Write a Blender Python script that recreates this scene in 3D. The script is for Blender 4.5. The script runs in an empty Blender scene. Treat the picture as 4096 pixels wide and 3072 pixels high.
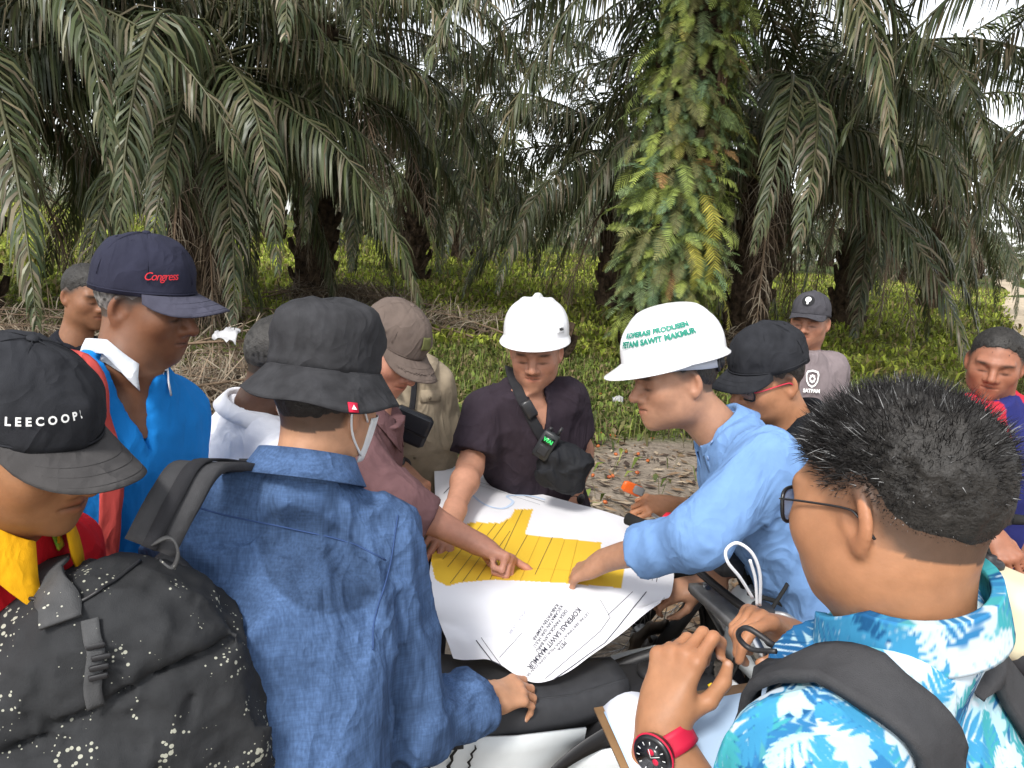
import bpy, bmesh, math, random
import numpy as np
from mathutils import Vector, Matrix
R = math.radians
rng = np.random.default_rng(7)
random.seed(7)
scene = bpy.context.scene
COL = scene.collection

# ---------------------------------------------------------------- camera, sky, sun, exposure
F_PX, CX, CY = 3050.0, 2048.0, 1536.0
PITCH, ROLL, CAM_H = R(11.2), R(5.0), 1.85
cam_fwd = np.array([0, math.cos(PITCH), -math.sin(PITCH)])
_u0 = np.array([0, math.sin(PITCH), math.cos(PITCH)]); _r0 = np.array([1.0, 0, 0])
cam_right = math.cos(ROLL)*_r0 + math.sin(ROLL)*_u0
cam_up = -math.sin(ROLL)*_r0 + math.cos(ROLL)*_u0
cam_pos = np.array([0, 0, CAM_H])
cd = bpy.data.cameras.new('camera'); cam = bpy.data.objects.new('camera', cd); COL.objects.link(cam)
cd.sensor_width = 36.0; cd.lens = 36.0*F_PX/4096.0; cd.clip_start = 0.05; cd.clip_end = 1000
M = Matrix.Identity(4)
for i in range(3):
    M[i][0] = cam_right[i]; M[i][1] = cam_up[i]; M[i][2] = -cam_fwd[i]; M[i][3] = cam_pos[i]
cam.matrix_world = M
scene.camera = cam
scene.cycles.max_bounces = 6; scene.cycles.diffuse_bounces = 3; scene.cycles.glossy_bounces = 2; scene.cycles.transmission_bounces = 4
scene.render.resolution_x, scene.render.resolution_y = 1024, 768

world = bpy.data.worlds.new('World'); scene.world = world; world.use_nodes = True
wn, wl = world.node_tree.nodes, world.node_tree.links
bg = wn['Background']
sky = wn.new('ShaderNodeTexSky'); sky.sky_type = 'NISHITA'; sky.sun_disc = False
SUN_EL, SUN_AZ = 46.0, 245.0          # overcast noon, brighter from behind the camera's left
sky.sun_elevation = R(SUN_EL); sky.sun_rotation = R(90-SUN_AZ)
sky.air_density = 1.0; sky.dust_density = 1.0; sky.ozone_density = 1.0
hs = wn.new('ShaderNodeHueSaturation'); hs.inputs['Saturation'].default_value = 0.18
wl.new(sky.outputs[0], hs.inputs['Color']); wl.new(hs.outputs[0], bg.inputs['Color'])
bg.inputs['Strength'].default_value = 0.14
sd = bpy.data.lights.new('sun', 'SUN'); sun = bpy.data.objects.new('sun', sd); COL.objects.link(sun)
sd.energy = 1.5; sd.angle = R(12); sd.color = (1.0, 0.96, 0.9)
_sv = Vector((math.cos(R(SUN_AZ))*math.cos(R(SUN_EL)), math.sin(R(SUN_AZ))*math.cos(R(SUN_EL)), math.sin(R(SUN_EL))))
sun.rotation_euler = _sv.to_track_quat('Z', 'Y').to_euler()
sun.location = (0, 0, 30)
vs = scene.view_settings
vs.view_transform = 'Standard'; vs.look = 'None'; vs.gamma = 1.0; vs.use_curve_mapping = False
vs.exposure = 1.28

# ---------------------------------------------------------------- geometry helpers
def V(*a): return np.array(a, dtype=float)
def nrm(v):
    v = np.asarray(v, float); return v/(np.linalg.norm(v)+1e-12)
def ray(px, py):
    d = cam_fwd*F_PX + cam_right*(px-CX) + cam_up*(CY-py)
    return d
def P(px, py, y):
    """world point seen at photo pixel (px,py) standing y metres in front of the camera"""
    d = ray(px, py); return cam_pos + d*(y/d[1])
def G(px, py, z=0.0):
    d = ray(px, py); return cam_pos + d*((z-CAM_H)/d[2])
def ground_z(x, y):
    x = np.asarray(x, float); y = np.asarray(y, float)
    d = np.sqrt(x*x+y*y)
    z = np.clip(d-7.5, 0, 22)*0.030 + np.clip(d-29.5, 0, 60)*0.010
    z = z + 0.05*np.sin(x*0.9+1.3)*np.sin(y*0.7+.4)*np.clip((d-6)/4, 0, 1)
    return z

_lat = rng.random((32, 32, 32)).astype(np.float32)
def noise3(p):
    p = np.asarray(p, np.float32); i = np.floor(p).astype(np.int32); f = p-i; f = f*f*(3-2*f); i &= 31; j = (i+1) & 31
    x0, y0, z0 = i[..., 0], i[..., 1], i[..., 2]; x1, y1, z1 = j[..., 0], j[..., 1], j[..., 2]
    fx, fy, fz = f[..., 0], f[..., 1], f[..., 2]
    a = _lat[x0, y0, z0]*(1-fx)+_lat[x1, y0, z0]*fx; b = _lat[x0, y1, z0]*(1-fx)+_lat[x1, y1, z0]*fx
    c = _lat[x0, y0, z1]*(1-fx)+_lat[x1, y0, z1]*fx; d = _lat[x0, y1, z1]*(1-fx)+_lat[x1, y1, z1]*fx
    return (a*(1-fy)+b*fy)*(1-fz)+(c*(1-fy)+d*fy)*fz

def link(o, parent=None):
    COL.objects.link(o)
    if parent is not None: o.parent = parent
    return o
def tag(o, label=None, cat=None, group=None, kind=None):
    if label: o['label'] = label
    if cat: o['category'] = cat
    if group: o['group'] = group
    if kind: o['kind'] = kind
    return o
def empty(name, loc, label=None, cat=None, group=None):
    o = bpy.data.objects.new(name, None); o.empty_display_size = .1; o.location = tuple(loc); COL.objects.link(o)
    return tag(o, label, cat, group)
def mesh_data(name, verts, faces, mat=None, smooth=True, cols=None):
    me = bpy.data.meshes.new(name)
    verts = np.asarray(verts, np.float32)
    if isinstance(faces, np.ndarray) and len(faces):
        n = len(faces); k = faces.shape[1]
        me.vertices.add(len(verts)); me.vertices.foreach_set('co', verts.ravel())
        me.loops.add(n*k); me.loops.foreach_set('vertex_index', faces.astype(np.int32).ravel())
        me.polygons.add(n); me.polygons.foreach_set('loop_start', np.arange(0, n*k, k, dtype=np.int32))
        me.update(calc_edges=True)
    else:
        me.from_pydata([tuple(map(float, v)) for v in verts], [], [tuple(map(int, f)) for f in faces])
    if smooth and len(me.polygons): me.polygons.foreach_set('use_smooth', np.ones(len(me.polygons), bool))
    if cols is not None:
        a = me.color_attributes.new('Col', 'FLOAT_COLOR', 'POINT')
        c = np.ones((len(verts), 4), np.float32); c[:, :3] = cols; a.data.foreach_set('color', c.ravel())
    if mat is not None: me.materials.append(mat)
    me.update()
    return me
def mobj(name, verts, faces, mat=None, parent=None, smooth=True, cols=None, origin=None):
    """one mesh object; verts in world space, parent is an Empty with pure translation (or a child of one)"""
    verts = np.asarray(verts, float)
    off = np.zeros(3)
    p = parent
    while p is not None:
        off = off + np.array(p.location); p = p.parent
    if origin is None: origin = verts.mean(0) if len(verts) else np.zeros(3)
    o = bpy.data.objects.new(name, mesh_data(name, verts-origin, faces, mat, smooth, cols))
    o.location = tuple(np.asarray(origin)-off)
    return link(o, parent)

class MB:
    """collects shapes into one mesh (world space)"""
    def __init__(s): s.v = []; s.f = []; s.n = 0
    def add(s, v, f):
        v = np.asarray(v, float); s.v.append(v); s.f += [tuple(int(i)+s.n for i in q) for q in f]; s.n += len(v); return s
    def tube(s, pts, r, seg=8, caps=True, flat=None):
        pts = np.asarray(pts, float); n = len(pts); r = np.broadcast_to(np.asarray(r, float), (n,))
        t = np.gradient(pts, axis=0); t /= np.linalg.norm(t, axis=1)[:, None]+1e-12
        u = np.cross(t[0], [0, 0, 1.0]) if abs(t[0][2]) < .9 else np.cross(t[0], [1.0, 0, 0]); u = nrm(u)
        vs = []; a = np.arange(seg)/seg*2*np.pi
        for i in range(n):
            u = nrm(u - t[i]*np.dot(u, t[i])); w = np.cross(t[i], u)
            vs.append(pts[i] + r[i]*(np.cos(a)[:, None]*u + np.sin(a)[:, None]*w*(flat or 1)))
        f = [(i*seg+k, i*seg+(k+1) % seg, (i+1)*seg+(k+1) % seg, (i+1)*seg+k) for i in range(n-1) for k in range(seg)]
        if caps: f += [tuple(range(seg))[::-1], tuple((n-1)*seg+k for k in range(seg))]
        return s.add(np.concatenate(vs), f)
    def box(s, c, X, Y, Z, bev=0.0):
        """box with half-axis vectors X,Y,Z; bev = chamfer fraction"""
        c, X, Y, Z = map(lambda a: np.asarray(a, float), (c, X, Y, Z))
        if bev <= 0:
            v = [c+i*X+j*Y+k*Z for i in (-1, 1) for j in (-1, 1) for k in (-1, 1)]
            return s.add(v, [(0, 1, 3, 2), (4, 6, 7, 5), (0, 4, 5, 1), (2, 3, 7, 6), (0, 2, 6, 4), (1, 5, 7, 3)])
        e = 1-bev; bm = bmesh.new(); 
        for i in (-1, 1):
            for j in (-1, 1):
                for k in (-1, 1):
                    for q in ((1, e, e), (e, 1, e), (e, e, 1)):
                        bm.verts.new(tuple(c+i*q[0]*X+j*q[1]*Y+k*q[2]*Z))
        bmesh.ops.convex_hull(bm, input=bm.verts[:])
        bm.verts.index_update()
        v = [tuple(q.co) for q in bm.verts]; f = [tuple(q.index for q in g.verts) for g in bm.faces]; bm.free()
        return s.add(v, f)
    def lathe(s, c, axis, prof, seg=24, ref=None):
        """prof: list of (radius, height along axis)"""
        c = np.asarray(c, float); z = nrm(axis); u = nrm(np.cross(z, ref if ref is not None else ([0, 0, 1.] if abs(z[2]) < .9 else [1., 0, 0]))); w = np.cross(z, u)
        a = np.arange(seg)/seg*2*np.pi; vs = [c+z*h+r*(np.cos(a)[:, None]*u+np.sin(a)[:, None]*w) for r, h in prof]; n = len(prof)
        f = [(i*seg+k, i*seg+(k+1) % seg, (i+1)*seg+(k+1) % seg, (i+1)*seg+k) for i in range(n-1) for k in range(seg)]
        f += [tuple(range(seg))[::-1], tuple((n-1)*seg+k for k in range(seg))]
        return s.add(np.concatenate(vs), f)
    def torus(s, c, axis, R_, r, seg=48, sub=8, a0=0, a1=2*math.pi):
        c = np.asarray(c, float); z = nrm(axis); u = nrm(np.cross(z, [0, 0, 1.] if abs(z[2]) < .9 else [1., 0, 0])); w = np.cross(z, u)
        full = abs(a1-a0-2*math.pi) < 1e-6
        A = a0+(a1-a0)*np.arange(seg+(0 if full else 1))/seg; B = np.arange(sub)/sub*2*np.pi
        v = [c+(R_+r*math.cos(b))*(math.cos(q)*u+math.sin(q)*w)+r*math.sin(b)*z for q in A for b in B]; n = len(A)
        f = [(i*sub+k, ((i+1) % n)*sub+k, ((i+1) % n)*sub+(k+1) % sub, i*sub+(k+1) % sub) for i in range(n if full else n-1) for k in range(sub)]
        return s.add(v, f)
    def grid(s, pts):
        pts = np.asarray(pts, float); a, b = pts.shape[:2]
        f = [(i*b+j, (i+1)*b+j, (i+1)*b+j+1, i*b+j+1) for i in range(a-1) for j in range(b-1)]
        return s.add(pts.reshape(-1, 3), f)
    def slab(s, pts, th, up=None):
        """thick sheet from a grid of points: th metres along the local normal"""
        pts = np.asarray(pts, float); a, b = pts.shape[:2]
        du = np.gradient(pts, axis=0); dv = np.gradient(pts, axis=1); n = np.cross(du, dv); n /= np.linalg.norm(n, axis=2)[..., None]+1e-12
        top = pts+n*th/2; bot = pts-n*th/2
        f = []
        T = lambda i, j: i*b+j
        B_ = lambda i, j: a*b+i*b+j
        for i in range(a-1):
            for j in range(b-1):
                f += [(T(i, j), T(i+1, j), T(i+1, j+1), T(i, j+1)), (B_(i, j), B_(i, j+1), B_(i+1, j+1), B_(i+1, j))]
        for i in range(a-1):
            f += [(T(i, 0), B_(i, 0), B_(i+1, 0), T(i+1, 0)), (T(i, b-1), T(i+1, b-1), B_(i+1, b-1), B_(i, b-1))]
        for j in range(b-1):
            f += [(T(0, j), T(0, j+1), B_(0, j+1), B_(0, j)), (T(a-1, j), B_(a-1, j), B_(a-1, j+1), T(a-1, j+1))]
        return s.add(np.concatenate([top.reshape(-1, 3), bot.reshape(-1, 3)]), f)
    def build(s, name, mat, parent=None, smooth=True, origin=None):
        if not s.v: return None
        return mobj(name, np.concatenate(s.v), s.f, mat, parent, smooth, origin=origin)

def strip_pts(path, width_dir, w, n=5):
    """grid along a path, w wide along width_dir (per-point or constant)"""
    path = np.asarray(path, float); wd = np.broadcast_to(np.asarray(width_dir, float), path.shape)
    w = np.broadcast_to(np.asarray(w, float), (len(path),))
    s = np.linspace(-.5, .5, n)
    return path[:, None, :] + wd[:, None, :]*(w[:, None, None]*s[None, :, None])
def spline(pts, n=24):
    """Catmull-Rom through pts"""
    p = np.asarray(pts, float); p = np.vstack([2*p[0]-p[1], p, 2*p[-1]-p[-2]]); m = len(p)-3; out = []
    for k in range(n):
        t = k/(n-1)*m; i = min(int(t), m-1); t -= i; a, b, c, d = p[i:i+4]
        out.append(.5*((2*b)+(c-a)*t+(2*a-5*b+4*c-d)*t*t+(3*b-a-3*c+d)*t**3))
    return np.array(out)

# ---------------------------------------------------------------- signed distance shapes -> one continuous surface
def smin(a, b, k):
    h = np.clip(.5+.5*(b-a)/k, 0, 1); return b+(a-b)*h-k*h*(1-h)
def smax(a, b, k): return -smin(-a, -b, k)
def s_ell(p, c, r):
    r = np.asarray(r, np.float32); q = (p-np.asarray(c, np.float32)); k0 = np.sqrt(((q/r)**2).sum(-1))+1e-9; k1 = np.sqrt(((q/(r*r))**2).sum(-1))+1e-9
    return k0*(k0-1)/k1
def s_sph(p, c, r): return np.sqrt(((p-np.asarray(c, np.float32))**2).sum(-1))-r
def s_cap(p, a, b, ra, rb=None):
    a = np.asarray(a, np.float32); b = np.asarray(b, np.float32); rb = ra if rb is None else rb
    ab = b-a; t = np.clip(((p-a)@ab)/((ab@ab)+1e-12), 0, 1)
    return np.sqrt(((p-a-t[:, None]*ab)**2).sum(-1))-(ra+(rb-ra)*t)
def s_box(p, c, X, h, r):
    """rounded box; X rows = unit axes, h half sizes"""
    q = np.abs((p-np.asarray(c, np.float32))@np.asarray(X, np.float32).T)-(np.asarray(h, np.float32)-r)
    return np.sqrt((np.maximum(q, 0)**2).sum(-1))+np.minimum(q.max(-1), 0)-r
def surface_net(f, lo, hi, h, margin=2.2):
    lo = np.asarray(lo, float); hi = np.asarray(hi, float); B = 8
    nb = np.maximum(1, np.ceil((hi-lo)/(h*B)).astype(int)); n = nb*B
    bi = np.stack(np.meshgrid(*[np.arange(k) for k in nb], indexing='ij'), -1).reshape(-1, 3)
    cv = f((lo+(bi*B+B/2-.5)*h).astype(np.float32)); act = np.abs(cv) < margin*B*h*.5*1.74
    D = np.empty(tuple(n), np.float32)
    Db = D.reshape(nb[0], B, nb[1], B, nb[2], B)
    Db[:] = np.sign(cv).reshape(nb)[:, None, :, None, :, None]*1.0
    ab = bi[act]; g = np.stack(np.meshgrid(*[np.arange(B)]*3, indexing='ij'), -1).reshape(1, -1, 3)
    for s in range(0, len(ab), 400):
        q = ab[s:s+400]; idx = (q[:, None, :]*B+g).reshape(-1, 3)
        D[idx[:, 0], idx[:, 1], idx[:, 2]] = f((lo+idx*h).astype(np.float32))
    I = D < 0
    c = I[:-1, :-1, :-1].astype(np.int8)
    for dx, dy, dz in ((1, 0, 0), (0, 1, 0), (0, 0, 1), (1, 1, 0), (1, 0, 1), (0, 1, 1), (1, 1, 1)):
        c = c+I[dx:n[0]-1+dx, dy:n[1]-1+dy, dz:n[2]-1+dz]
    cell = np.argwhere((c > 0) & (c < 8))
    vid = np.full(tuple(n), -1, np.int32); vid[cell[:, 0], cell[:, 1], cell[:, 2]] = np.arange(len(cell))
    acc = np.zeros((len(cell), 3)); cnt = np.zeros(len(cell))
    corners = [(a, b, d) for a in (0, 1) for b in (0, 1) for d in (0, 1)]
    val = {k: D[cell[:, 0]+k[0], cell[:, 1]+k[1], cell[:, 2]+k[2]] for k in corners}
    for k in corners:
        for ax in range(3):
            if k[ax] == 0:
                k2 = list(k); k2[ax] = 1; k2 = tuple(k2); a, b = val[k], val[k2]; m = (a < 0) != (b < 0)
                t = np.where(m, a/(a-b+1e-12), 0); p = np.array(k, float)[None].repeat(len(cell), 0); p[:, ax] += t
                acc[m] += p[m]; cnt[m] += 1
    verts = lo+(cell+acc/cnt[:, None])*h
    faces = []
    for ax in range(3):
        sl = [slice(None)]*3; s2 = [slice(None)]*3; sl[ax] = slice(0, -1); s2[ax] = slice(1, None)
        A, Bq = I[tuple(sl)], I[tuple(s2)]; e = np.argwhere(A != Bq); u, w = (ax+1) % 3, (ax+2) % 3
        e = e[(e[:, u] > 0) & (e[:, w] > 0)]
        def vv(du, dw):
            q = e.copy(); q[:, u] -= du; q[:, w] -= dw; return vid[q[:, 0], q[:, 1], q[:, 2]]
        quad = np.stack([vv(0, 0), vv(1, 0), vv(1, 1), vv(0, 1)], 1)
        flip = ~A[e[:, 0], e[:, 1], e[:, 2]]
        quad[flip] = quad[flip][:, ::-1]
        faces.append(quad)
    faces = np.concatenate(faces); faces = faces[(faces >= 0).all(1)]
    return verts, faces
def join_meshes(parts):
    vs, fs, n = [], [], 0
    for v, f in parts:
        vs.append(v); fs.append(f+n); n += len(v)
    return np.concatenate(vs), np.concatenate(fs)

# ---------------------------------------------------------------- materials
MATS = {}
def mat(name, col=(.5, .5, .5), rough=.7, spec=.3, metal=0, vcol=False, var=0.0, vscale=8, bump=0.0, bscale=60, col2=None,
        sss=0.0, trans=0.0, weave=0.0, wscale=900, speck=None, alpha=1, coat=0, bdist=0.004, crease=0.0, cscale=9.0, streak=0.0):
    if name in MATS: return MATS[name]
    m = bpy.data.materials.new(name); m.use_nodes = True; MATS[name] = m
    nt = m.node_tree; N, L = nt.nodes, nt.links; b = N['Principled BSDF']
    b.inputs['Roughness'].default_value = rough; b.inputs['Specular IOR Level'].default_value = spec
    b.inputs['Metallic'].default_value = metal; b.inputs['Coat Weight'].default_value = coat
    tc = N.new('ShaderNodeTexCoord')
    if vcol:
        at = N.new('ShaderNodeAttribute'); at.attribute_name = 'Col'; src = at.outputs['Color']
    else:
        rgb = N.new('ShaderNodeRGB'); rgb.outputs[0].default_value = (*col, 1); src = rgb.outputs[0]
    if col2 is not None or var > 0:
        nz = N.new('ShaderNodeTexNoise'); nz.inputs['Scale'].default_value = vscale; nz.inputs['Detail'].default_value = 5
        L.new(tc.outputs['Object'], nz.inputs['Vector'])
        if col2 is not None:
            mx = N.new('ShaderNodeMix'); mx.data_type = 'RGBA'; rp = N.new('ShaderNodeMapRange'); rp.inputs[1].default_value = .35; rp.inputs[2].default_value = .65
            L.new(nz.outputs[0], rp.inputs[0]); L.new(rp.outputs[0], mx.inputs[0]); L.new(src, mx.inputs[6]); mx.inputs[7].default_value = (*col2, 1); src = mx.outputs[2]
        if var > 0:
            nz2 = N.new('ShaderNodeTexNoise'); nz2.inputs['Scale'].default_value = vscale*2.3; nz2.inputs['Detail'].default_value = 6; L.new(tc.outputs['Object'], nz2.inputs['Vector'])
            rp = N.new('ShaderNodeMapRange'); rp.inputs[1].default_value = .25; rp.inputs[2].default_value = .75; rp.inputs[3].default_value = 1-var; rp.inputs[4].default_value = 1+var
            L.new(nz2.outputs[0], rp.inputs[0])
            h = N.new('ShaderNodeHueSaturation'); L.new(src, h.inputs['Color']); L.new(rp.outputs[0], h.inputs['Value']); src = h.outputs[0]
    if speck is not None:      # (colour, scale, threshold): dried splashes
        vo = N.new('ShaderNodeTexVoronoi'); vo.inputs['Scale'].default_value = speck[1]; vo.inputs['Randomness'].default_value = 1
        nz = N.new('ShaderNodeTexNoise'); nz.inputs['Scale'].default_value = speck[1]*.12; L.new(tc.outputs['Object'], nz.inputs['Vector'])
        L.new(tc.outputs['Object'], vo.inputs['Vector'])
        mm = N.new('ShaderNodeMapRange'); mm.inputs[1].default_value = .45; mm.inputs[2].default_value = .75; mm.inputs[3].default_value = 0; mm.inputs[4].default_value = speck[2]; L.new(nz.outputs[0], mm.inputs[0])
        lt = N.new('ShaderNodeMath'); lt.operation = 'LESS_THAN'; L.new(vo.outputs['Distance'], lt.inputs[0]); L.new(mm.outputs[0], lt.inputs[1])
        mx = N.new('ShaderNodeMix'); mx.data_type = 'RGBA'; L.new(lt.outputs[0], mx.inputs[0]); L.new(src, mx.inputs[6]); mx.inputs[7].default_value = (*speck[0], 1); src = mx.outputs[2]
    if streak > 0:            # slubby yarn: fine vertical and horizontal threads
        for vec, sc_ in (((260, 260, 9), 1.0), ((30, 30, 300), .6)):
            mp_ = N.new('ShaderNodeMapping'); mp_.inputs['Scale'].default_value = vec; L.new(tc.outputs['Object'], mp_.inputs['Vector']); ns = N.new('ShaderNodeTexNoise'); ns.inputs['Scale'].default_value = 1; ns.inputs['Detail'].default_value = 3; L.new(mp_.outputs[0], ns.inputs['Vector'])
            rp = N.new('ShaderNodeMapRange'); rp.inputs[1].default_value = .3; rp.inputs[2].default_value = .7; rp.inputs[3].default_value = 1-streak*sc_; rp.inputs[4].default_value = 1+streak*sc_; L.new(ns.outputs[0], rp.inputs[0]); h = N.new('ShaderNodeHueSaturation'); L.new(src, h.inputs['Color']); L.new(rp.outputs[0], h.inputs['Value']); src = h.outputs[0]
    L.new(src, b.inputs['Base Color'])
    if sss > 0:
        b.inputs['Subsurface Weight'].default_value = sss; b.inputs['Subsurface Radius'].default_value = (.012, .004, .002); b.inputs['Subsurface Scale'].default_value = 1
    nrmout = None
    if bump > 0:
        nz = N.new('ShaderNodeTexNoise'); nz.inputs['Scale'].default_value = bscale; nz.inputs['Detail'].default_value = 6; L.new(tc.outputs['Object'], nz.inputs['Vector'])
        bp = N.new('ShaderNodeBump'); bp.inputs['Strength'].default_value = bump; bp.inputs['Distance'].default_value = bdist; L.new(nz.outputs[0], bp.inputs['Height']); nrmout = bp
    if crease > 0:            # soft ridged creases
        mp_ = N.new('ShaderNodeMapping'); mp_.inputs['Scale'].default_value = (1, 1, .55); L.new(tc.outputs['Object'], mp_.inputs['Vector'])
        nz = N.new('ShaderNodeTexNoise'); nz.inputs['Scale'].default_value = cscale; nz.inputs['Detail'].default_value = 2.5; nz.inputs['Distortion'].default_value = 1.1; L.new(mp_.outputs[0], nz.inputs['Vector'])
        ab = N.new('ShaderNodeMath'); ab.operation = 'SUBTRACT'; ab.inputs[1].default_value = .5; L.new(nz.outputs[0], ab.inputs[0]); a2 = N.new('ShaderNodeMath'); a2.operation = 'ABSOLUTE'; L.new(ab.outputs[0], a2.inputs[0])
        bp = N.new('ShaderNodeBump'); bp.invert = True; bp.inputs['Strength'].default_value = crease; bp.inputs['Distance'].default_value = .05; L.new(a2.outputs[0], bp.inputs['Height'])
        if nrmout is not None: L.new(nrmout.outputs[0], bp.inputs['Normal'])
        nrmout = bp
    if weave > 0:
        vo = N.new('ShaderNodeTexVoronoi'); vo.inputs['Scale'].default_value = wscale; L.new(tc.outputs['Object'], vo.inputs['Vector'])
        bp = N.new('ShaderNodeBump'); bp.inputs['Strength'].default_value = weave; bp.inputs['Distance'].default_value = .001; L.new(vo.outputs['Distance'], bp.inputs['Height'])
        if nrmout is not None: L.new(nrmout.outputs[0], bp.inputs['Normal'])
        nrmout = bp
    if nrmout is not None: L.new(nrmout.outputs[0], b.inputs['Normal'])
    if trans > 0:
        tr = N.new('ShaderNodeBsdfTranslucent'); mixs = N.new('ShaderNodeMixShader'); mixs.inputs[0].default_value = trans
        L.new(src, tr.inputs['Color']); L.new(b.outputs[0], mixs.inputs[1]); L.new(tr.outputs[0], mixs.inputs[2]); L.new(mixs.outputs[0], N['Material Output'].inputs['Surface'])
    if alpha < 1: b.inputs['Alpha'].default_value = alpha
    return m
def cloth(name, col, var=.12, rough=.9, bump=.35, bscale=22, crease=.45, **k):
    return mat(name, col, crease=crease, rough=rough, spec=.15, var=var, vscale=14, bump=bump, bscale=bscale, weave=.35, wscale=1100, bdist=.006, **k)

# ================================================================= GROUND, ROAD
def road_x(y): return .60*y+1.6+.35*np.sin(y*.16+.5)
def soil_mask(x, y):
    """1 = bare sandy soil, 0 = green cover"""
    x = np.asarray(x, float); y = np.asarray(y, float); p = np.stack([x*.55, y*.55, 0*x+.3], -1).astype(np.float32)
    n = noise3(p)-.5+.6*(noise3(p*2.7)-.5)+.35*(noise3(p*7)-.5)
    lim = np.interp(x, [-12, -4, -1.5, 0, 2.2, 5, 12], [4.5, 5.4, 6.2, 7.2, 7.8, 7.0, 8.5])
    a = np.clip((lim+n*2.2-y)/1.0, 0, 1)
    return np.clip(a, 0, 1)
def build_ground():
    xs = np.concatenate([np.linspace(-170, -16, 30), np.arange(-15.8, 22, .22), np.linspace(22.3, 170, 30)]); ys = np.concatenate([np.linspace(-30, -2, 10), np.arange(-1.8, 32, .22), np.linspace(32.4, 320, 50)])
    X, Y = np.meshgrid(xs, ys, indexing='ij'); Z = ground_z(X, Y); d = np.hypot(X, Y)
    n = noise3(np.stack([X*1.4, Y*1.4, 0*X], -1).astype(np.float32)); n2 = noise3(np.stack([X*4, Y*4, 0*X+5], -1).astype(np.float32))
    Z = Z+(n-.5)*.05*np.clip((d-3)/3, 0, 1)+(n2-.5)*.02
    m = soil_mask(X, Y)
    soil = np.array([.235, .195, .155])*(0.72+.5*n2[..., None])*(1-.25*(n[..., None] > .6)); green = np.array([.050, .070, .018])*(.6+.9*n[..., None])+np.array([.03, .015, .0])*(n2[..., None] > .68)
    c = soil*m[..., None]+green*(1-m[..., None])
    V3 = np.stack([X, Y, Z], -1).reshape(-1, 3); a, b = X.shape; i, j = np.meshgrid(np.arange(a-1), np.arange(b-1), indexing='ij')
    f = np.stack([i*b+j, (i+1)*b+j, (i+1)*b+j+1, i*b+j+1], -1).reshape(-1, 4)
    o = mobj('ground', V3, f, mat('earth', vcol=True, rough=.95, spec=.1, var=.30, vscale=9, bump=.9, bscale=26, bdist=.03), cols=c.reshape(-1, 3), origin=V(0, 0, 0)); tag(o, kind='structure')
build_ground()
def sheet_path(name, cx, hw, ys, m, lift, seed):
    rows = []; g = np.random.default_rng(seed)
    for y in ys:
        w = hw(y); e1 = .35*(noise3(np.array([[y*.8, seed, 1]], np.float32))[0]-.5); e2 = .35*(noise3(np.array([[y*.8, seed, 9]], np.float32))[0]-.5)
        xs = np.linspace(cx(y)-w*(1+e1), cx(y)+w*(1+e2), 9); rows.append(np.stack([xs, 0*xs+y, ground_z(xs, 0*xs+y)+lift], -1))
    o = MB().grid(np.array(rows)).build(name, m, None); tag(o, kind='structure'); return o
SAND = mat('pale_sand', (.52, .43, .32), .95, .1, col2=(.40, .33, .24), vscale=5, var=.2, bump=.6, bscale=30, bdist=.02)
sheet_path('road', road_x, lambda y: .34+.007*y, np.concatenate([np.arange(2.0, 30, .5), np.arange(31, 160, 4.0)]), SAND, .045, 3)
sheet_path('path', lambda y: .60*y-.75+.9*math.sin(y*.35), lambda y: .36+.16*math.sin(y*1.3), np.arange(6.2, 14.5, .3), mat('wet_sand', (.50, .47, .41), .6, .4, var=.4, vscale=16, bump=.8, bscale=40, bdist=.02), .05, 5)

# ================================================================= GREEN COVER
LEAFM = mat('weed_leaf', vcol=True, rough=.6, spec=.25, trans=.35)
def blades(name, n, region, hgt, wid, seed, pal, label, cat, broad=False, thin=1.0):
    g = np.random.default_rng(seed); x, y = region(g, n); m = soil_mask(x, y); keep = (g.random(len(x)) > m*.985) & (np.abs(x-road_x(y)) > (.40+.008*y)*(.55+.8*g.random(len(x))))
    x, y = x[keep], y[keep]; n = len(x); z = ground_z(x, y)+(noise3(np.stack([x*1.4, y*1.4, 0*x], -1).astype(np.float32))-.5)*.05
    cl = noise3(np.stack([x*.7, y*.7, 0*x+3], -1).astype(np.float32)); h = g.uniform(*hgt, n)*(.45+1.1*cl); w = g.uniform(*wid, n); a = g.uniform(0, 2*np.pi, n); lean = g.uniform(.2, 1.2, n)*(1.3 if broad else 1)
    dx, dy = np.cos(a), np.sin(a); b = np.stack([x, y, z], 1); side = np.stack([-dy, dx, 0*dx], 1)*w[:, None]/2; out = np.stack([dx, dy, 0*dx], 1)
    m1 = b+out*(h*lean*.25)[:, None]+np.array([0, 0, 1])*(h*.62)[:, None]; t = b+out*(h*lean*.75)[:, None]+np.array([0, 0, 1])*(h*(.95-.25*lean))[:, None]
    k = 1.0 if broad else .8; base = side*(.25 if broad else .8)
    V5 = np.stack([b-base, b+base, m1+side*k, m1-side*k, t], 1).reshape(-1, 3); i = np.arange(n)*5
    f = np.concatenate([np.stack([i, i+1, i+2], 1), np.stack([i, i+2, i+3], 1), np.stack([i+3, i+2, i+4], 1)])
    pal = np.array(pal); pi = g.integers(len(pal), size=n); c = pal[pi]*(.55+.9*g.random((n, 1)))*(.6+.8*noise3(np.stack([x*.45, y*.45, 0*x+7], -1).astype(np.float32)))[:, None]
    o = mobj(name, V5, f, LEAFM, smooth=False, cols=np.repeat(c, 5, 0), origin=V(0, 0, 0)); tag(o, label, cat, kind='stuff')
def wedge(y0, y1, p=1.0, xl=-.74, xr=.82):
    def r(g, n):
        u = g.random(n); y = (y0**p+(y1**p-y0**p)*u)**(1/p); x = y*g.uniform(xl, xr, n); return x, y
    return r
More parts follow.
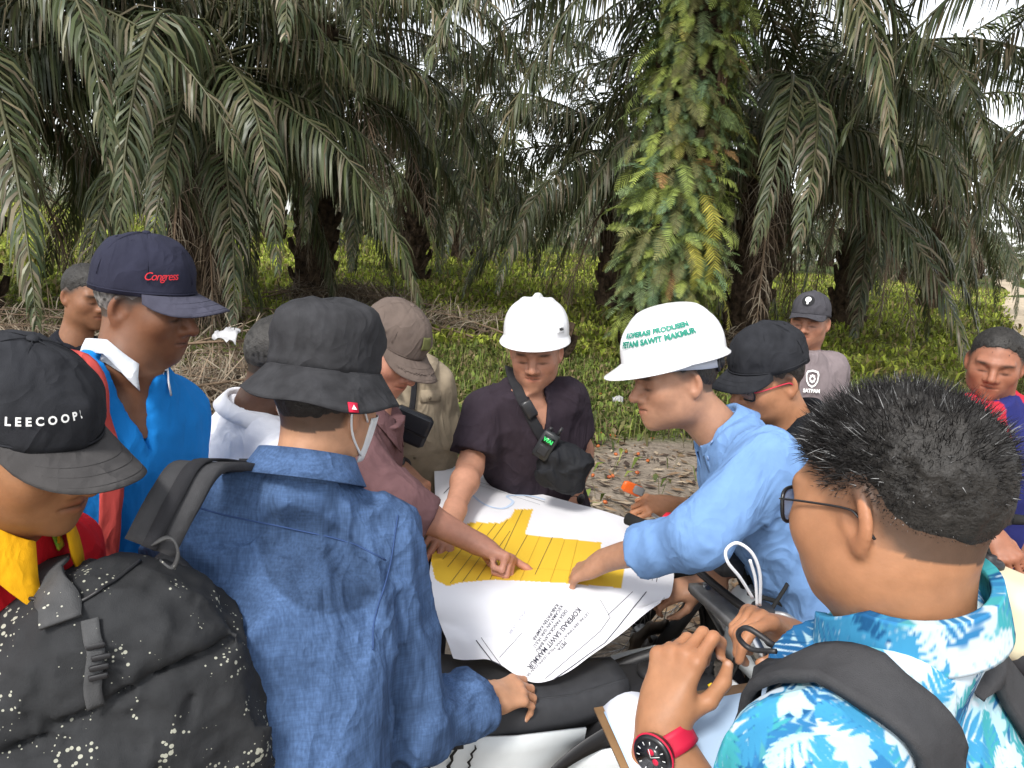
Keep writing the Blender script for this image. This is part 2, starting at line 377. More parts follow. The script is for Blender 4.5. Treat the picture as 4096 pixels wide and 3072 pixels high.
GREENS = [(.12, .17, .035), (.17, .23, .045), (.09, .12, .03), (.24, .29, .06), (.17, .16, .06), (.20, .15, .08)]
blades('weeds', 46000, wedge(4.2, 12, 1.2), (.06, .17), (.02, .05), 11, GREENS, 'low broad-leaved weeds covering the near ground', 'weeds', broad=True)
blades('grass', 50000, wedge(4.2, 14, 1.2), (.08, .26), (.006, .013), 12, GREENS+[(.24, .22, .09)], 'thin green grass among the weeds', 'grass')
blades('undergrowth', 85000, wedge(11, 45, .6), (.11, .28), (.03, .075), 13, [(.20, .25, .035), (.30, .36, .045), (.16, .17, .04), (.38, .42, .07), (.24, .19, .08)], 'bright green undergrowth between the far palms', 'undergrowth', broad=True)
# leaf litter and dry bits on the sandy clearing
def litter():
    g = np.random.default_rng(17); n = 9500; y = g.uniform(3.2, 9.0, n); x = y*g.uniform(-.68, .68, n); z = ground_z(x, y)+.012; a = g.uniform(0, 6.28, n); l = g.uniform(.012, .07, n); w = l*g.uniform(.12, .45, n)
    d = np.stack([np.cos(a), np.sin(a), g.uniform(-.25, .3, n)], 1); s = np.stack([-np.sin(a), np.cos(a), g.uniform(-.3, .3, n)], 1); b = np.stack([x, y, z], 1)
    V4 = np.stack([b-d*l[:, None], b+s*w[:, None], b+d*l[:, None], b-s*w[:, None]], 1).reshape(-1, 3); V4[:, 2] = np.maximum(V4[:, 2], ground_z(V4[:, 0], V4[:, 1])+.012); i = np.arange(n)*4
    pal = np.array([(.10, .065, .04), (.18, .12, .07), (.06, .04, .03), (.34, .27, .19), (.22, .14, .08)]); c = pal[g.integers(5, size=n)]*g.uniform(.6, 1.2, (n, 1))
    o = mobj('leaf_litter', V4, np.stack([i, i+1, i+2, i+3], 1), mat('litter', vcol=True, rough=.9), smooth=False, cols=np.repeat(c, 4, 0), origin=V(0, 0, 0)); tag(o, 'dry brown leaf litter scattered on the sandy ground', 'leaf litter', kind='stuff')
litter()

# ================================================================= OIL PALMS
FROND = mat('palm_leaflet', vcol=True, rough=.42, spec=.45, trans=.16); DRYF = mat('dry_frond', vcol=True, rough=.85, spec=.15)
def frond_mesh(L, e0, droop, seed, nl=112, leaf=1.15, dry=0.0, limp=.5, lw=.046, tipw=1.0):
    """rachis leaves the origin along +x at elevation e0 (deg) and bends down by droop (deg) over its length"""
    g = np.random.default_rng(seed); n = 28; t = np.linspace(0, 1, n); el = np.radians(e0-droop*t**1.25); ds = L/(n-1); p = np.zeros((n, 3)); sway = np.cumsum(np.cumsum(g.normal(0, .004, n)))
    for i in range(1, n): p[i] = p[i-1]+ds*np.array([math.cos(el[i]), 0, math.sin(el[i])])
    p[:, 1] = sway*ds*2
    vs, fs, cs = [], [], []; nv = 0
    # rachis
    w = .065*(1-t)**.8+.008
    for i in range(n):
        T = np.array([math.cos(el[i]), 0, math.sin(el[i])]); N = np.array([-T[2], 0, T[0]]); B = np.array([0, 1.0, 0])
        vs += [p[i]+B*w[i]*.5, p[i]+N*w[i]*.35, p[i]-B*w[i]*.5, p[i]-N*w[i]*.4]; cs += [(.085, .085, .040) if not dry else (.17, .12, .08)]*4
    for i in range(n-1):
        for k in range(4): fs.append((i*4+k, (i+1)*4+k, (i+1)*4+(k+1) % 4, i*4+(k+1) % 4))
    nv = n*4; base = np.array([(.056, .074, .026), (.072, .086, .032), (.044, .062, .026), (.105, .106, .048)])
    for k in range(nl):
        tt = .13+.87*(k+.5)/nl
        for s in (-1, 1):
            u = min(.999, tt+g.normal(0, .004)); fi = u*(n-1); i = int(fi); q = p[i]+(p[min(i+1, n-1)]-p[i])*(fi-i); e = el[i]; T = np.array([math.cos(e), 0, math.sin(e)]); N = np.array([-T[2], 0, T[0]])
            ll = leaf*.95*math.sin(math.pi*min(1, .14+.86*u)**.75)**.6*(1-.45*u)*g.uniform(.85, 1.08)+.06
            fwd = .45+.55*u+g.normal(0, .08); D = nrm(np.array([0, s*1.0, 0])+T*fwd+N*(g.choice([.35, -.05, .15])+g.normal(0, .12)))
            wid = lw*g.uniform(.75, 1.15)*(1-.4*u)*tipw; pts = [q]; dd = D; lim = limp*g.uniform(.5, 1.6)*(1+dry*.5)
            if dry: D = nrm(D+g.normal(0, .42, 3)); dd = D; wid *= g.uniform(.4, .9)
            for j in range(3):
                dd = nrm(dd+np.array([0, 0, -1.0])*lim*(.35+.45*j)); pts.append(pts[-1]+dd*ll/3)
            sv = nrm(np.cross(D, N)+1e-6*T); sv = nrm(sv*.8+N*g.normal(0, .35)+np.array([0, 0, .2])*g.normal())
            ws = [.55, 1, .8, .08]
            for j in range(4): vs += [pts[j]-sv*wid*ws[j]/2, pts[j]+sv*wid*ws[j]/2]
            if dry: col = np.array([(.17, .125, .085), (.23, .18, .13), (.11, .08, .058), (.28, .24, .18)])[g.integers(4)]*g.uniform(.6, 1.2)
            else:
                col = base[g.integers(4)]*g.uniform(.7, 1.3)
                if g.random() < .16: col = np.array((.17, .14, .085))*g.uniform(.6, 1.3)
            tipc = col if g.random() < .6 else col*.4+np.array((.15, .12, .07))*.6
            cs += [col]*4+[col, col, tipc, tipc]
            for j in range(3): fs.append((nv+2*j, nv+2*j+1, nv+2*j+3, nv+2*j+2))
            nv += 8
    return mesh_data('frond', np.array(vs), np.array(fs), DRYF if dry else FROND, False, np.array(cs))
GREEN_F = [frond_mesh(5.6, 62, 95, 1, limp=.8), frond_mesh(5.8, 38, 105, 2, limp=1.5), frond_mesh(5.6, 15, 88, 3, limp=1.7), frond_mesh(5.4, -8, 70, 4, limp=1.6), frond_mesh(6.0, 50, 120, 5, limp=1.2), frond_mesh(5.2, -30, 55, 6, limp=1.5), frond_mesh(5.6, 28, 118, 7, limp=1.7)]
DRY_F = [frond_mesh(4.6, -50, 38, 11, dry=1, limp=1.2, nl=70, lw=.036), frond_mesh(4.8, -25, 62, 12, dry=.6, limp=1.0, nl=70, lw=.036)]
BARK = mat('palm_bark', (.085, .058, .038), .95, .1, col2=(.03, .022, .016), vscale=9, var=.3, bump=1, bscale=18, bdist=.04)
def trunk_shape(h, r0, r1, seed, lean=(0, 0)):
    """tapered trunk wrapped in a spiral of cut frond bases"""
    g = np.random.default_rng(seed); mb = MB(); n = 14; zs = np.linspace(-.3, h, n); rr = np.interp(zs, [-.3, .4, h], [r0*1.15, r0, r1])
    c = lambda z: V(lean[0]*z/h, lean[1]*z/h, z)
    mb.tube([c(z) for z in zs], rr*.82, 14)
    nb = int(h*15)
    for k in range(nb):
        z = .1+(h-.25)*k/nb; a = k*2.39996; r = np.interp(z, [0, h], [r0, r1])*.80; d = V(math.cos(a), math.sin(a), 0); s = V(-math.sin(a), math.cos(a), 0); ln = g.uniform(.14, .32); p = c(z)+d*r*.85
        w = g.uniform(.07, .11); mb.tube([p, p+d*ln*.45+UPZ*ln*.5, p+d*ln*.62+UPZ*ln*1.05], [w, w*.75, w*.5], 5)
    return np.concatenate(mb.v), mb.f
UPZ = V(0, 0, 1)
def place_mesh(name, me, loc, rz, parent, sc=1.0, tilt=0.0):
    o = bpy.data.objects.new(name, me); o.location = tuple(loc); o.rotation_euler = (g_pal.normal(0, .10), tilt, rz); o.scale = (sc,)*3; return link(o, parent)
g_pal = np.random.default_rng(99)
PALM_GROUP = 'oil palms of the plantation'
def palm(label, x, y, h, nf, seed, r0=.42, r1=.34, skirt=2, sc=1.0, lean=(0, 0), az_bias=None, ground=True):
    z = float(ground_z(x, y)); root = empty('oil_palm', (x, y, z-.03), label, 'palm', PALM_GROUP); g = np.random.default_rng(seed)
    v, f = trunk_shape(h, r0, r1, seed, lean); o = bpy.data.objects.new('trunk', mesh_data('trunk', v, f, BARK, False)); link(o, root)
    top = V(lean[0], lean[1], h)
    for k in range(nf):
        a = k*2.39996+seed+g.normal(0, .1); lv = k/nf      # young ones upright, old ones hanging
        opts = [0, 4, 4, 1, 1, 6, 6, 2, 2, 3, 3, 5, 5][min(12, int(lv*13))]
        place_mesh('frond', GREEN_F[opts], top+V(math.cos(a), math.sin(a), 0)*r1*.5+UPZ*(.25-.5*lv), a, root, sc*g.uniform(.88, 1.08), g.normal(0, .10))
    for k in range(skirt):
        a = g.uniform(0, 6.28); place_mesh('dead_frond', DRY_F[k % 2], top+V(math.cos(a), math.sin(a), 0)*r1*.6-UPZ*.5, a, root, sc*.9, g.normal(0, .1))
    return root
def at_ground(px, py_dummy, d): p = P(px, 1000, d); return p[0], p[1]
# near palms: px column, metres ahead, crown height
NEAR = [
    ('dark palm at far left with fronds hanging past the left edge', -150, 9.6, 3.7, 36, 1, .45, 2),
    ('palm behind the navy cap, its fronds hanging to the ground', 800, 11.5, 3.7, 40, 2, .46, 4),
    ('tall palm left of centre with long arching fronds', 1260, 14.5, 4.9, 36, 3, .44, 8),
    ('slim palm left of centre with dead brown skirt', 1660, 20.0, 4.4, 26, 4, .36, 10),
    ('palm left of the fern-covered trunk with drooping grey fronds', 2470, 17.0, 3.4, 30, 5, .42, 6),
    ('palm right of the fern-covered trunk with low drooping crown', 3030, 13.5, 3.9, 36, 6, .42, 6),
    ('palm behind the grey cap with fronds sweeping toward the road', 3430, 17.5, 4.3, 34, 7, .42, 5),
    ('palm by the road with fronds drooping at right', 3760, 24.0, 4.2, 26, 8, .40, 3),
    ('near palm overhanging the top right corner', 5000, 7.8, 6.0, 28, 9, .42, 1),
]
for lab, px, d, h, nf, sd, r0, sk in NEAR:
    x, y = at_ground(px, 0, d); palm(lab, x, y, h, nf, sd, r0, r0*.8, sk, sc=.95)
# the fern-covered trunk
xA, yA = at_ground(2655, 0, 10.6)
palm_A = palm('tall palm trunk wrapped in green ferns behind the lettered hard hat', xA, yA, 6.3, 26, 15, .50, .42, 0, lean=(.12, 0))
# plantation rows behind: each a trunk and a crown
def crown_mesh(seed, nf=26):
    g = np.random.default_rng(seed); vs, fs, cs, n = [], [], [], 0
    for k in range(nf):
        lv = k/nf; me = FAR_F[[0, 0, 1, 1, 2, 2, 3, 3][min(7, int(lv*8))]]; a = k*2.39996+g.normal(0, .1); v, f, c = me; ca, sa = math.cos(a), math.sin(a); sc = g.uniform(.9, 1.1)
        w = v*sc; w = np.stack([w[:, 0]*ca-w[:, 1]*sa, w[:, 0]*sa+w[:, 1]*ca, w[:, 2]], 1); vs.append(w); fs.append(f+n); cs.append(c); n += len(v)
    return mesh_data('crown', np.concatenate(vs), np.concatenate(fs), FROND, False, np.concatenate(cs))
def raw(me):
    n = len(me.vertices); v = np.empty(n*3, np.float32); me.vertices.foreach_get('co', v); f = np.array([tuple(p.vertices) for p in me.polygons]); c = np.empty(n*4, np.float32); me.color_attributes[0].data.foreach_get('color', c); return v.reshape(-1, 3), f, c.reshape(-1, 4)[:, :3]
FAR_F = [raw(frond_mesh(5.6, 50, 110, 21, nl=38, lw=.11)), raw(frond_mesh(5.6, 22, 105, 22, nl=38, lw=.11, limp=.8)), raw(frond_mesh(5.4, -5, 80, 23, nl=38, lw=.11, limp=.9)), raw(frond_mesh(5.2, -35, 50, 24, nl=38, lw=.11, limp=1))]
CROWNS = [crown_mesh(31), crown_mesh(32), crown_mesh(33)]
_tv, _tf = trunk_shape(3.4, .42, .34, 41); TRUNK_FAR = mesh_data('trunk', _tv, _tf, BARK, False)
far = []
gF = np.random.default_rng(55)
for row in range(8):
    for kx in range(-10, 12):
        x = kx*8.2+(row % 2)*4.1-2+gF.normal(0, .6); y = 29+row*8.5+gF.normal(0, .6)
        if abs(x/y) < .80 and abs(x-road_x(y)) > (5.2 if y < 50 else 2.6) and gF.random() < .55: far.append((x, y))
far += [(road_x(y)+o_, y) for y, o_ in ((62, -4), (75, 3), (90, -3), (105, 5), (70, 9), (58, 6.5), (120, 0), (140, -6), (140, 4))]
far.sort(key=lambda q: q[1])
ORD = ['first', 'second', 'third', 'fourth', 'fifth', 'sixth', 'seventh', 'eighth', 'ninth', 'tenth', 'eleventh', 'twelfth', 'thirteenth', 'fourteenth', 'fifteenth', 'sixteenth', 'seventeenth', 'eighteenth', 'nineteenth', 'twentieth']
rows_ = {}
for x, y in far: rows_.setdefault(int(np.clip(round((y-29)/8.5), 0, 13)), []).append((x/y, x, y))
names = {}
for rk, (r_, l_) in enumerate(sorted(rows_.items())):
    for i_, (_, x, y) in enumerate(sorted(l_)): names[(x, y)] = 'distant oil palm, %s from the left in the %s row behind the near palms' % (ORD[min(i_, 19)], ORD[min(rk, 19)])
for k, (x, y) in enumerate(far):
    z = float(ground_z(x, y)); sc = gF.uniform(.85, 1.12)
    root = empty('oil_palm', (x, y, z-.05), names[(x, y)], 'palm', 'distant palms in the rows'); root.scale = (sc,)*3; root.rotation_euler = (0, 0, gF.uniform(0, 6.28))
    link(bpy.data.objects.new('trunk', TRUNK_FAR), root); c = bpy.data.objects.new('crown', CROWNS[k % 3]); c.location = (0, 0, 3.4); link(c, root)

# ---- ferns growing on the trunk
FERN = mat('fern_leaf', vcol=True, rough=.55, spec=.3, trans=.3)
def fern_raw(L, seed, col, curl=1.1, broad=.21, n=26):
    g = np.random.default_rng(seed); t = np.linspace(0, 1, n); el = np.radians(30-curl*105*t**.8); p = np.zeros((n, 3))
    for i in range(1, n): p[i] = p[i-1]+L/(n-1)*np.array([math.cos(el[i]), .03*math.sin(i), math.sin(el[i])])
    vs, fs, cs = [], [], []; nv = 0
    for i in range(1, n-1):
        T = nrm(p[i+1]-p[i-1]); N = V(-T[2], 0, T[0]); pl = broad*L*math.sin(math.pi*(.12+.88*t[i]))**.7*g.uniform(.85, 1.1)
        for s in (-1, 1):
            D = nrm(V(0, s, 0)+T*.45-V(0, 0, .25)+N*g.normal(0, .15)); w = L/(n-1)*.72; q = p[i]; c = np.array(col)*1.75*g.uniform(.65, 1.35)
            m = q+D*pl*.45; vs += [q-T*w*.35, q+T*w*.35, m+T*w*.42, m-T*w*.42, q+D*pl]; cs += [c]*5; fs += [(nv, nv+1, nv+2), (nv, nv+2, nv+3), (nv+3, nv+2, nv+4)]; nv += 5
    for i in range(n-1):
        vs += [p[i]+V(0, .004, 0), p[i]-V(0, .004, 0), p[i+1]-V(0, .003, 0), p[i+1]+V(0, .003, 0)]; cs += [np.array(col)*.8]*4; fs += [(nv, nv+1, nv+2), (nv, nv+2, nv+3)]; nv += 4
    return np.array(vs), np.array(fs), np.array(cs)
FCOL = [(.125, .17, .065), (.10, .155, .08), (.16, .20, .055), (.085, .115, .05), (.21, .25, .06), (.15, .15, .06), (.24, .14, .06), (.30, .27, .07)]
FRAW = [fern_raw(.46+.04*k, 60+k, FCOL[k], curl=1.0+.12*(k % 3)) for k in range(8)]
FMESH = [mesh_data('fern_frond', v, f, FERN, False, c) for v, f, c in FRAW]
gK = np.random.default_rng(71); zA = float(ground_z(xA, yA)); trunkA = [c for c in palm_A.children if c.name.startswith('trunk')][0]
def fern_spot(i, N):
    z = .55+5.4*gK.random()**.95
    if gK.random() < .72: a = gK.uniform(R(180), R(360))
    else: a = gK.uniform(0, 2*np.pi)
    if z < 1.1 and gK.random() < .6: z += .9
    return a, z
for i in range(290):
    a, z = fern_spot(i, 290); a = -gK.uniform(R(8), R(172)) if i % 5 else a; r = .47; k = gK.choice(8, p=[.22, .18, .17, .15, .12, .12, .025, .015])
    o = bpy.data.objects.new('fern_frond', FMESH[k]); o.location = (.12*z/6.3+math.cos(a)*r, math.sin(a)*r, z); o.rotation_euler = (gK.normal(0, .45), gK.normal(-.1, .45), a+gK.normal(0, .8)); s_ = gK.uniform(.55, 1.45); o.scale = (s_, s_, s_); link(o, trunkA)
vs, fs, cs, n = [], [], [], 0
for i in range(1300):      # the rest of the ferns, behind the larger ones
    a, z = fern_spot(i, 520); k = gK.choice(8, p=[.2, .2, .15, .22, .08, .13, .01, .01]); v, f, c = FRAW[k]; s_ = gK.uniform(.5, 1.05); M3 = (Matrix.Rotation(a+gK.normal(0, .6), 3, 'Z') @ Matrix.Rotation(gK.normal(.1, .4), 3, 'Y')); w = (v*s_)@np.array(M3).T+V(.12*z/6.3+math.cos(a)*.40, math.sin(a)*.40, z); vs.append(w); fs.append(f+n); cs.append(c*.85); n += len(v)
o = bpy.data.objects.new('fern_mass', mesh_data('fern_mass', np.concatenate(vs), np.concatenate(fs), FERN, False, np.concatenate(cs))); tag(o, kind='stuff'); link(o, trunkA)
# yellow seedling fronds and hanging dry strips on its right side
YELF = mesh_data('yellow_frond', *fern_raw(1.15, 90, (.32, .29, .06), curl=1.45, broad=.17, n=34)[:2], FERN, False, fern_raw(1.15, 90, (.32, .29, .06), curl=1.45, broad=.17, n=34)[2])
for a, z, s_ in ((-1.05, 2.15, 1.0), (-.95, 1.75, 1.0), (-1.2, 1.55, .8)):
    o = bpy.data.objects.new('yellow_frond', YELF); o.location = (math.cos(a)*.45, math.sin(a)*.45, z+.35); o.rotation_euler = (.2, .35, a); o.scale = (s_,)*3; link(o, trunkA)
mbs = MB(); gS = np.random.default_rng(4)
for k in range(60):
    a = gS.uniform(-.95, -.25); z = gS.uniform(2.6, 5.8); q = V(.08+math.cos(a)*.46, math.sin(a)*.46, z); l = gS.uniform(.6, 1.5); mbs.tube([q, q+V(.03*gS.normal(), -.03, -l*.5), q+V(.06*gS.normal(), -.02, -l)], [.008, .012, .004], 4)
o = bpy.data.objects.new('hanging_fibre', mesh_data('hanging_fibre', np.concatenate(mbs.v), mbs.f, mat('fibre', (.20, .13, .09), .9, .1, var=.3), False)); tag(o, kind='stuff'); link(o, trunkA)

# ---- piles of cut dead fronds
def dead_pile(label, x, y, n, rad, hgt, seed, az=None, sc=.5):
    z = float(ground_z(x, y)); root = empty('dead_frond_pile', (x, y, z), label, 'frond pile', 'piles of cut fronds'); g = np.random.default_rng(seed)
    for k in range(n):
        a = g.uniform(0, 6.28) if az is None else az+g.normal(0, .35)+(math.pi if g.random() < .5 else 0); s_ = sc*g.uniform(.7, 1.15); e = R(28)
        o = bpy.data.objects.new('dry_frond', FLAT_DRY[k % 3]); off = -V(math.cos(a), math.sin(a), 0)*1.9*s_
        o.location = (off[0]+g.normal(0, rad*.35), off[1]+g.normal(0, rad*.35), .04+hgt*k/n*g.uniform(.5, 1.0)); o.rotation_euler = (g.normal(0, .5), g.normal(0, .06), a); o.scale = (s_, s_, s_); link(o, root)
    return root
FLAT_DRY = [frond_mesh(4.2, 12, 26, 14+k, dry=1, limp=.28, nl=62, lw=.04) for k in range(3)]
q = P(930, 1000, 5.6); dead_pile('heap of pale dry palm fronds beside the blue polo', q[0], q[1], 52, .60, .98, 3, az=.25, sc=.38)
q = P(90, 1000, 7.6); dead_pile('heap of dry fronds behind the far-left man', q[0], q[1], 20, .8, .55, 4, az=.1, sc=.5)
q = P(1420, 1000, 14.5); dead_pile('long brown frond pile left of centre in the weeds', q[0], q[1], 18, 1.0, .16, 5, az=.1, sc=.6)
q = P(1780, 1000, 12.3); dead_pile('brown frond pile behind the centre hard hat', q[0], q[1], 16, .8, .14, 6, az=-.1, sc=.5)
q = P(3040, 1000, 11.5); dead_pile('brown frond pile behind the grey cap', q[0], q[1], 18, 1.0, .35, 7, az=-.05, sc=.6)
q = P(860, 1000, 11.0); dead_pile('brown frond pile at the foot of the palm behind the navy cap', q[0], q[1], 14, .6, .5, 8, sc=.4)
# ---- mossy fallen trunk, fruits, litter
la, lb = P(3290, 1000, 9.2), P(3640, 1000, 7.6); la[2] = float(ground_z(la[0], la[1]))+.12; lb[2] = float(ground_z(lb[0], lb[1]))+.10
pts = spline([la, (la+lb)/2+V(.05, .06, .04), lb], 22); gq = np.random.default_rng(8)
lg = empty('fallen_trunk', (la+lb)/2-V(0, 0, .11), 'mossy fallen palm trunk on the ground behind the grey t-shirt', 'log')
MB().tube(pts, .14+.02*gq.normal(size=22), 12).build('trunk', mat('mossy_bark', (.06, .085, .02), .95, .1, col2=(.10, .065, .035), vscale=7, var=.3, bump=1, bscale=20, bdist=.03), lg)
q = P(2235, 1000, 10.5); st = empty('stump', (q[0], q[1], float(ground_z(q[0], q[1]))), 'small dark stump in the weeds left of the fern trunk', 'stump')
_v, _f = trunk_shape(.55, .26, .20, 77); o = bpy.data.objects.new('trunk', mesh_data('stump', _v, _f, BARK, False)); link(o, st)
FRUIT = mat('palm_fruit', (.48, .13, .025), .45, .4, col2=(.22, .04, .015), vscale=30); mbf = MB().lathe((0, 0, 0), (0, 0, 1), [(.002, -.018), (.010, -.014), (.015, -.004), (.014, .006), (.008, .016), (.002, .021)], 10)
FR = mesh_data('fruit', np.concatenate(mbf.v), mbf.f, FRUIT)
gq = np.random.default_rng(12)
for px, py in [(2400, 1600), (2445, 1745), (2392, 1790), (2368, 1822), (2504, 1812), (2552, 1822), (2463, 1824), (2370, 1912), (2450, 1914), (2436, 1918), (2548, 1900), (2456, 1748), (2402, 1738), (2330, 1760), (2520, 1700), (2610, 1760), (2590, 1850), (2350, 2010), (2420, 2020)]:
    p = G(px, py, .0); o = bpy.data.objects.new('palm_fruit', FR); o.location = (p[0], p[1], float(ground_z(p[0], p[1]))+.022); o.rotation_euler = (gq.uniform(1, 2), gq.uniform(0, 6), gq.uniform(0, 6)); link(o); tag(o, 'small orange oil-palm fruit lying on the sandy soil', 'fruit', 'loose fruits on the soil')
def scrap(label, px, py, z, size, seed, m):
    g = np.random.default_rng(seed); p = G(px, py, z) if z < 2 else P(px, py, z); u = np.linspace(-1, 1, 9); X, Y = np.meshgrid(u, u*.6); Z = .9*(noise3(np.stack([X*2.2+seed, Y*2.2, 0*X], -1).astype(np.float32)))+.5*noise3(np.stack([X*5+seed, Y*5, 0*X], -1).astype(np.float32))+Y*.8
    pts = np.stack([p[0]+X*size, p[1]+Y*size, p[2]+Z*size], -1); o = MB().slab(pts, .004).build('plastic_scrap', m, None); tag(o, label, 'litter', 'scraps of litter')
PLAS = mat('white_plastic', (.36, .36, .37), .4, .4)
scrap('crumpled white plastic bag on the dry frond heap', 905, 1368, 5.40, .085, 1, PLAS); scrap('white scrap on the soil right of the centre man', 2470, 1610, .05, .06, 2, PLAS); scrap('white scrap on the sand by the log', 3630, 1440, .05, .07, 3, PLAS)

# ---------------------------------------------------------------- people
def frame(az, pitch=0, roll=0):
    """rows = local axes in world: x right, y forward (face), z up"""
    a = R(az); f = V(math.cos(a), math.sin(a), 0); r = V(math.sin(a), -math.cos(a), 0); u = V(0, 0, 1)
    p = R(pitch); f2 = f*math.cos(p)-u*math.sin(p); u2 = u*math.cos(p)+f*math.sin(p)
    q = R(roll); r3 = r*math.cos(q)-u2*math.sin(q); u3 = u2*math.cos(q)+r*math.sin(q)
    return np.array([r3, f2, u3])
def head_sdf(q, full=1.0, thin=0.0):
    """q in head-local metres. face +y, right +x, eyes at z=0"""
    x = np.abs(q[:, 0]); m = np.stack([x, q[:, 1], q[:, 2]], 1)
    d = s_ell(q, (0, -.010, .030), (.0765, .096, .086))
    d = smin(d, s_ell(q, (0, .022, -.028), (.066*full, .069, .083)), .035)
    d = smin(d, s_ell(q, (0, .026, -.066), (.054*full, .056, .044)), .03)
    d = smin(d, s_ell(m, (.047, .0, -.058), (.020*full, .03, .03)), .035)
    d = smin(d, s_sph(q, (0, .072, -.094), .018), .03)
    d = smin(d, s_sph(m, (.043, .056, -.020), .024*full), .03)
    d = smin(d, s_cap(m, (.008, .091, .021), (.045, .075, .023), .0095), .018)
    d = smax(d, -s_ell(m, (.032, .102, .000), (.021, .019, .013)), .012)
    d = smin(d, s_sph(m, (.0315, .0735, .0), .0150), .006)
    d = smin(d, s_ell(q, (0, .074, -.057), (.030, .022, .027)), .022)
    d = smin(d, s_cap(q, (0, .088, .010), (0, .112, -.026), .0080, .0128), .012)
    d = smin(d, s_sph(m, (.0145, .098, -.031), .0098), .009)
    d = smin(d, s_cap(m, (.0, .0965, -.0515), (.020, .088, -.0555), .0050, .0035), .007)
    d = smin(d, s_cap(m, (.0, .0955, -.0625), (.017, .088, -.0595), .0062, .004), .007)
    d = smax(d, -s_cap(m, (.0, .103, -.0570), (.024, .092, -.0585), .0022), .004)
    # ear
    e = m-np.array([.079, -.012, -.002], np.float32)
    a, b = R(28), R(12)
    ex = e[:, 0]*math.cos(a)+e[:, 1]*math.sin(a); ey = -e[:, 0]*math.sin(a)+e[:, 1]*math.cos(a)
    ey2 = ey*math.cos(b)-e[:, 2]*math.sin(b); ez = ey*math.sin(b)+e[:, 2]*math.cos(b)
    E = np.stack([ex, ey2, ez], 1)
    ear = s_ell(E, (0, 0, .002), (.0085, .0205, .033))
    ear = smin(ear, s_ell(E, (-.001, .006, -.024), (.007, .011, .013)), .006)
    ear = smax(ear, -s_ell(E, (.0085, .003, .004), (.0085, .0125, .022)), .005)
    ear = smin(ear, s_ell(E, (.001, .017, -.004), (.006, .004, .007)), .005)
    d = smin(d, ear, .007)
    return d
def hair_region(q, front=.062, nape=-.062, side=.012):
    """>0 where hair grows"""
    y, z = q[:, 1], q[:, 2]
    line = np.interp(y, [-.12, -.075, -.045, -.015, .012, .035, .055, .075, .11], [nape, nape+.002, nape+.025, side, side-.004, side+.018, front-.012, front, front+.004])
    return z-line
HAND_POSES = {
    # curls (deg) per finger [index, middle, ring, pinky] x 3 joints, spread, thumb direction
    'relaxed': dict(c=[(15, 25, 15), (20, 30, 18), (24, 34, 20), (28, 36, 22)], th=[(.62, .70, -.35), (.35, .9, -.3), (.15, .95, -.3)]),
    'flat':    dict(c=[(2, 8, 5), (2, 8, 5), (4, 8, 6), (6, 10, 6)], spread=1.5, th=[(.72, .66, -.2), (.45, .85, -.15), (.3, .95, -.15)]),
    'point':   dict(c=[(6, 6, 4), (74, 92, 55), (78, 95, 58), (80, 95, 58)], th=[(.55, .70, -.5), (.0, .85, -.55), (-.45, .75, -.45)]),
    'fist':    dict(c=[(64, 84, 50), (70, 88, 52), (74, 90, 54), (78, 90, 54)], th=[(.52, .70, -.48), (.05, .85, -.55), (-.5, .75, -.45)]),
    'grip':    dict(c=[(42, 52, 28), (46, 56, 30), (50, 58, 32), (54, 60, 34)], th=[(.6, .62, -.55), (.2, .85, -.55), (-.15, .9, -.45)]),
    'drape':   dict(c=[(26, 32, 18), (30, 36, 20), (34, 40, 22), (38, 42, 24)], spread=1.2, th=[(.66, .62, -.45), (.3, .85, -.45), (.1, .95, -.3)]),
    'pinch':   dict(c=[(38, 48, 22), (58, 66, 40), (68, 76, 44), (72, 80, 48)], th=[(.50, .70, -.55), (.20, .85, -.55), (.05, .85, -.5)]),
}
def hand_prims(pose, right=True):
    """list of capsules in hand-local frame (x toward thumb, y toward fingers, z back of hand)"""
    pz = HAND_POSES[pose] if isinstance(pose, str) else pose; sp = pz.get('spread', 1.0); out = []
    base = [(.031, .094), (.0105, .099), (-.0105, .095), (-.0300, .086)]
    ln = [(.044, .027, .022), (.048, .031, .023), (.044, .029, .023), (.035, .021, .020)]
    rd = [(.0098, .0090, .0080, .0066), (.0102, .0092, .0082, .0068), (.0096, .0088, .0078, .0064), (.0085, .0076, .0068, .0058)]
    for i in range(4):
        p = V(base[i][0], base[i][1], .002); sa = R((base[i][0]/.030)*5.0*sp); a = 0
        for j in range(3):
            a += R(pz['c'][i][j]); d = V(math.sin(sa)*math.cos(a), math.cos(sa)*math.cos(a), -math.sin(a)); q = p+d*ln[i][j]
            out.append((p, q, rd[i][j], rd[i][j+1], 'f%d' % i)); p = q
        out.append((V(base[i][0]*.55, .025, .001), V(base[i][0], base[i][1], .0), .0125, .0112, 'palm'))
    p = V(.022, .022, -.006)
    for j, l in enumerate((.044, .034, .026)):
        d = nrm(pz['th'][j]); q = p+d*l; out.append((p, q, (.0155, .0118, .0105)[j], (.0118, .0105, .0078)[j], 'thumb')); p = q
    return out
def hand_frame(fdir, dorsal, right):
    """rows: thumb side, fingers, dorsal (a right hand palm-down has its thumb to the left)"""
    y = nrm(fdir); z = nrm(np.asarray(dorsal, float)-y*np.dot(dorsal, y)); x = np.cross(y, z)
    if right: x = -x
    return np.array([x, y, z])
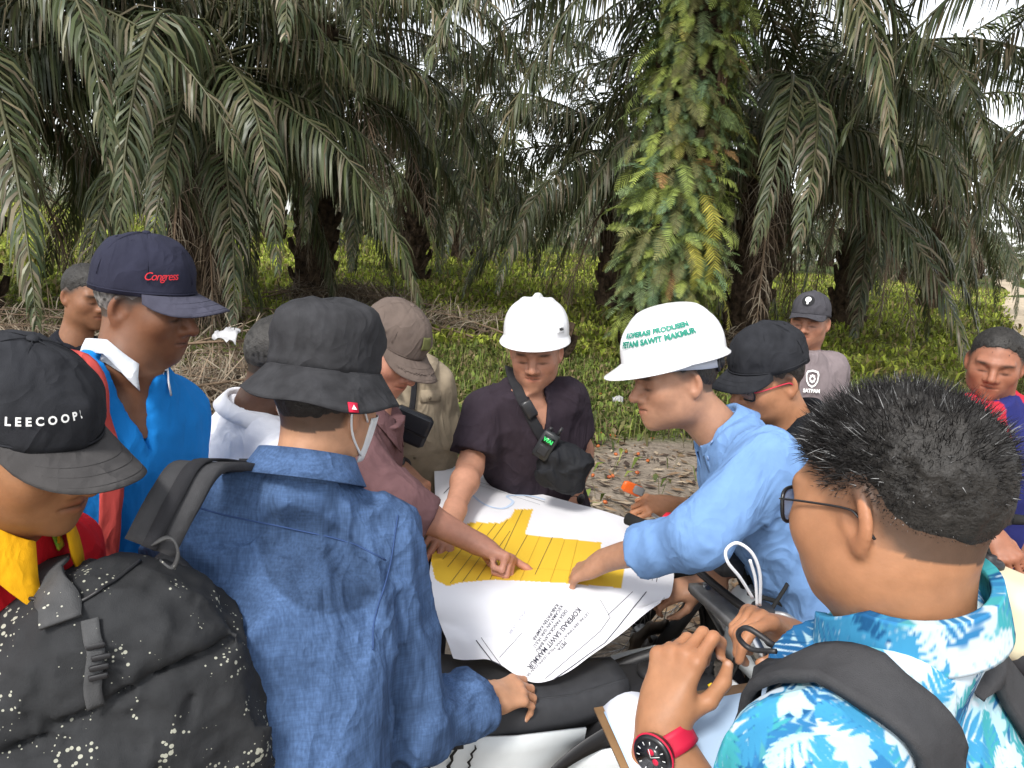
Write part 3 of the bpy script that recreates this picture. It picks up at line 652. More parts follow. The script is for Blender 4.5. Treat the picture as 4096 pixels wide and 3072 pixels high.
def arm_sdf(sh, el, wr, Hf, pose, right, r=(.050, .043, .036, .027), s=1.0):
    prims = hand_prims(pose, right); sh, el, wr = map(np.float32, (sh, el, wr)); Hm = np.asarray(Hf, np.float32)
    mid = el+(wr-el)*.28
    def f(p):
        d = s_cap(p, sh, el, r[0], r[1])
        d = smin(d, smin(s_cap(p, el, mid, r[1]*.96, r[2]*1.12), s_cap(p, mid, wr, r[2]*1.12, r[3]), .03), .03)
        near = np.linalg.norm(p-wr, axis=1) < .30
        if near.any():
            q = ((p[near]-wr)@Hm.T)/s; h = None; fing = {}
            for a, b, ra, rb, k in prims:
                c = s_cap(q, a, b, ra, rb); fing[k] = c if k not in fing else smin(fing[k], c, .004 if k != 'palm' else .016)
            pal = smin(fing.pop('palm'), s_ell(q, (.020, .034, -.008), (.018, .030, .014)), .012)
            pal = smin(pal, s_ell(q, (-.024, .040, -.006), (.014, .036, .013)), .012)
            fg = None
            for k in fing:
                if k == 'thumb': continue
                fg = fing[k] if fg is None else np.minimum(fg, fing[k])
            h = smin(smin(pal, fg, .007), fing['thumb'], .006)
            wx = s_cap(q*np.array([.78, 1, 1.18], np.float32), (0, -.06, 0), (0, .03, 0), .0245, .024)
            h = smin(h, wx, .022)
            d2 = d.copy(); d2[near] = smin(d[near], h*s, .020); d = d2
        return d
    return f
def fold_noise(p, amp, seed=0, freq=11.0, stretch=(1, 1, .30)):
    q = p*np.asarray(stretch, np.float32)*freq+np.float32(seed*7.31)
    w = noise3(q*.6+3.1)[:, None]*1.6
    n = noise3(q+w); m = noise3(q*1.9+w+9.7)
    return amp*1.2*((1-np.abs(2*n-1))**2.6-.3) + amp*.7*((1-np.abs(2*m-1))**2.6-.3)

SKIN = mat('skin', vcol=True, rough=.50, spec=.35, var=.10, vscale=28, bump=.16, bscale=240, sss=.08, bdist=.0018)
HAIR = mat('hair', vcol=True, rough=.55, spec=.35, bump=.6, bscale=220)
SHOE = mat('shoe_rubber', (.03, .028, .026), .6, bump=.2, bscale=40)

def quad_split(v, f):
    e = np.stack([f, np.roll(f, -1, 1)], -1); es = np.sort(e.reshape(-1, 2), 1); u, inv = np.unique(es[:, 0].astype(np.int64)*len(v)+es[:, 1], return_inverse=True); inv = inv.reshape(-1, 4)
    n0 = len(v); a, b = u//n0, u % n0; em = (v[a]+v[b])/2; fm = v[f].mean(1); m = n0+inv; c = n0+len(u)+np.arange(len(f))
    out = [np.stack([f[:, k], m[:, k], c, m[:, k-1]], 1) for k in range(4)]
    return np.concatenate([v, em, fm]), np.concatenate(out)
class Person: pass
def make_person(label, head, az, pitch=0, roll=0, s=1.0, tone=(.42, .22, .13), shL=None, shR=None, pelvis=None,
                armL=None, armR=None, shirt=None, trousers=(.03, .03, .04), hair='short', hair_col=(.02, .018, .016), grey=0.0,
                full=1.0, fat=1.0, hres=.0042, sres=.0085, ares=.005, feet=None, moustache=0.0, neck=None, hairline=(.062, -.062, .012), group=None, lids=1.0, fade=.022, armr=1.0, torso_w=1.0, vcut=None):
    """shL/shR = shoulder joints; armL/R = dict(el, wr, f, n, pose); shirt = dict(mat, sleeve, ...)"""
    pr = Person(); H = frame(az, pitch, roll); hc = np.asarray(head, float); pr.H, pr.hc, pr.s = H, hc, s
    shL, shR = np.asarray(shL, float), np.asarray(shR, float); mid = (shL+shR)/2
    pelvis = np.asarray(pelvis, float)
    up = nrm(mid-pelvis); rt = nrm(shR-shL-up*np.dot(shR-shL, up)); fw = np.cross(up, rt); pr.rt, pr.fw, pr.up = rt, fw, up
    def hang(sh, sgn):
        el = sh+rt*sgn*.055-UPZ*.265-fw*.015; return dict(el=el, wr=el-UPZ*.235+fw*.05, f=nrm(-UPZ+fw*.12), n=rt*sgn, pose='relaxed', res=.0085)
    armL = armL or hang(shL, -1); armR = armR or hang(shR, 1)
    nb = mid+up*.045+fw*.0 if neck is None else np.asarray(neck, float); pr.nb = nb
    gz = float(ground_z(pelvis[0], pelvis[1])); base = V(pelvis[0], pelvis[1], gz)
    root = empty('person', base, label, 'person', group or 'people gathered round the map'); pr.root = root
    tonev = np.array(tone)
    L = lambda p: hc+(np.asarray(p, float)*s)@H          # head-local -> world
    pr.L = L
    # ---- torso (skin under the clothes) and legs
    hw = np.linalg.norm(shR-shL)/2; tl = np.linalg.norm(mid-pelvis)
    T = np.array([-.12, 0, .18, .42, .66, .84, .95, 1.03, 1.12, 1.2])
    A = np.array([.15, .170, .160, .160, .178, hw*1.0, hw*.93, hw*.60, .062, .055])*np.array([torso_w]*5+[1]*5)
    Bd = np.array([.11, .118, .112, .116, .124, .115, .095, .075, .060, .055])*fat
    A[:5] *= fat**.6
    pel32, mid32, rt32, fw32, up32 = [np.float32(k) for k in (pelvis, mid, rt, fw, up)]
    def torso(p, grow=0.0):
        d = p-pel32; t = (d@up32)/tl; a = np.interp(t, T, A).astype(np.float32)+grow; b = np.interp(t, T, Bd).astype(np.float32)+grow
        u = np.abs(d@rt32)/a; v = np.abs(d@fw32+.012*np.sin(t*4))/b
        k = (u**2.4+v**2.4)**(1/2.4); e = (k-1)*np.minimum(a, b)
        e = np.maximum(e, (t-1.14)*tl); return np.maximum(e, (-.16-t)*tl)
    # ---- skin: head and neck
    nk_top = L((0, -.022, -.045)); nd = nrm(nk_top-nb); pr.nd = nd
    def fhead(p):
        q = ((p-np.float32(hc))@np.float32(H).T)/np.float32(s)
        d = head_sdf(q, full)*s
        d = smin(d, s_cap(p, nk_top, nb-nd*.005+fw*.004, .054*s*fat**.5, .060*s*fat**.5), .030)
        if vcut:
            q2 = p-np.float32(nb); d = smin(d, np.maximum(torso(p, -.004), s_sph(p, nb+fw*.09-up*.07, .15)), .03)
        return d
    ext = .17*s
    lo = np.minimum(hc-ext, nb-.15); hi = np.maximum(hc+ext, nb+.15)
    hv, hf = surface_net(fhead, lo, hi, hres)
    q = ((hv-hc)@H.T)/s; x, y, z = np.abs(q[:, 0]), q[:, 1], q[:, 2]
    c = np.tile(tonev, (len(hv), 1))
    g = lambda cx, cy, cz, sx, sy, sz: np.exp(-(((x-cx)/sx)**2+((y-cy)/sy)**2+((z-cz)/sz)**2))
    def mixc(w, col):
        nonlocal c
        w = np.clip(w, 0, 1)[:, None]; c = c*(1-w)+np.array(col)*w
    red = tonev*np.array([1.05, .80, .75])
    mixc(.35*g(.04, .07, -.025, .03, .03, .025)+.4*g(0, .11, -.028, .02, .02, .02)+.4*g(.088, -.01, 0, .012, .04, .05), red)
    mixc(.85*np.clip(g(0, .097, -.057, .021, .014, .0105)*1.4, 0, 1), tonev*np.array([.80, .52, .52]))
    mixc(1.0*np.clip(g(0, .097, -.0572, .022, .012, .0022)*1.2, 0, 1), tonev*.25)
    brow = np.clip(1.7*g(.034, .083, .0215, .021, .018, .0048), 0, 1)
    mixc(.85*brow, (.015, .012, .01))
    mixc(.8*lids*np.clip(1.5*g(.0325, .089, -.0065, .0165, .012, .0030), 0, 1), (.012, .009, .008))
    mixc(.35*np.clip(g(.033, .088, .004, .018, .014, .008), 0, 1), tonev*.55)
    mixc(.5*g(.010, .104, -.0365, .006, .012, .004), tonev*.15)
    if moustache: mixc(moustache*(np.clip(1.6*g(.008, .094, -.0455, .021, .013, .0045), 0, 1)+.5*g(0, .085, -.085, .022, .02, .016)), (.02, .016, .014))
    hr = hair_region(q, *hairline)
    if hair is not None and hair != 'bald':
        inside = (np.abs(s_ell(q.astype(np.float32), (0, -.010, .030), (.0765, .096, .086))) < .012)
        sc = np.clip((.35 if fade < .03 else .62)+hr/fade+.35*(noise3((q*90).astype(np.float32))-.5), 0, 1)*inside
        mixc(.82*sc, np.array(hair_col)*1.3)
    parts = [(hv, hf)]; cols = [c]
    # ---- skin: arms and hands
    def do_arm(arm, sh, right):
        if arm is None: return None
        Hf = hand_frame(arm['f'], arm['n'], right); hs_ = arm.get('s', 1.0)*s
        el, wr = np.asarray(arm['el'], float), np.asarray(arm['wr'], float)
        rr = np.array((.047, .041, .037, .027))*armr
        f = arm_sdf(sh, el, wr, Hf, arm['pose'], right, rr, hs_)
        P3 = np.array([sh, el, wr, wr+Hf[1]*.12*hs_]); lo = P3.min(0)-.13; hi = P3.max(0)+.13
        av, af = surface_net(f, lo, hi, arm.get('res', ares))
        qq = ((av-wr)@Hf.T)/hs_; ac = np.tile(tonev*arm.get('tone', 1.0), (len(av), 1))
        w = np.clip((qq[:, 1]-.07)/.06, 0, 1)*.35; ac = ac*(1-w[:, None])+red*w[:, None]
        wz = np.clip((-qq[:, 2]-.004)/.012, 0, 1)*(qq[:, 1] > 0)*.4; ac = ac*(1-wz[:, None])+np.minimum(tonev*np.array([1.35, 1.35, 1.35]), .8)*wz[:, None]
        # nails
        for a, b, ra, rb, k in hand_prims(arm['pose'], right):
            pass
        tips = {}
        for a, b, ra, rb, k in hand_prims(arm['pose'], right): tips[k] = (a, b, rb)
        for k in ('f0', 'f1', 'f2', 'f3', 'thumb'):
            a, b, rb = tips[k]; d = nrm(b-a); nn = nrm(np.cross(d, [1, 0, 0])); nn = nn if k != 'thumb' else nrm(np.cross(d, nrm(np.cross(d, (.4, 0, 1)))))*-1
            if np.dot(nn, (0, 0, 1)) < 0 and k == 'thumb': nn = -nn
            ctr = b-d*.001+nn*rb*.9; wn_ = np.exp(-((np.linalg.norm(qq-ctr, axis=1))/.0052)**2); wn_ = np.clip(wn_*1.8-.5, 0, 1)*.7
            ac = ac*(1-wn_[:, None])+np.array([.62, .42, .34])*wn_[:, None]
        parts.append((av, af)); cols.append(ac)
        return Hf
    pr.HL = do_arm(armL, shL, False); pr.HR = do_arm(armR, shR, True)
    frt = nrm(V(fw[0], fw[1], 0)); lrt = nrm(V(rt[0], rt[1], 0))
    if feet is None: feet = [base-lrt*.11, base+lrt*.11]
    legs = []
    for sgn, ft in ((-1, feet[0]), (1, feet[1])):
        ft = np.asarray(ft, float); hip = pelvis+rt*sgn*.085-V(0, 0, .02); ank = V(ft[0], ft[1], gz+.085)
        kn = (hip+ank)/2+frt*.03+V(0, 0, .0); legs.append((hip, kn, ank))
    def flegs(p, grow):
        d = None
        for hip, kn, ank in legs:
            e = smin(s_cap(p, hip, kn, .078+grow, .060+grow), s_cap(p, kn, ank, .060+grow, .048+grow*1.2), .05); d = e if d is None else smin(d, e, .03)
        return d
    def fbody(p): return smin(torso(p, -.022), flegs(p, -.02), .05)
    zmin = gz+.06
    allp = np.array([shL, shR, pelvis]+[k for l in legs for k in l]); lo = allp.min(0)-.16; hi = allp.max(0)+.10
    bv, bf = surface_net(fbody, lo, hi, .028, 2.0); parts.append((bv, bf)); cols.append(np.tile(tonev, (len(bv), 1)))
    v_, f_ = join_meshes(parts)
    mobj('body', v_, f_, SKIN, root, cols=np.concatenate(cols), origin=base)
    # ---- shirt
    sd_ = dict(sleeve=.30, wr=.006, grow=.006, seed=1, hem=-.10, cuff=0, neckcut=.0); sd_.update(shirt or {})
    arms = []
    for arm, sh in ((armL, shL), (armR, shR)):
        if arm is None:
            el = sh-up*.28+(sh-mid)*.25; wr = el-up*.24
        else: el, wr = np.asarray(arm['el'], float), np.asarray(arm['wr'], float)
        arms.append((np.asarray(sh), el, wr))
    pr.arms = arms
    sl = sd_['sleeve']; ncp = nb+nd*sd_['neckcut']
    def cuff_point(sh, el, wr):
        l1, l2 = np.linalg.norm(el-sh), np.linalg.norm(wr-el); d = sl*(l1+l2)
        if d <= l1: return sh+(el-sh)*d/l1, nrm(el-sh), 0
        return el+(wr-el)*min(1, (d-l1)/l2), nrm(wr-el), 1
    # a short sleeve ends on the upper arm
    def fshirt(p):
        d = torso(p, sd_['grow'])
        for sgn, sh in ((-1, shL), (1, shR)):
            d = smin(d, s_cap(p, nb-nd*.020+rt*sgn*.030-fw*.012, sh-up*.005-rt*sgn*.02, .047+sd_['grow']*.5, .050+sd_['grow']), .045)
        for sh, el, wr in arms:
            cp, cdir, seg = cuff_point(sh, el, wr); g0 = sd_['grow']
            R0 = .058*armr+g0
            if seg == 0: e = s_cap(p, sh, cp+cdir*.03, R0, .060*armr+g0)
            else:
                e = smin(s_cap(p, sh, el, R0, .049*armr+g0), s_cap(p, el, cp+cdir*.03, .049*armr+g0, .039*armr+g0), .03)
                if sd_['cuff']:
                    e = smin(e, s_cap(p, cp-cdir*sd_['cuff'], cp+cdir*.02, .044*armr+g0+.004, .043*armr+g0+.004), .008)
            e = np.maximum(e, (p-np.float32(cp))@np.float32(cdir))
            d = smin(d, e, .055)
        d = d - fold_noise(p-np.float32(base), sd_['wr'], sd_['seed'])
        near = sum(np.exp(-(np.linalg.norm(p-np.float32(el), axis=1)/.09)**2) + .8*np.exp(-(np.linalg.norm(p-np.float32(sh-up*.07), axis=1)/.10)**2) for sh, el, wr in arms)
        d = d - near*fold_noise(p-np.float32(base), sd_['wr']*1.0, sd_['seed']+3, 17, (1, 1, .8))
        d = smax(d, -s_cap(p, ncp+nd*.055+fw*.006, ncp+nd*.35, .062*fat**.5), .014)
        if vcut:
            q2 = p-np.float32(nb); h_ = q2@up32; x_ = q2@rt32+vcut[2]; wdg = np.maximum(np.maximum(np.abs(x_)-vcut[1]*np.clip(1+h_/vcut[0], 0, 1), -(h_+vcut[0])), -(q2@fw32)); d = smax(d, -np.maximum(wdg, 0.0-1e3*(h_ < -vcut[0])*0), .006)
        return np.maximum(d, (sd_['hem']*tl)-((p-pel32)@up32))
    pts = [shL, shR, pelvis+up*sd_['hem']*tl, nb]+[k for a in arms for k in ((a[1], cuff_point(*a)[0]) if cuff_point(*a)[2] else (cuff_point(*a)[0],))]
    pts = np.array(pts); lo = pts.min(0)-.19*max(1, fat); hi = pts.max(0)+.19*max(1, fat)
    sv, sf = surface_net(fshirt, lo, hi, sres)
    if sd_.get('fine'):
        sv, sf = quad_split(sv, sf); ce = sv[sf].mean(1); dd = ce-cam_pos; zz = dd@cam_fwd; ax_, ay_ = CX+F_PX*(dd@cam_right)/zz, CY-F_PX*(dd@cam_up)/zz
        m_ = (zz > .1) & (ax_ > 2500) & (ax_ < 4400) & (ay_ > 2300) & (ay_ < 3300); v2, f2 = quad_split(sv, sf[m_]); sv, sf = v2, np.concatenate([sf[~m_], f2])
    pr.fshirt = fshirt
    scol = sd_['colf'](sv, pr) if 'colf' in sd_ else None
    pr.shirt = mobj('shirt', sv, sf, sd_['mat'], root, cols=scol, origin=base)
    # ---- trousers, shoes
    tm = trousers if not isinstance(trousers, tuple) else cloth('trousers_%d_%d_%d' % tuple(int(k*255) for k in trousers), trousers)
    def ftr(p):
        d = smin(flegs(p, .008), np.maximum(torso(p, .0), ((p-pel32)@up32)-.10), .05)-fold_noise(p, .005, sd_['seed']+5, 8)
        return np.maximum(d, zmin+.03-p[:, 2])
    lo = allp.min(0)-.17; hi = allp.max(0)+.05; hi[2] = pelvis[2]+.22
    tv, tf = surface_net(ftr, lo, hi, .014, 2.0)
    mobj('trousers', tv, tf, tm, root, origin=base)
    for hip, kn, ank in legs:
        a0 = V(ank[0], ank[1], gz+.045)
        def fsh(p):
            d = smin(s_cap(p, a0-frt*.04+V(0, 0, .0), a0+frt*.15-V(0, 0, .008), .040, .036), s_cap(p, a0, a0+V(0, 0, .05), .045, .045), .03); return np.maximum(d, gz+.002-p[:, 2])
        zv, zf = surface_net(fsh, a0-.22, a0+.22, .012); mobj('shoe', zv, zf, SHOE, root)
    # ---- hair
    if hair not in (None, 'bald'):
        th = {'short': .006, 'crop': .004, 'thick': .013, 'spiky': .010}[hair]
        def fhair(p):
            q = ((p-np.float32(hc))@np.float32(H).T)/np.float32(s)
            n = noise3(q*np.array([70, 70, 45], np.float32))-.5; n2 = noise3(q*160)-.5
            hr_ = hair_region(q, *hairline)+n*.014+n2*.010-(.020 if fade > .03 else 0); tp_ = np.clip(hr_/(fade*2.2), .0, 1)
            d = s_ell(q, (0, -.010, .030), (.0765, .096, .086))-th*tp_-(n*.006+n2*.004)*tp_*min(1, th/.009)+.001
            top = np.clip((q[:, 2]-.03)/.06, 0, 1)
            d = d-th*.5*top
            inner = s_ell(q, (0, -.010, .030), (.0765, .096, .086))+.006
            return np.maximum(np.maximum(smax(d, -hr_*.8+.002, .004), -inner), -s_ell(q*np.array([1, 1, 1], np.float32), (0, .06, -.01), (.075, .06, .062)))*s
        hv2, hf2 = surface_net(fhair, hc-.15*s, hc+.15*s, max(.0034, hres*.9))
        hc_ = np.tile(np.array(hair_col), (len(hv2), 1)); nn = noise3(((hv2-hc)*140).astype(np.float32))[:, None]
        hq = ((hv2-hc)@H.T)/s; gw = np.clip(grey*(1.2-np.clip((hq[:, 2]-.0)/.08, 0, 1)), 0, 1)[:, None]*np.clip(nn*2-.4, 0, 1)
        hc_ = hc_*(.7+.7*nn)*(1-gw)+np.array([.22, .21, .2])*gw
        pr.hair = mobj('hair', hv2, hf2, HAIR, root, cols=hc_, origin=base)
    return pr

def strands(pr, n, length, seed, stand=.6, w=.0011, grey=.15, hairline=(.062, -.062, .012), dark=(.012, .011, .011), cone=(0, -.010, .030)):
    """short stiff hairs standing off the scalp, one mesh, child of the person's hair"""
    g = np.random.default_rng(seed); d = g.normal(size=(n*3, 3)); d /= np.linalg.norm(d, axis=1)[:, None]
    c = np.array(cone); q = c+d*np.array([.0765, .096, .086]); keep = hair_region(q, *hairline) > g.normal(0, .006, len(q)); q, d = q[keep][:n], d[keep][:n]
    nn = d/np.array([.0765, .096, .086]); nn /= np.linalg.norm(nn, axis=1)[:, None]
    topw = np.clip((q[:, 2]-.0)/.07, .12, 1)
    flow = np.stack([q[:, 0]*2, .35+0*q[:, 0], .5+0*q[:, 0]], 1)
    dirv = nn*stand+flow*(1-stand)*.6+g.normal(0, .30, nn.shape); dirv /= np.linalg.norm(dirv, axis=1)[:, None]
    ln = length*topw*g.uniform(.6, 1.15, len(q)); tip = q+dirv*ln[:, None]; midp = q+dirv*ln[:, None]*.55-nn*(ln*.02)[:, None]
    side = np.cross(dirv, g.normal(size=dirv.shape)); side /= np.linalg.norm(side, axis=1)[:, None]
    k = w/2; a = q-nn*.004-side*k; b = q-nn*.004+side*k; m1 = midp-side*k*.8; m2 = midp+side*k*.8
    vs_ = np.stack([a, b, m2, m1, tip], 1).reshape(-1, 3); i = np.arange(len(q))*5
    f = np.concatenate([np.stack([i, i+1, i+2], 1), np.stack([i, i+2, i+3], 1), np.stack([i+3, i+2, i+4], 1)])
    col = np.tile(np.array(dark), (len(q), 1))*g.uniform(.6, 1.8, (len(q), 1)); gy = (g.random(len(q)) < grey); col[gy] = g.uniform(.10, .35, (gy.sum(), 1))
    cols = np.repeat(col, 5, 0)
    wv = pr.hc+(vs_*pr.s)@pr.H
    return mobj('hair_strands', wv, f, HAIR, pr.hair, smooth=False, cols=cols)

# ---- collars
def shirt_collar(pr, m, h=.035, leaf=.05, r=None, gap=24, point=.03, open_=0.0, tilt=0.0, lift=0.0, name='collar', rx=.068, ry=.068, flare=.012, nw=.6, vert=0.0, spread=1.0):
    """turned-down collar round the neck; gap = half opening at the throat in degrees"""
    nd = nrm(pr.nd*nw+pr.up*(1-nw)+UPZ*vert); c = pr.nb+pr.nd*(.008+lift); fw = nrm(pr.fw-nd*np.dot(pr.fw, nd)); rt = np.cross(fw, nd)
    n = 41; A = np.radians(np.linspace(gap, 360-gap, n)); rows = []
    for a in A:
        fr = math.cos(a)                      # 1 at throat
        dv = fw*math.cos(a)*ry/rx+rt*math.sin(a); e = np.clip((fr-.2)/.8, 0, 1)
        front = -nd*.035*e+fw*.012*e         # collar dips toward the throat
        hh = h*(1-.55*e)
        p0 = c+dv*(rx+.004)-nd*.012+front; p1 = c+dv*(rx+.002)+nd*hh+front; p2 = c+dv*(rx+.010)+nd*(hh+.002)+front
        lf = leaf+point*e**2
        p3 = c+dv*(rx+.010+.007*spread+flare*.6)+nd*(hh-lf*.5)+front*1.2; p4 = c+dv*(rx+.010+.011*spread+flare*1.6)+nd*(hh-lf)+front*1.5+fw*.008*e
        rows.append([p0, p1, p2, p3, p4])
    return MB().slab(rows, .0035).build(name, m, pr.root)
def crew_neck(pr, m, rx=.07, ry=.072, r=.007, drop=.03):
    nd = nrm(pr.nd*.6+pr.up*.4); c = pr.nb+pr.nd*.004; fw = nrm(pr.fw-nd*np.dot(pr.fw, nd)); rt = np.cross(fw, nd); pts = []
    for a in np.linspace(0, 2*math.pi, 41):
        e = max(0, math.cos(a)); pts.append(c+fw*math.cos(a)*(ry+.012*e)+rt*math.sin(a)*rx-nd*drop*e**1.5)
    return MB().tube(pts, r, 6, caps=False).build('neck_band', m, pr.root)

# ---------------------------------------------------------------- things people wear and carry
def text_mesh(s, size=1.0, spacing=1.0, shear=0.0, bold=0.0):
    """flat lettering: (n,2) points centred on the middle, and faces"""
    cu = bpy.data.curves.new('lettering', 'FONT'); cu.body = s; cu.size = size; cu.space_character = spacing; cu.align_x = 'CENTER'; cu.align_y = 'CENTER'; cu.resolution_u = 3; cu.shear = shear; cu.offset = bold
    o = bpy.data.objects.new('lettering', cu); me = o.to_mesh()
    v = np.array([tuple(k.co)[:2] for k in me.vertices]).reshape(-1, 2); f = [tuple(p.vertices) for p in me.polygons]
    o.to_mesh_clear(); bpy.data.objects.remove(o); bpy.data.curves.remove(cu)
    return v, f
def lettering(name, lines, fmap, m, parent):
    """lines: [(text, u, v, size, angle, kwargs)], fmap maps (u,v) arrays to world points"""
    mb = MB()
    for t, u, v, size, ang, kw in lines:
        p, f = text_mesh(t, size, **kw); c, s = math.cos(ang), math.sin(ang)
        mb.add(fmap(u+p[:, 0]*c-p[:, 1]*s, v+p[:, 0]*s+p[:, 1]*c), f)
    return mb.build(name, m, parent, smooth=False)
def on_head(pr, pts): 
    pts = np.asarray(pts, float); return pr.hc+(pts*pr.s)@pr.H
def dome_point(c, r, az, el, sup=2.0):
    """az from the front (0=+y, positive to +x), el elevation"""
    az, el = np.asarray(az, float), np.asarray(el, float)
    return np.stack([c[0]+r[0]*np.sin(az)*np.abs(np.cos(el))**(2/sup), c[1]+r[1]*np.cos(az)*np.abs(np.cos(el))**(2/sup), c[2]+r[2]*np.sign(np.sin(el))*np.abs(np.sin(el))**(2/sup)], -1)
def cap(pr, label, m, mb_, tilt=0, r=(.088, .107, .098), brim=.075, bend=.022, seed=0, soft=.003, c=(0, -.010, .050), brimdir=0, back_open=False, drop=0.0, arch=1.0, edge=0.0, group='caps on heads', brimw=64):
    """baseball cap fitted on pr's head"""
    g = Person(); g.hc, g.s = pr.hc, pr.s; H = pr.H
    t = R(tilt); Hx = np.array([H[0], H[1]*math.cos(t)-H[2]*math.sin(t), H[2]*math.cos(t)+H[1]*math.sin(t)])
    if brimdir: a = R(brimdir); Hx = np.array([Hx[0]*math.cos(a)+Hx[1]*math.sin(a), Hx[1]*math.cos(a)-Hx[0]*math.sin(a), Hx[2]])
    g.H = Hx; g.c, g.r = c, r
    root = empty('cap', on_head(g, V(*c)), label, 'cap', group)
    na, ne = 96, 22; AZ = np.linspace(0, 2*np.pi, na+1)[:-1]; EL = np.linspace(0, np.pi/2*.985, ne)
    az, el = np.meshgrid(AZ, EL, indexing='ij')
    p = dome_point(c, r, az, el, 2.15)
    low = np.where(el < .25, (.25-el)/.25, 0); p[..., 2] += -.012*low-.006*low*(1-np.cos(az))-edge*low
    seam = np.exp(-((np.mod(az+np.pi/6, np.pi/3)-np.pi/6)/.035)**2)*np.cos(el)**.3
    n = dome_point((0, 0, 0), (1/r[0], 1/r[1], 1/r[2]), az, el); n /= np.linalg.norm(n, axis=-1)[..., None]
    w = (noise3((p*26+seed*5.3).astype(np.float32))-.5)*soft*2.2+(noise3((p*55+seed*3.3).astype(np.float32))-.5)*soft
    front = np.clip(np.cos(az), 0, 1)**3*np.sin(2*el)*.006
    p = p+n*(w-seam*.0018+front)[..., None]; P3 = on_head(g, p)
    verts = P3.reshape(-1, 3); i, j = np.meshgrid(np.arange(na), np.arange(ne-1), indexing='ij'); i2 = (i+1) % na
    f = np.stack([i*ne+j, i2*ne+j, i2*ne+j+1, i*ne+j+1], -1).reshape(-1, 4)
    crown = mobj('crown', verts, f[:, ::-1].copy(), m, root, origin=on_head(g, V(*c)))
    md = crown.modifiers.new('thickness', 'SOLIDIFY'); md.thickness = .002; md.offset = -1
    for k in range(6):      # panel seams
        a = R(60*k); MB().tube([on_head(g, dome_point(c, np.array(r)*1.006, a, e_)) for e_ in np.linspace(.12, 1.5, 16)], .0009, 4).build('panel_seam', m, crown)
    # sweat band line
    band = [on_head(g, dome_point(c, np.array(r)*1.004, a, .06)+V(0, 0, -.011-.006*(1-math.cos(a))*.8-edge)) for a in np.linspace(0, 2*np.pi, 65)]
    MB().tube(band, .0018, 5, caps=False).build('hem', m, crown)
    MB().lathe(on_head(g, V(c[0], c[1], c[2]+r[2]-.001)), Hx[2], [(.009, 0), (.009, .002), (.006, .005), (.001, .006)], 14).build('button', m, root)
    for k in range(6):
        a = R(30+60*k); q = dome_point(c, np.array(r)*1.004, a, 1.0); nn = nrm(dome_point((0, 0, 0), (1/r[0], 1/r[1], 1/r[2]), a, 1.0))
        MB().torus(on_head(g, q), nn@Hx, .0035*pr.s, .0012, 12, 5).build('eyelet', m, crown)
    # visor
    nu, nv = 33, 10; U = np.linspace(-.996, .996, nu); Wv = np.linspace(0, 1, nv); rows = []
    for u in U:
        a = u*R(brimw); b0 = dome_point(c, r, a, .02)+V(0, -.002, -.012-edge); row = []
        for v in Wv:
            ext = brim*v*(1-abs(u)**2.4)**.72
            q = b0+V(math.sin(a)*.16*ext, ext, -bend*v**1.4*.6-arch*.050*u*u*v*(1-abs(u)**2.4)**.72-drop*v); row.append(q)
        rows.append(on_head(g, row))
    br = MB().slab(rows, .0032).build('visor', mb_, root)
    for k in (.5, .72, .92):
        st = [on_head(g, None) if False else rows[i][int(k*(nv-1))]+Hx[2]*.0020 for i in range(2, nu-2)]
        MB().tube(st, .0007, 4).build('stitching', mb_, br)
    g.root = root; g.crown = crown; g.visor = br; g.rows = rows
    # map (u along the brow in metres, v up) onto the crown around azimuth a0
    def onto(a0, el0, off=.0012):
        def fm(u, v):
            q = dome_point(c, np.array(r)*1.0+off+.004, a0-np.asarray(u)/r[1], el0+np.asarray(v)/r[2], 2.15); return on_head(g, q)
        return fm
    g.onto = onto
    return g
SUPH = 2.5
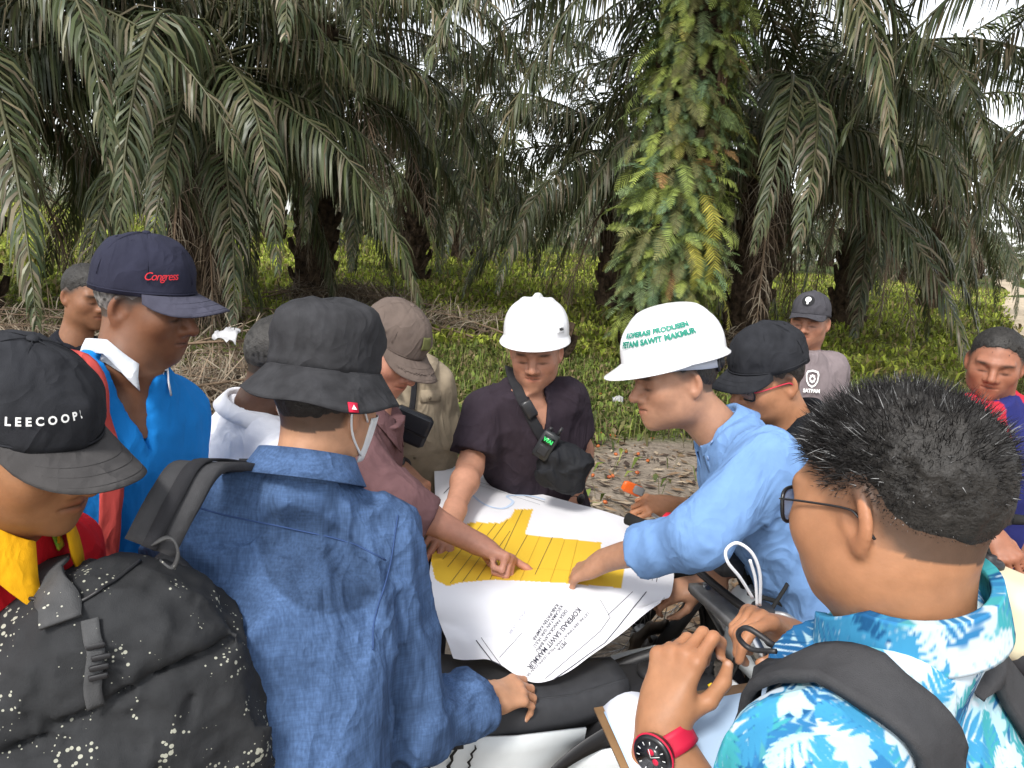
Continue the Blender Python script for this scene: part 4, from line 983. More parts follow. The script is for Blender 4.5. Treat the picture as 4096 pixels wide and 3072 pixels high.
def helmet(pr, label, m, tilt=0, style='ridge', c=(0, -.006, .066), r=(.108, .131, .116), group='white hard hats'):
    g = Person(); g.hc, g.s = pr.hc, pr.s; H = pr.H; t = R(tilt)
    Hx = np.array([H[0], H[1]*math.cos(t)-H[2]*math.sin(t), H[2]*math.cos(t)+H[1]*math.sin(t)]); g.H = Hx
    root = empty('hard_hat', on_head(g, V(*c)), label, 'hard hat', group)
    na, ne = 128, 40; AZ = np.linspace(0, 2*np.pi, na+1)[:-1]; EL = np.linspace(0, np.pi/2*.99, ne); az, el = np.meshgrid(AZ, EL, indexing='ij')
    p = dome_point(c, r, az, el, SUPH)
    n = dome_point((0, 0, 0), (1/r[0], 1/r[1], 1/r[2]), az, el); n /= np.linalg.norm(n, axis=-1)[..., None]
    X = (p[..., 0]-c[0]); top = np.clip((el-.55)/.7, 0, 1); top = top*top*(3-2*top)
    if style == 'ridge':      # a raised centre rib and two flanking ones, fading to the rim
        ridge = .013*np.exp(-(X/.013)**4)*np.clip((el-.55)/.6, 0, 1)**.8 + .006*np.exp(-((np.abs(X)-.046)/.012)**2)*top*np.clip(np.sin(el), 0, 1)
    else:
        ridge = .007*np.clip(1-(np.abs(X)/.050)**6, 0, 1)*np.clip((el-.75)/.35, 0, 1)
    p = p+n*ridge[..., None]
    P3 = on_head(g, p)
    # rim flange: side lip 9 mm, longer visor at the front
    rows = []
    for k, (o, z) in enumerate(((0, -.004), (.35, -.010), (1.0, -.016), (1.0, -.019))):
        a = AZ; vis = np.clip((np.cos(a)-.05)/.95, 0, 1)**.8; ext = .010+.040*vis
        q = dome_point(c, r, a, 0*a); out = np.stack([np.sin(a), np.cos(a), 0*a], -1)
        q = q+out*(ext*o)[:, None]*np.array([.55, 1, 1])+np.stack([0*a, 0*a, z-.012*vis*o+0*a], -1); rows.append(on_head(g, q))
    allp = np.concatenate([np.stack(rows[::-1], 1), P3], 1); ne2 = allp.shape[1]
    i, j = np.meshgrid(np.arange(na), np.arange(ne2-1), indexing='ij'); i2 = (i+1) % na
    f = np.stack([i*ne2+j, i*ne2+j+1, i2*ne2+j+1, i2*ne2+j], -1).reshape(-1, 4)
    sh = mobj('shell', allp.reshape(-1, 3), f, m, root, origin=on_head(g, V(*c))); md = sh.modifiers.new('thickness', 'SOLIDIFY'); md.thickness = .0028; md.offset = -1
    topc = on_head(g, V(c[0], c[1], c[2]+r[2]*1.0))
    def onto(a0, el0, off=.0012):
        def fm(u, v):
            return on_head(g, dome_point(c, np.array(r)+off, a0-np.asarray(u)/r[1], el0+np.asarray(v)/r[2], SUPH))
        return fm
    g.onto = onto; g.root = root; g.shell = sh; g.c, g.r = c, r
    return g
def bucket_hat(pr, label, m, tilt=0, c=(0, -.010, .014), group=None):
    g = Person(); g.hc, g.s = pr.hc, pr.s; H = pr.H; t = R(tilt)
    g.H = np.array([H[0], H[1]*math.cos(t)-H[2]*math.sin(t), H[2]*math.cos(t)+H[1]*math.sin(t)])
    root = empty('bucket_hat', on_head(g, V(c[0], c[1], c[2]+.04)), label, 'hat', group)
    prof = [(1.0, .050), (1.008, .066), (1.008, .085), (1.0, .104), (.985, .120), (.96, .134), (.925, .146), (.87, .156), (.79, .1635), (.68, .169), (.54, .173), (.38, .176), (.2, .1775), (.02, .178)]
    na = 120; A = np.linspace(0, 2*np.pi, na+1)[:-1]; rows = []
    for k, h in prof:
        q = np.stack([c[0]+.093*k*np.sin(A), c[1]+.110*k*np.cos(A), c[2]+h+0*A], -1)
        w = (noise3((q*np.array([20, 20, 30])+2.2).astype(np.float32))-.5)*.020*min(1, (h-.045)/.04)+(noise3((q*48).astype(np.float32))-.5)*.006
        out = np.stack([np.sin(A), np.cos(A), 0*A], -1)*(1 if h < .15 else k)
        q = q+out*w[:, None]+np.array([0, 0, 1])*((noise3((q*26+7).astype(np.float32))-.5)*(.020 if h > .13 else 0))[:, None]; rows.append(on_head(g, q))
    def surf(rows, name, mat_, th=.0022):
        a = np.stack(rows, 1); n2 = a.shape[1]; i, j = np.meshgrid(np.arange(na), np.arange(n2-1), indexing='ij'); i2 = (i+1) % na
        f = np.stack([i*n2+j, i*n2+j+1, i2*n2+j+1, i2*n2+j], -1).reshape(-1, 4)
        o = mobj(name, a.reshape(-1, 3), f, mat_, root, origin=np.array(root.location)); md = o.modifiers.new('thickness', 'SOLIDIFY'); md.thickness = th; md.offset = 0; return o
    crown = surf(rows, 'crown', m)
    br = []
    for k in np.linspace(0, 1, 12):
        wave = .006*np.sin(2*A+.6)*k+.004*np.sin(5*A+1)*k*k
        R1, R2 = .094+.040*k**1.05, .111+.042*k**1.05
        br.append(on_head(g, np.stack([c[0]+R1*np.sin(A), c[1]+R2*np.cos(A), c[2]+.053-.056*k+wave], -1)))
    brim = surf(br, 'brim', m, .003)
    for k in range(1, 11, 2):
        MB().tube(np.vstack([br[k], br[k][:1]])+g.H[2]*.0012, .0006, 4, caps=False).build('stitching', m, brim)
    MB().tube(np.vstack([br[0], br[0][:1]]), .0022, 5, caps=False).build('seam', m, crown)
    g.root = root; g.brim = brim; g.br = br; g.A = A
    return g
def spectacles(pr, label, mframe, mlens, mtemple=None, w=.066, lens_h=.019, y=.098, group='pairs of glasses', arms=True, slim=1.0):
    root = empty('glasses', on_head(pr, V(0, y, 0)), label, 'glasses', group)
    for s in (-1, 1):
        cx = s*.0335; ring = []
        for a in np.linspace(0, 2*np.pi, 33):
            ca, sa = math.cos(a), math.sin(a); ring.append((cx+.027*np.sign(ca)*abs(ca)**.6, y-.010*abs(cx+.027*ca)/.06, -.004+lens_h*np.sign(sa)*abs(sa)**.6))
        rg = on_head(pr, ring); fr = MB().tube(rg, .0022*slim, 6, caps=False).build('rim', mframe, root)
        ctr = rg[:-1].mean(0); MB().add(np.vstack([ctr[None], rg[:-1]]), [(0, k+1, (k+1) % 32+1) for k in range(32)]).build('lens', mlens, root)
        t = on_head(pr, [(s*.062, y-.010, .004), (s*.072, y-.020, .006), (s*.079, .05, .008), (s*.0825, .0, .008), (s*.083, -.014, .002), (s*.081, -.030, -.018)])
        MB().tube(spline(t, 20), .0026*slim, 6, flat=.5).build('temple', mtemple or mframe, root)
    MB().tube(on_head(pr, [(-.008, y, .004), (0, y+.003, .006), (.008, y, .004)]), .002, 6).build('bridge', mframe, root)
    return root

# ================================================================= PEOPLE (photo pixels give direction, the third number metres ahead)
UP = V(0, 0, 1)
def fold_shift(p, d): return np.asarray(p)+np.asarray(d)
# --- 1 denim shirt, bucket hat, seen from behind
DENIM = cloth('denim', var=.16, bump=.4, bscale=16, crease=.7, streak=.20, vcol=True, col=(.06, .11, .22))
def denim_cols(v, pr):
    c = np.tile(np.array([.060, .108, .218]), (len(v), 1)); d = v-pr.nb; x, h, b = d@pr.rt, d@pr.up, -(d@pr.fw)
    n = noise3((v*9).astype(np.float32))-.5; n2 = noise3((v*40).astype(np.float32))-.5
    e = ((x-.015)/.105)**2+((h+.13+.4*(x-.02))/.085)**2+n*1.2; wet = np.clip((1.0-e)/.12, 0, 1)*(b > 0)        # sweat patch between the shoulders
    e2 = ((x+.02)/.16)**2+((h+.62)/.10)**2+n*1.4; wet = np.maximum(wet, np.clip((1-e2)/.2, 0, 1)*(b > 0)*.6)
    c = c*(1-.38*wet[:, None]); c *= (1+.35*np.clip(n2*2, -1, 1)*.3+.25*n)[:, None]
    return c
p_denim = make_person('man seen from behind in dark bucket hat and blue denim shirt, hand on motorbike seat', P(1300, 1620, 1.36), 66, 8, -2, 1.0,
    tone=(0.430, 0.225, 0.130), shL=P(790, 2090, 1.28), shR=P(1530, 2170, 1.36), pelvis=P(1130, 3080, 1.17)+V(0, 0, -.06), neck=P(1215, 1905, 1.30),
    armL=dict(el=P(640, 2700, 1.42), wr=P(700, 3080, 1.58), f=(.2, .6, -.6), n=(-.8, .3, .3), pose='relaxed', res=.008),
    armR=dict(el=P(1640, 2900, 1.34), wr=P(1930, 2800, 1.50), f=nrm(P(2210, 2725, 1.61)-P(1930, 2800, 1.50)), n=(-.20, -.42, .85), pose='drape', res=.0036, s=1.04),
    shirt=dict(mat=DENIM, sleeve=.95, wr=.014, grow=.012, seed=2, cuff=.05, hem=-.12, colf=denim_cols), hair='crop', hres=.0034, sres=.0065, trousers=(.03, .035, .05), hairline=(.062, -.078, .012), armr=1.12, fade=.035)
# --- 2 bright blue polo, navy cap, profile to the right
POLO = cloth('polo_blue', (.010, .19, .56), var=.05, bump=.3, bscale=18, crease=.3)
p_polo = make_person('dark-skinned man in navy cap and bright blue polo shirt looking right', P(585, 1222, 1.58), 355, 10, 1, .97,
    tone=(0.160, 0.070, 0.036), shL=P(700, 1640, 1.72), shR=P(215, 1590, 1.40), pelvis=P(420, 2560, 1.62), neck=P(500, 1440, 1.54),
    armL=dict(el=P(700, 2150, 1.78), wr=P(760, 2500, 1.9), f=(.4, .3, -.8), n=(.8, .3, .3), pose='relaxed', res=.008),
    armR=dict(el=P(180, 2200, 1.45), wr=P(260, 2700, 1.65), f=(.3, .3, -.8), n=(-.6, -.6, .3), pose='relaxed', res=.008),
    shirt=dict(mat=POLO, sleeve=.30, wr=.006, grow=.010, seed=4, neckcut=-.015), hair='short', grey=.85, hres=.0034, fat=1.12, full=1.05, hairline=(.062, -.070, .004), vcut=(.17, .045, -.035))
# --- 3 black cap, red shirt with yellow collar, bottom left
RED = cloth('red_cloth', (.55, .012, .02), var=.06)
p_red = make_person('man in faded black cap and red shirt with yellow collar at left edge', P(85, 1775, 1.04), 350, 12, 3, 1.04,
    tone=(0.264, 0.124, 0.056), shL=P(230, 2200, 1.24), shR=P(-330, 2290, .96), pelvis=P(-60, 3400, 1.12)+V(0, 0, .05), neck=P(-5, 2045, 1.05),
    shirt=dict(mat=RED, sleeve=.3, wr=.006, grow=.008, seed=5), hair='crop', hres=.0034, full=1.08, sres=.008, hairline=(.062, -.05, .0))
# --- 4 far-left man, black t-shirt
BLACKT = cloth('black_tee', (.012, .013, .018), var=.1)
p_back = make_person('man with cropped black hair and black t-shirt behind the blue polo, looking right', P(352, 1185, 2.9), 330, 8, 0, 1.0,
    tone=(0.200, 0.092, 0.048), shL=P(480, 1440, 3.0), shR=P(130, 1450, 2.85), pelvis=P(270, 1990, 2.95), neck=P(300, 1360, 2.9),
    shirt=dict(mat=BLACKT, sleeve=.3, wr=.006, seed=6), hair='short', hres=.005, sres=.012)
crew_neck(p_back, BLACKT)
# --- 5 white shirt behind the bucket hat
WHITES = cloth('white_shirt', (.80, .80, .84), var=.02, bump=.2)
p_white = make_person('man in white shirt mostly hidden behind the bucket hat', P(1135, 1450, 1.95), 40, 16, 0, 1.0,
    tone=(0.128, 0.064, 0.040), shL=P(800, 1830, 2.02), shR=P(1180, 1860, 1.80), pelvis=P(880, 2560, 1.98), neck=P(1010, 1650, 1.93),
    shirt=dict(mat=WHITES, sleeve=.32, wr=.006, seed=7, grow=.01), hair='short', grey=.2, hres=.005, sres=.010)
# --- 6 mauve shirt, olive-brown cap, pointing
MAUVE = cloth('mauve_shirt', (.135, .072, .076), var=.10)
p_mauve = make_person('man in brown cap and mauve shirt pointing at the map with his right hand', P(1560, 1400, 2.18), 326, 28, -4, 1.03,
    tone=(0.430, 0.205, 0.140), shL=P(1500, 1680, 2.36), shR=P(1420, 1830, 1.98), pelvis=P(1230, 2400, 2.28), neck=P(1475, 1640, 2.16),
    armR=dict(el=P(1590, 2010, 1.93), wr=P(1900, 2170, 1.93), f=nrm(P(2060, 2245, 1.90)-P(1900, 2170, 1.93)), n=(.35, .35, .8), pose='point', res=.0036, s=1.06),
    armL=dict(el=P(1480, 1960, 2.42), wr=P(1560, 2130, 2.36), f=(.5, -.2, -.6), n=(.3, .3, .8), pose='relaxed', res=.008),
    shirt=dict(mat=MAUVE, sleeve=.66, wr=.008, grow=.013, seed=8, cuff=.055), hair='short', hres=.0042, sres=.0075, armr=1.05)
# --- 7 khaki field shirt, face hidden behind the brown cap
KHAKI = cloth('khaki_shirt', (.30, .245, .175), var=.12)
p_khaki = make_person('man in khaki field shirt over black sleeves, his face behind the brown cap', P(1570, 1345, 2.66), 275, 22, 0, 1.0,
    tone=(0.288, 0.144, 0.088), shL=P(1735, 1540, 2.66), shR=P(1490, 1560, 2.6), pelvis=P(1640, 2120, 2.72), neck=P(1620, 1470, 2.64),
    armR=dict(el=P(1530, 1790, 2.5), wr=P(1610, 1885, 2.36), f=nrm(P(1700, 1960, 2.28)-P(1610, 1885, 2.36)), n=(.3, -.2, .9), pose='fist', res=.005),
    armL=dict(el=P(1775, 1760, 2.72), wr=P(1770, 1980, 2.66), f=(0, -.2, -.95), n=(.9, .1, .1), pose='relaxed', res=.006),
    shirt=dict(mat=KHAKI, sleeve=.36, wr=.008, grow=.012, seed=9), hair='short', hres=.005, sres=.009)
# --- 8 centre man, white helmet, dark polo
DARKP = cloth('dark_polo', (.030, .022, .030), var=.10, bump=.3)
p_centre = make_person('man in white hard hat and dark polo leaning one hand on the map', P(2143, 1410, 2.5), 264, 11, 4, 1.0,
    tone=(0.430, 0.215, 0.140), shL=P(2262, 1590, 2.55), shR=P(1930, 1640, 2.5), pelvis=P(2170, 2080, 2.72), neck=P(2125, 1550, 2.58),
    armR=dict(el=P(1880, 1870, 2.40), wr=P(1800, 2085, 2.11), f=nrm(P(1745, 2205, 1.99)-P(1800, 2085, 2.11)), n=(.4, .6, .8), pose='flat', res=.004, s=1.05),
    armL=dict(el=P(2325, 1800, 2.68), wr=P(2290, 2010, 2.60), f=(-.1, -.2, -.95), n=(.9, .1, .2), pose='relaxed', res=.006),
    shirt=dict(mat=DARKP, sleeve=.30, wr=.008, grow=.010, seed=10), hair='short', hres=.0042, sres=.0075, moustache=.55, full=.98, vcut=(.075, .03, .0))
# --- 9 right man, white helmet with lettering, light blue shirt
SKYB = cloth('light_blue_shirt', (.155, .28, .52), var=.06, bump=.3)
p_right = make_person('man in lettered white hard hat and light blue shirt bending over the map', P(2700, 1520, 1.85), 194, 12, 6, 1.0,
    tone=(0.360, 0.188, 0.116), shL=P(3070, 1850, 1.64), shR=P(2890, 1800, 2.02), pelvis=P(3370, 2640, 1.78)+V(0, 0, .03), neck=P(2885, 1730, 1.85),
    armL=dict(el=P(2800, 2150, 1.58), wr=P(2420, 2240, 1.80), f=nrm(P(2240, 2325, 1.86)-P(2420, 2240, 1.80)), n=(.1, -.25, .95), pose='drape', res=.0036),
    armR=dict(el=P(2960, 2200, 2.16), wr=P(2800, 2350, 2.06), f=(-.9, -.15, -.12), n=(-.1, -.5, .85), pose='grip', res=.006),
    shirt=dict(mat=SKYB, sleeve=.74, wr=.008, grow=.012, seed=11, cuff=.07), hair='short', hres=.0036, sres=.007, full=1.04)
# --- 10 black cap and red glasses behind him
BLACKP = cloth('black_polo', (.010, .011, .014), var=.1)
p_blackcap = make_person('man in plain black cap and red-armed glasses behind the light blue shirt', P(3070, 1520, 2.12), 200, 18, 0, 1.02,
    tone=(0.368, 0.172, 0.088), shL=P(3260, 1860, 1.98), shR=P(2990, 1840, 2.38), pelvis=P(3150, 2560, 2.3), neck=P(3170, 1700, 2.12),
    armR=dict(el=P(2960, 2110, 2.40), wr=P(2690, 2025, 2.30), f=nrm(P(2500, 2015, 2.24)-P(2690, 2025, 2.30)), n=(.05, -.6, .8), pose='grip', res=.0045, s=.97),
    shirt=dict(mat=BLACKP, sleeve=.86, wr=.007, seed=12, grow=.008), hair='short', hres=.0042, sres=.010, fat=1.05, full=1.08, hairline=(.062, -.055, .0))
# --- 11 guard in grey t-shirt
GREYT = cloth('grey_tee', (.20, .165, .17), var=.08)
p_guard = make_person('man in grey t-shirt with chest emblem and patched grey cap', P(3238, 1290, 3.6), 238, 4, 2, 1.0,
    tone=(0.336, 0.160, 0.100), shL=P(3330, 1470, 3.62), shR=P(3090, 1450, 3.55), pelvis=P(3190, 1900, 3.65), neck=P(3225, 1420, 3.62),
    shirt=dict(mat=GREYT, sleeve=.36, wr=.007, seed=13, grow=.010), hair='short', hres=.0048, sres=.011, moustache=.3)
crew_neck(p_guard, GREYT)
# --- 12 dark blue shirt with red shoulders, far right
NAVY = mat('navy_red_jersey', vcol=True, rough=.9, spec=.15, var=.06, vscale=14, bump=.3, bscale=22, weave=.3, wscale=1100)
def jersey_cols(v, pr):
    d = v-pr.nb; h = d@pr.up; s = np.abs(d@pr.rt); fr = d@pr.fw
    c = np.tile(np.array([.022, .026, .13]), (len(v), 1)); red = (h > -.075-.06*np.clip(s-.1, 0, 1)) & (s > .055); red &= h > -.10
    c[red] = (.48, .025, .045); return c
p_jersey = make_person('man in dark blue jersey with red shoulders standing at right edge', P(3980, 1455, 2.62), 238, 10, -2, 1.02,
    tone=(0.280, 0.116, 0.068), shL=P(4110, 1680, 2.62), shR=P(3790, 1690, 2.58), pelvis=P(3960, 2300, 2.7), neck=P(3975, 1590, 2.64),
    armR=dict(el=P(3790, 1960, 2.6), wr=P(3960, 2130, 2.35), f=(.3, -.6, -.5), n=(-.4, -.3, .8), pose='grip', res=.006),
    shirt=dict(mat=NAVY, sleeve=.36, wr=.007, seed=14, grow=.010, colf=jersey_cols), hair='short', hres=.0042, sres=.0095, trousers=(.16, .26, .36), hairline=(.074, -.06, .010))
crew_neck(p_jersey, cloth('navy_rib', (.02, .024, .12)))
# --- 13 palm-leaf shirt, spiky hair, nearest the camera
def leafy():
    m = bpy.data.materials.new('leaf_print'); m.use_nodes = True; nt = m.node_tree; N, L = nt.nodes, nt.links; b = N['Principled BSDF']; b.inputs['Roughness'].default_value = .85; b.inputs['Specular IOR Level'].default_value = .15
    tc = N.new('ShaderNodeTexCoord'); at = N.new('ShaderNodeAttribute'); at.attribute_name = 'Col'
    L.new(at.outputs['Color'], b.inputs['Base Color'])
    nz = N.new('ShaderNodeTexNoise'); nz.inputs['Scale'].default_value = 30; nz.inputs['Detail'].default_value = 5; L.new(tc.outputs['Object'], nz.inputs['Vector'])
    bp = N.new('ShaderNodeBump'); bp.inputs['Strength'].default_value = .3; bp.inputs['Distance'].default_value = .004; L.new(nz.outputs[0], bp.inputs['Height']); L.new(bp.outputs[0], b.inputs['Normal'])
    return m
LEAFY = leafy()
def leaf_cols(v, pr=None):
    """printed fronds: every motif is a spray of tapered blades round a curved stem, in a few inks"""
    g = np.random.default_rng(21); v = v.astype(np.float32); n = len(v); order = np.argsort(v[:, 0]); vs_ = v[order]; xs = vs_[:, 0]
    dark = [(.020, .12, .27), (.030, .17, .36), (.012, .085, .21), (.045, .25, .44), (.05, .32, .36)]; pale = [(.48, .60, .67), (.38, .58, .65), (.54, .62, .68)]; teal = [(.07, .30, .35), (.13, .38, .44)]
    c = np.tile(np.array([.33, .49, .55], np.float32), (n, 1)); ctr = []
    vis = np.arange(n)
    for k in range(2600):
        p0 = vs_[g.integers(n)]
        if ctr and (((np.array(ctr)-p0)**2).sum(1) < .019**2).any(): continue
        ctr.append(p0); Rm = g.uniform(.030, .058); i0, i1 = np.searchsorted(xs, [p0[0]-Rm, p0[0]+Rm]); d = vs_[i0:i1]-p0; near = (d*d).sum(1) < Rm*Rm
        idx = np.arange(i0, i1)[near]; dd = d[near]
        if len(idx) < 16: continue
        U, S, Vt = np.linalg.svd(dd[::max(1, len(dd)//400)], full_matrices=False); a = g.uniform(0, 2*np.pi); ex = Vt[0]*math.cos(a)+Vt[1]*math.sin(a); ey = -Vt[0]*math.sin(a)+Vt[1]*math.cos(a)
        q = np.stack([dd@ex, dd@ey], 1)/Rm; kind = g.choice([0, 0, 0, 1, 2]); blades_ = []; bend = g.uniform(-.35, .35)
        if kind == 0:      # feather frond
            for t in np.linspace(-.75, .8, 9):
                for s_ in (-1, 1):
                    an = s_*R(62-38*(t+.75)/1.55)+bend; L_ = .62*(1-.45*abs(t-.0))+.06; b0 = np.array([t, bend*t*t]); blades_.append((b0, b0+L_*np.array([math.cos(an), math.sin(an)]), .075))
            inks = dark if g.random() < .72 else pale
        elif kind == 1:    # open flower of broad petals
            for an in np.linspace(-2.0, 2.0, 6): blades_.append((np.array([-.15, 0]), np.array([-.15, 0])+.62*np.array([math.cos(an), math.sin(an)]), .17))
            inks = pale
        else:              # loose long blades
            for an in np.linspace(-.9, .9, 5): blades_.append((np.array([-.85, 0]), np.array([-.85, 0])+g.uniform(1.1, 1.7)*np.array([math.cos(an), math.sin(an)]), .10))
            inks = teal+dark[:2]
        col = np.array(inks[g.integers(len(inks))]); best = np.full(len(q), -1.0)
        for b0, b1, w in blades_:
            ab = b1-b0; t = np.clip(((q-b0)@ab)/(ab@ab), 0, 1); dist = np.sqrt(((q-b0-t[:, None]*ab)**2).sum(1)); best = np.maximum(best, w*np.sin(np.pi*np.clip(.12+.88*t, 0, 1))**.7-dist)
        m = np.clip(.5+best/.035, 0, 1)[:, None]; c[idx] = c[idx]*(1-m)+col*m
    out = np.empty_like(c); out[order] = c
    return out
p_leafy = make_person('spiky-haired man in blue palm-leaf shirt and glasses, nearest at right', P(3570, 2035, .76), 124, 12, 2, 1.0,
    tone=(0.344, 0.164, 0.084), shL=P(3640, 2470, .74)+V(-.132, -.112, -.125), shR=P(3640, 2470, .74)+V(.125, .125, -.155), pelvis=P(3900, 4300, .86), neck=P(3640, 2470, .74),
    armL=dict(el=P(2990, 3550, .84), wr=P(2640, 2900, .93), f=nrm(P(2720, 2590, .97)-P(2640, 2900, .93)), n=(-.68, -.70, .1), pose=dict(c=[(28, 72, 45), (45, 78, 45), (58, 80, 50), (68, 80, 50)], th=[(.55, .66, -.5), (.15, .85, -.55), (-.2, .85, -.45)]), res=.0036, s=1.0),
    armR=dict(el=P(3560, 2800, 1.22), wr=P(3180, 2560, 1.10), f=nrm(P(2960, 2420, 1.06)-P(3180, 2560, 1.10)), n=(.5, .35, .75), pose='pinch', res=.0034, s=.98),
    shirt=dict(mat=LEAFY, sleeve=.30, wr=.006, grow=.012, seed=15, colf=leaf_cols, fine=True), hair='spiky', hres=.0034, sres=.0068, fat=1.12, full=1.10, hairline=(.060, -.066, .016), fade=.045)

# ================================================================= HATS AND HELMETS
BLK = cloth('black_canvas', (.022, .023, .027), var=.25, bump=.3)
BLKBRIM = cloth('faded_brim', (.060, .057, .057), var=.15)
NAVYCAP = cloth('navy_cap', (.022, .023, .040), var=.12, bump=.2)
NAVYBR = cloth('navy_visor', (.062, .062, .088), var=.1, bump=.2)
BROWNCAP = cloth('brown_cap', (.120, .092, .078), var=.12, bump=.25)
GREYCAP = cloth('grey_cap', (.060, .058, .066), var=.15)
BUCK = cloth('bucket_hat_cotton', (.034, .034, .037), var=.35, bump=.35, bscale=30)
HELM = mat('helmet_white', (.80, .80, .81), rough=.28, spec=.5, var=.015, vscale=6, coat=.2)
REDTH = mat('red_thread', (.55, .02, .03), .7); WHTH = mat('white_thread', (.8, .8, .78), .7)
GREENINK = mat('green_ink', (.01, .20, .14), .5); DARKINK = mat('dark_ink', (.015, .015, .015), .6)
OLIVE = cloth('olive_patch', (.115, .120, .045), var=.2)

h_polo = cap(p_polo, 'navy cap with red script on the man in the blue polo', NAVYCAP, NAVYBR, tilt=-5, seed=1, r=(.090, .110, .104), brim=.082, bend=.03, edge=.002)
lettering('script', [('Congress', .0, .0, .0215, R(5), dict(shear=.4, spacing=.85))], h_polo.onto(R(46), .24, .002), REDTH, h_polo.root)
h_red = cap(p_red, 'faded black cap with white letters on the man in the red shirt', BLK, BLKBRIM, tilt=4, seed=2, r=(.090, .110, .104), brim=.080, bend=.03, soft=.005)
lettering('letters', [('LEECOOPER', .0, .0, .0140, R(9), dict(spacing=1.65, bold=.0005))], h_red.onto(R(34), .32, .003), WHTH, h_red.root)
h_mauve = cap(p_mauve, 'olive-brown cap with patches on the man in the mauve shirt', BROWNCAP, BROWNCAP, tilt=2, seed=3, brim=.078, bend=.028)
for a, w, hgt, el in ((0, .040, .034, .42), (R(88), .042, .017, .20)):
    u, v = np.meshgrid(np.linspace(-w/2, w/2, 9), np.linspace(-hgt/2, hgt/2, 7), indexing='ij'); MB().slab(h_mauve.onto(a, el, .003)(u, v), .002).build('patch', OLIVE, h_mauve.root)
gL = np.random.default_rng(5); scr = MB()      # embroidered leaf scrolls on the visor
for sgn in (-1, 1):
    for k in range(11):
        i0 = 16+sgn*(2+k*1.05); row = h_mauve.rows; ii = int(np.clip(round(i0), 1, 31)); b0 = row[ii][6]; 
        ang = gL.uniform(-.8, .8); d1 = nrm(row[min(ii+1, 32)][6]-row[max(ii-1, 0)][6]); d2 = nrm(row[ii][8]-row[ii][4]); dd = d1*math.cos(ang)+d2*math.sin(ang)*1.2
        L_ = .009; nn = h_mauve.H[2]; scr.tube([b0-dd*L_+nn*.001, b0-dd*L_*.4+d2*.002+nn*.0035, b0+dd*L_*.4+nn*.0035, b0+dd*L_+nn*.001], [.0006, .0021, .0018, .0005], 5)
scr.build('embroidery', BROWNCAP, h_mauve.visor)
h_black = cap(p_blackcap, 'plain black cap on the man with red-armed glasses', BLK, BLK, tilt=2, seed=4, soft=.006, r=(.092, .112, .104), brim=.07, bend=.03, edge=.0, c=(0, -.010, .060))
h_guard = cap(p_guard, 'grey cap with round dark patch on the man in the grey t-shirt', GREYCAP, GREYCAP, tilt=-6, seed=5, brim=.075, bend=.02)
h_hid = cap(p_khaki, 'dark cap just showing behind the olive-brown cap', BLK, BLK, tilt=0, seed=6, brim=.05, r=(.086, .105, .085))
A_ = np.linspace(0, 2*np.pi, 29)[:-1]; fm = h_guard.onto(0, .52, .003)
MB().add(fm(np.append(.036*np.cos(A_), 0), np.append(.026*np.sin(A_), 0)), [(k, (k+1) % 28, 28) for k in range(28)]).build('patch', mat('patch_black', (.012, .012, .014), .8), h_guard.root)
fm2 = h_guard.onto(0, .52, .0045)     # pale emblem: rounded shape with a narrow foot
MB().add(fm2(np.append(.017*np.cos(A_), 0), np.append(.013*np.sin(A_)+.003, .003)), [(k, (k+1) % 28, 28) for k in range(28)]).add(fm2(np.array([-.006, .006, .004, -.004]), np.array([-.008, -.008, -.020, -.020])), [(0, 1, 2, 3)]).build('emblem', WHTH, h_guard.root)

h_bucket = bucket_hat(p_denim, 'dark grey cotton bucket hat with small red side tag', BUCK, tilt=2)
iA = int(np.argmin(np.abs(h_bucket.A-R(118)))); tg = []
for k in (10, 11): tg.append(h_bucket.br[k][iA-2:iA+2])
b0 = h_bucket.br[11][iA]; e1 = nrm(h_bucket.br[11][iA+1]-h_bucket.br[11][iA-1]); e2 = nrm(h_bucket.br[8][iA]-h_bucket.br[11][iA]); e3 = nrm(np.cross(e1, e2)); e3 = e3*np.sign(np.dot(e3, cam_pos-b0))
MB().box(b0+e2*.010+e3*.003, e1*.009, e2*.009, e3*.0012).build('tag', mat('tag_red', (.6, .015, .05), .7), h_bucket.root)
MB().add([b0+e2*.005-e1*.005+e3*.006, b0+e2*.005+e1*.005+e3*.006, b0+e2*.014+e3*.006], [(0, 1, 2)]).build('tag_mark', WHTH, h_bucket.root)

h_c = helmet(p_centre, 'white ridged hard hat on the man in the dark polo', HELM, tilt=-8, style='ridge')
fm = h_c.onto(R(-38), .12, .0025); u, v = np.meshgrid(np.linspace(-.016, .016, 6), np.linspace(-.010, .010, 4), indexing='ij')
MB().slab(h_c.onto(R(-52), .16, .003)(u, v), .004).build('badge', HELM, h_c.root)
lettering('badge_mark', [('MSA', 0, 0, .011, 0, dict(bold=.0006))], h_c.onto(R(-52), .16, .0065), DARKINK, h_c.root)
h_r = helmet(p_right, 'white vented hard hat lettered in green on the man in the light blue shirt', HELM, tilt=2, style='vent')
lettering('green_lettering', [('KOPERASI PRODUSEN', 0, .010, .0190, R(4), dict(bold=.0011)), ('PETANI SAWIT MAKMUR', 0, -.012, .0190, R(4), dict(bold=.0011))], h_r.onto(R(-52), .46, .0045), GREENINK, h_r.root)
for k in range(-1, 2):      # vent slots
    q = h_r.onto(R(-90), 0, .0015)
    for s_ in (-1, 1):
        pts = [on_head(h_r, V(s_*.030, .015+k*.035+d, h_r.c[2]+h_r.r[2]*math.sqrt(max(0, 1-(.03/.108)**2-((.021+k*.035+d)/.131)**2))+.0085)) for d in (-.010, 0, .010)]
        MB().tube(pts, .0014, 5).build('vent_slot', DARKINK, h_r.shell)
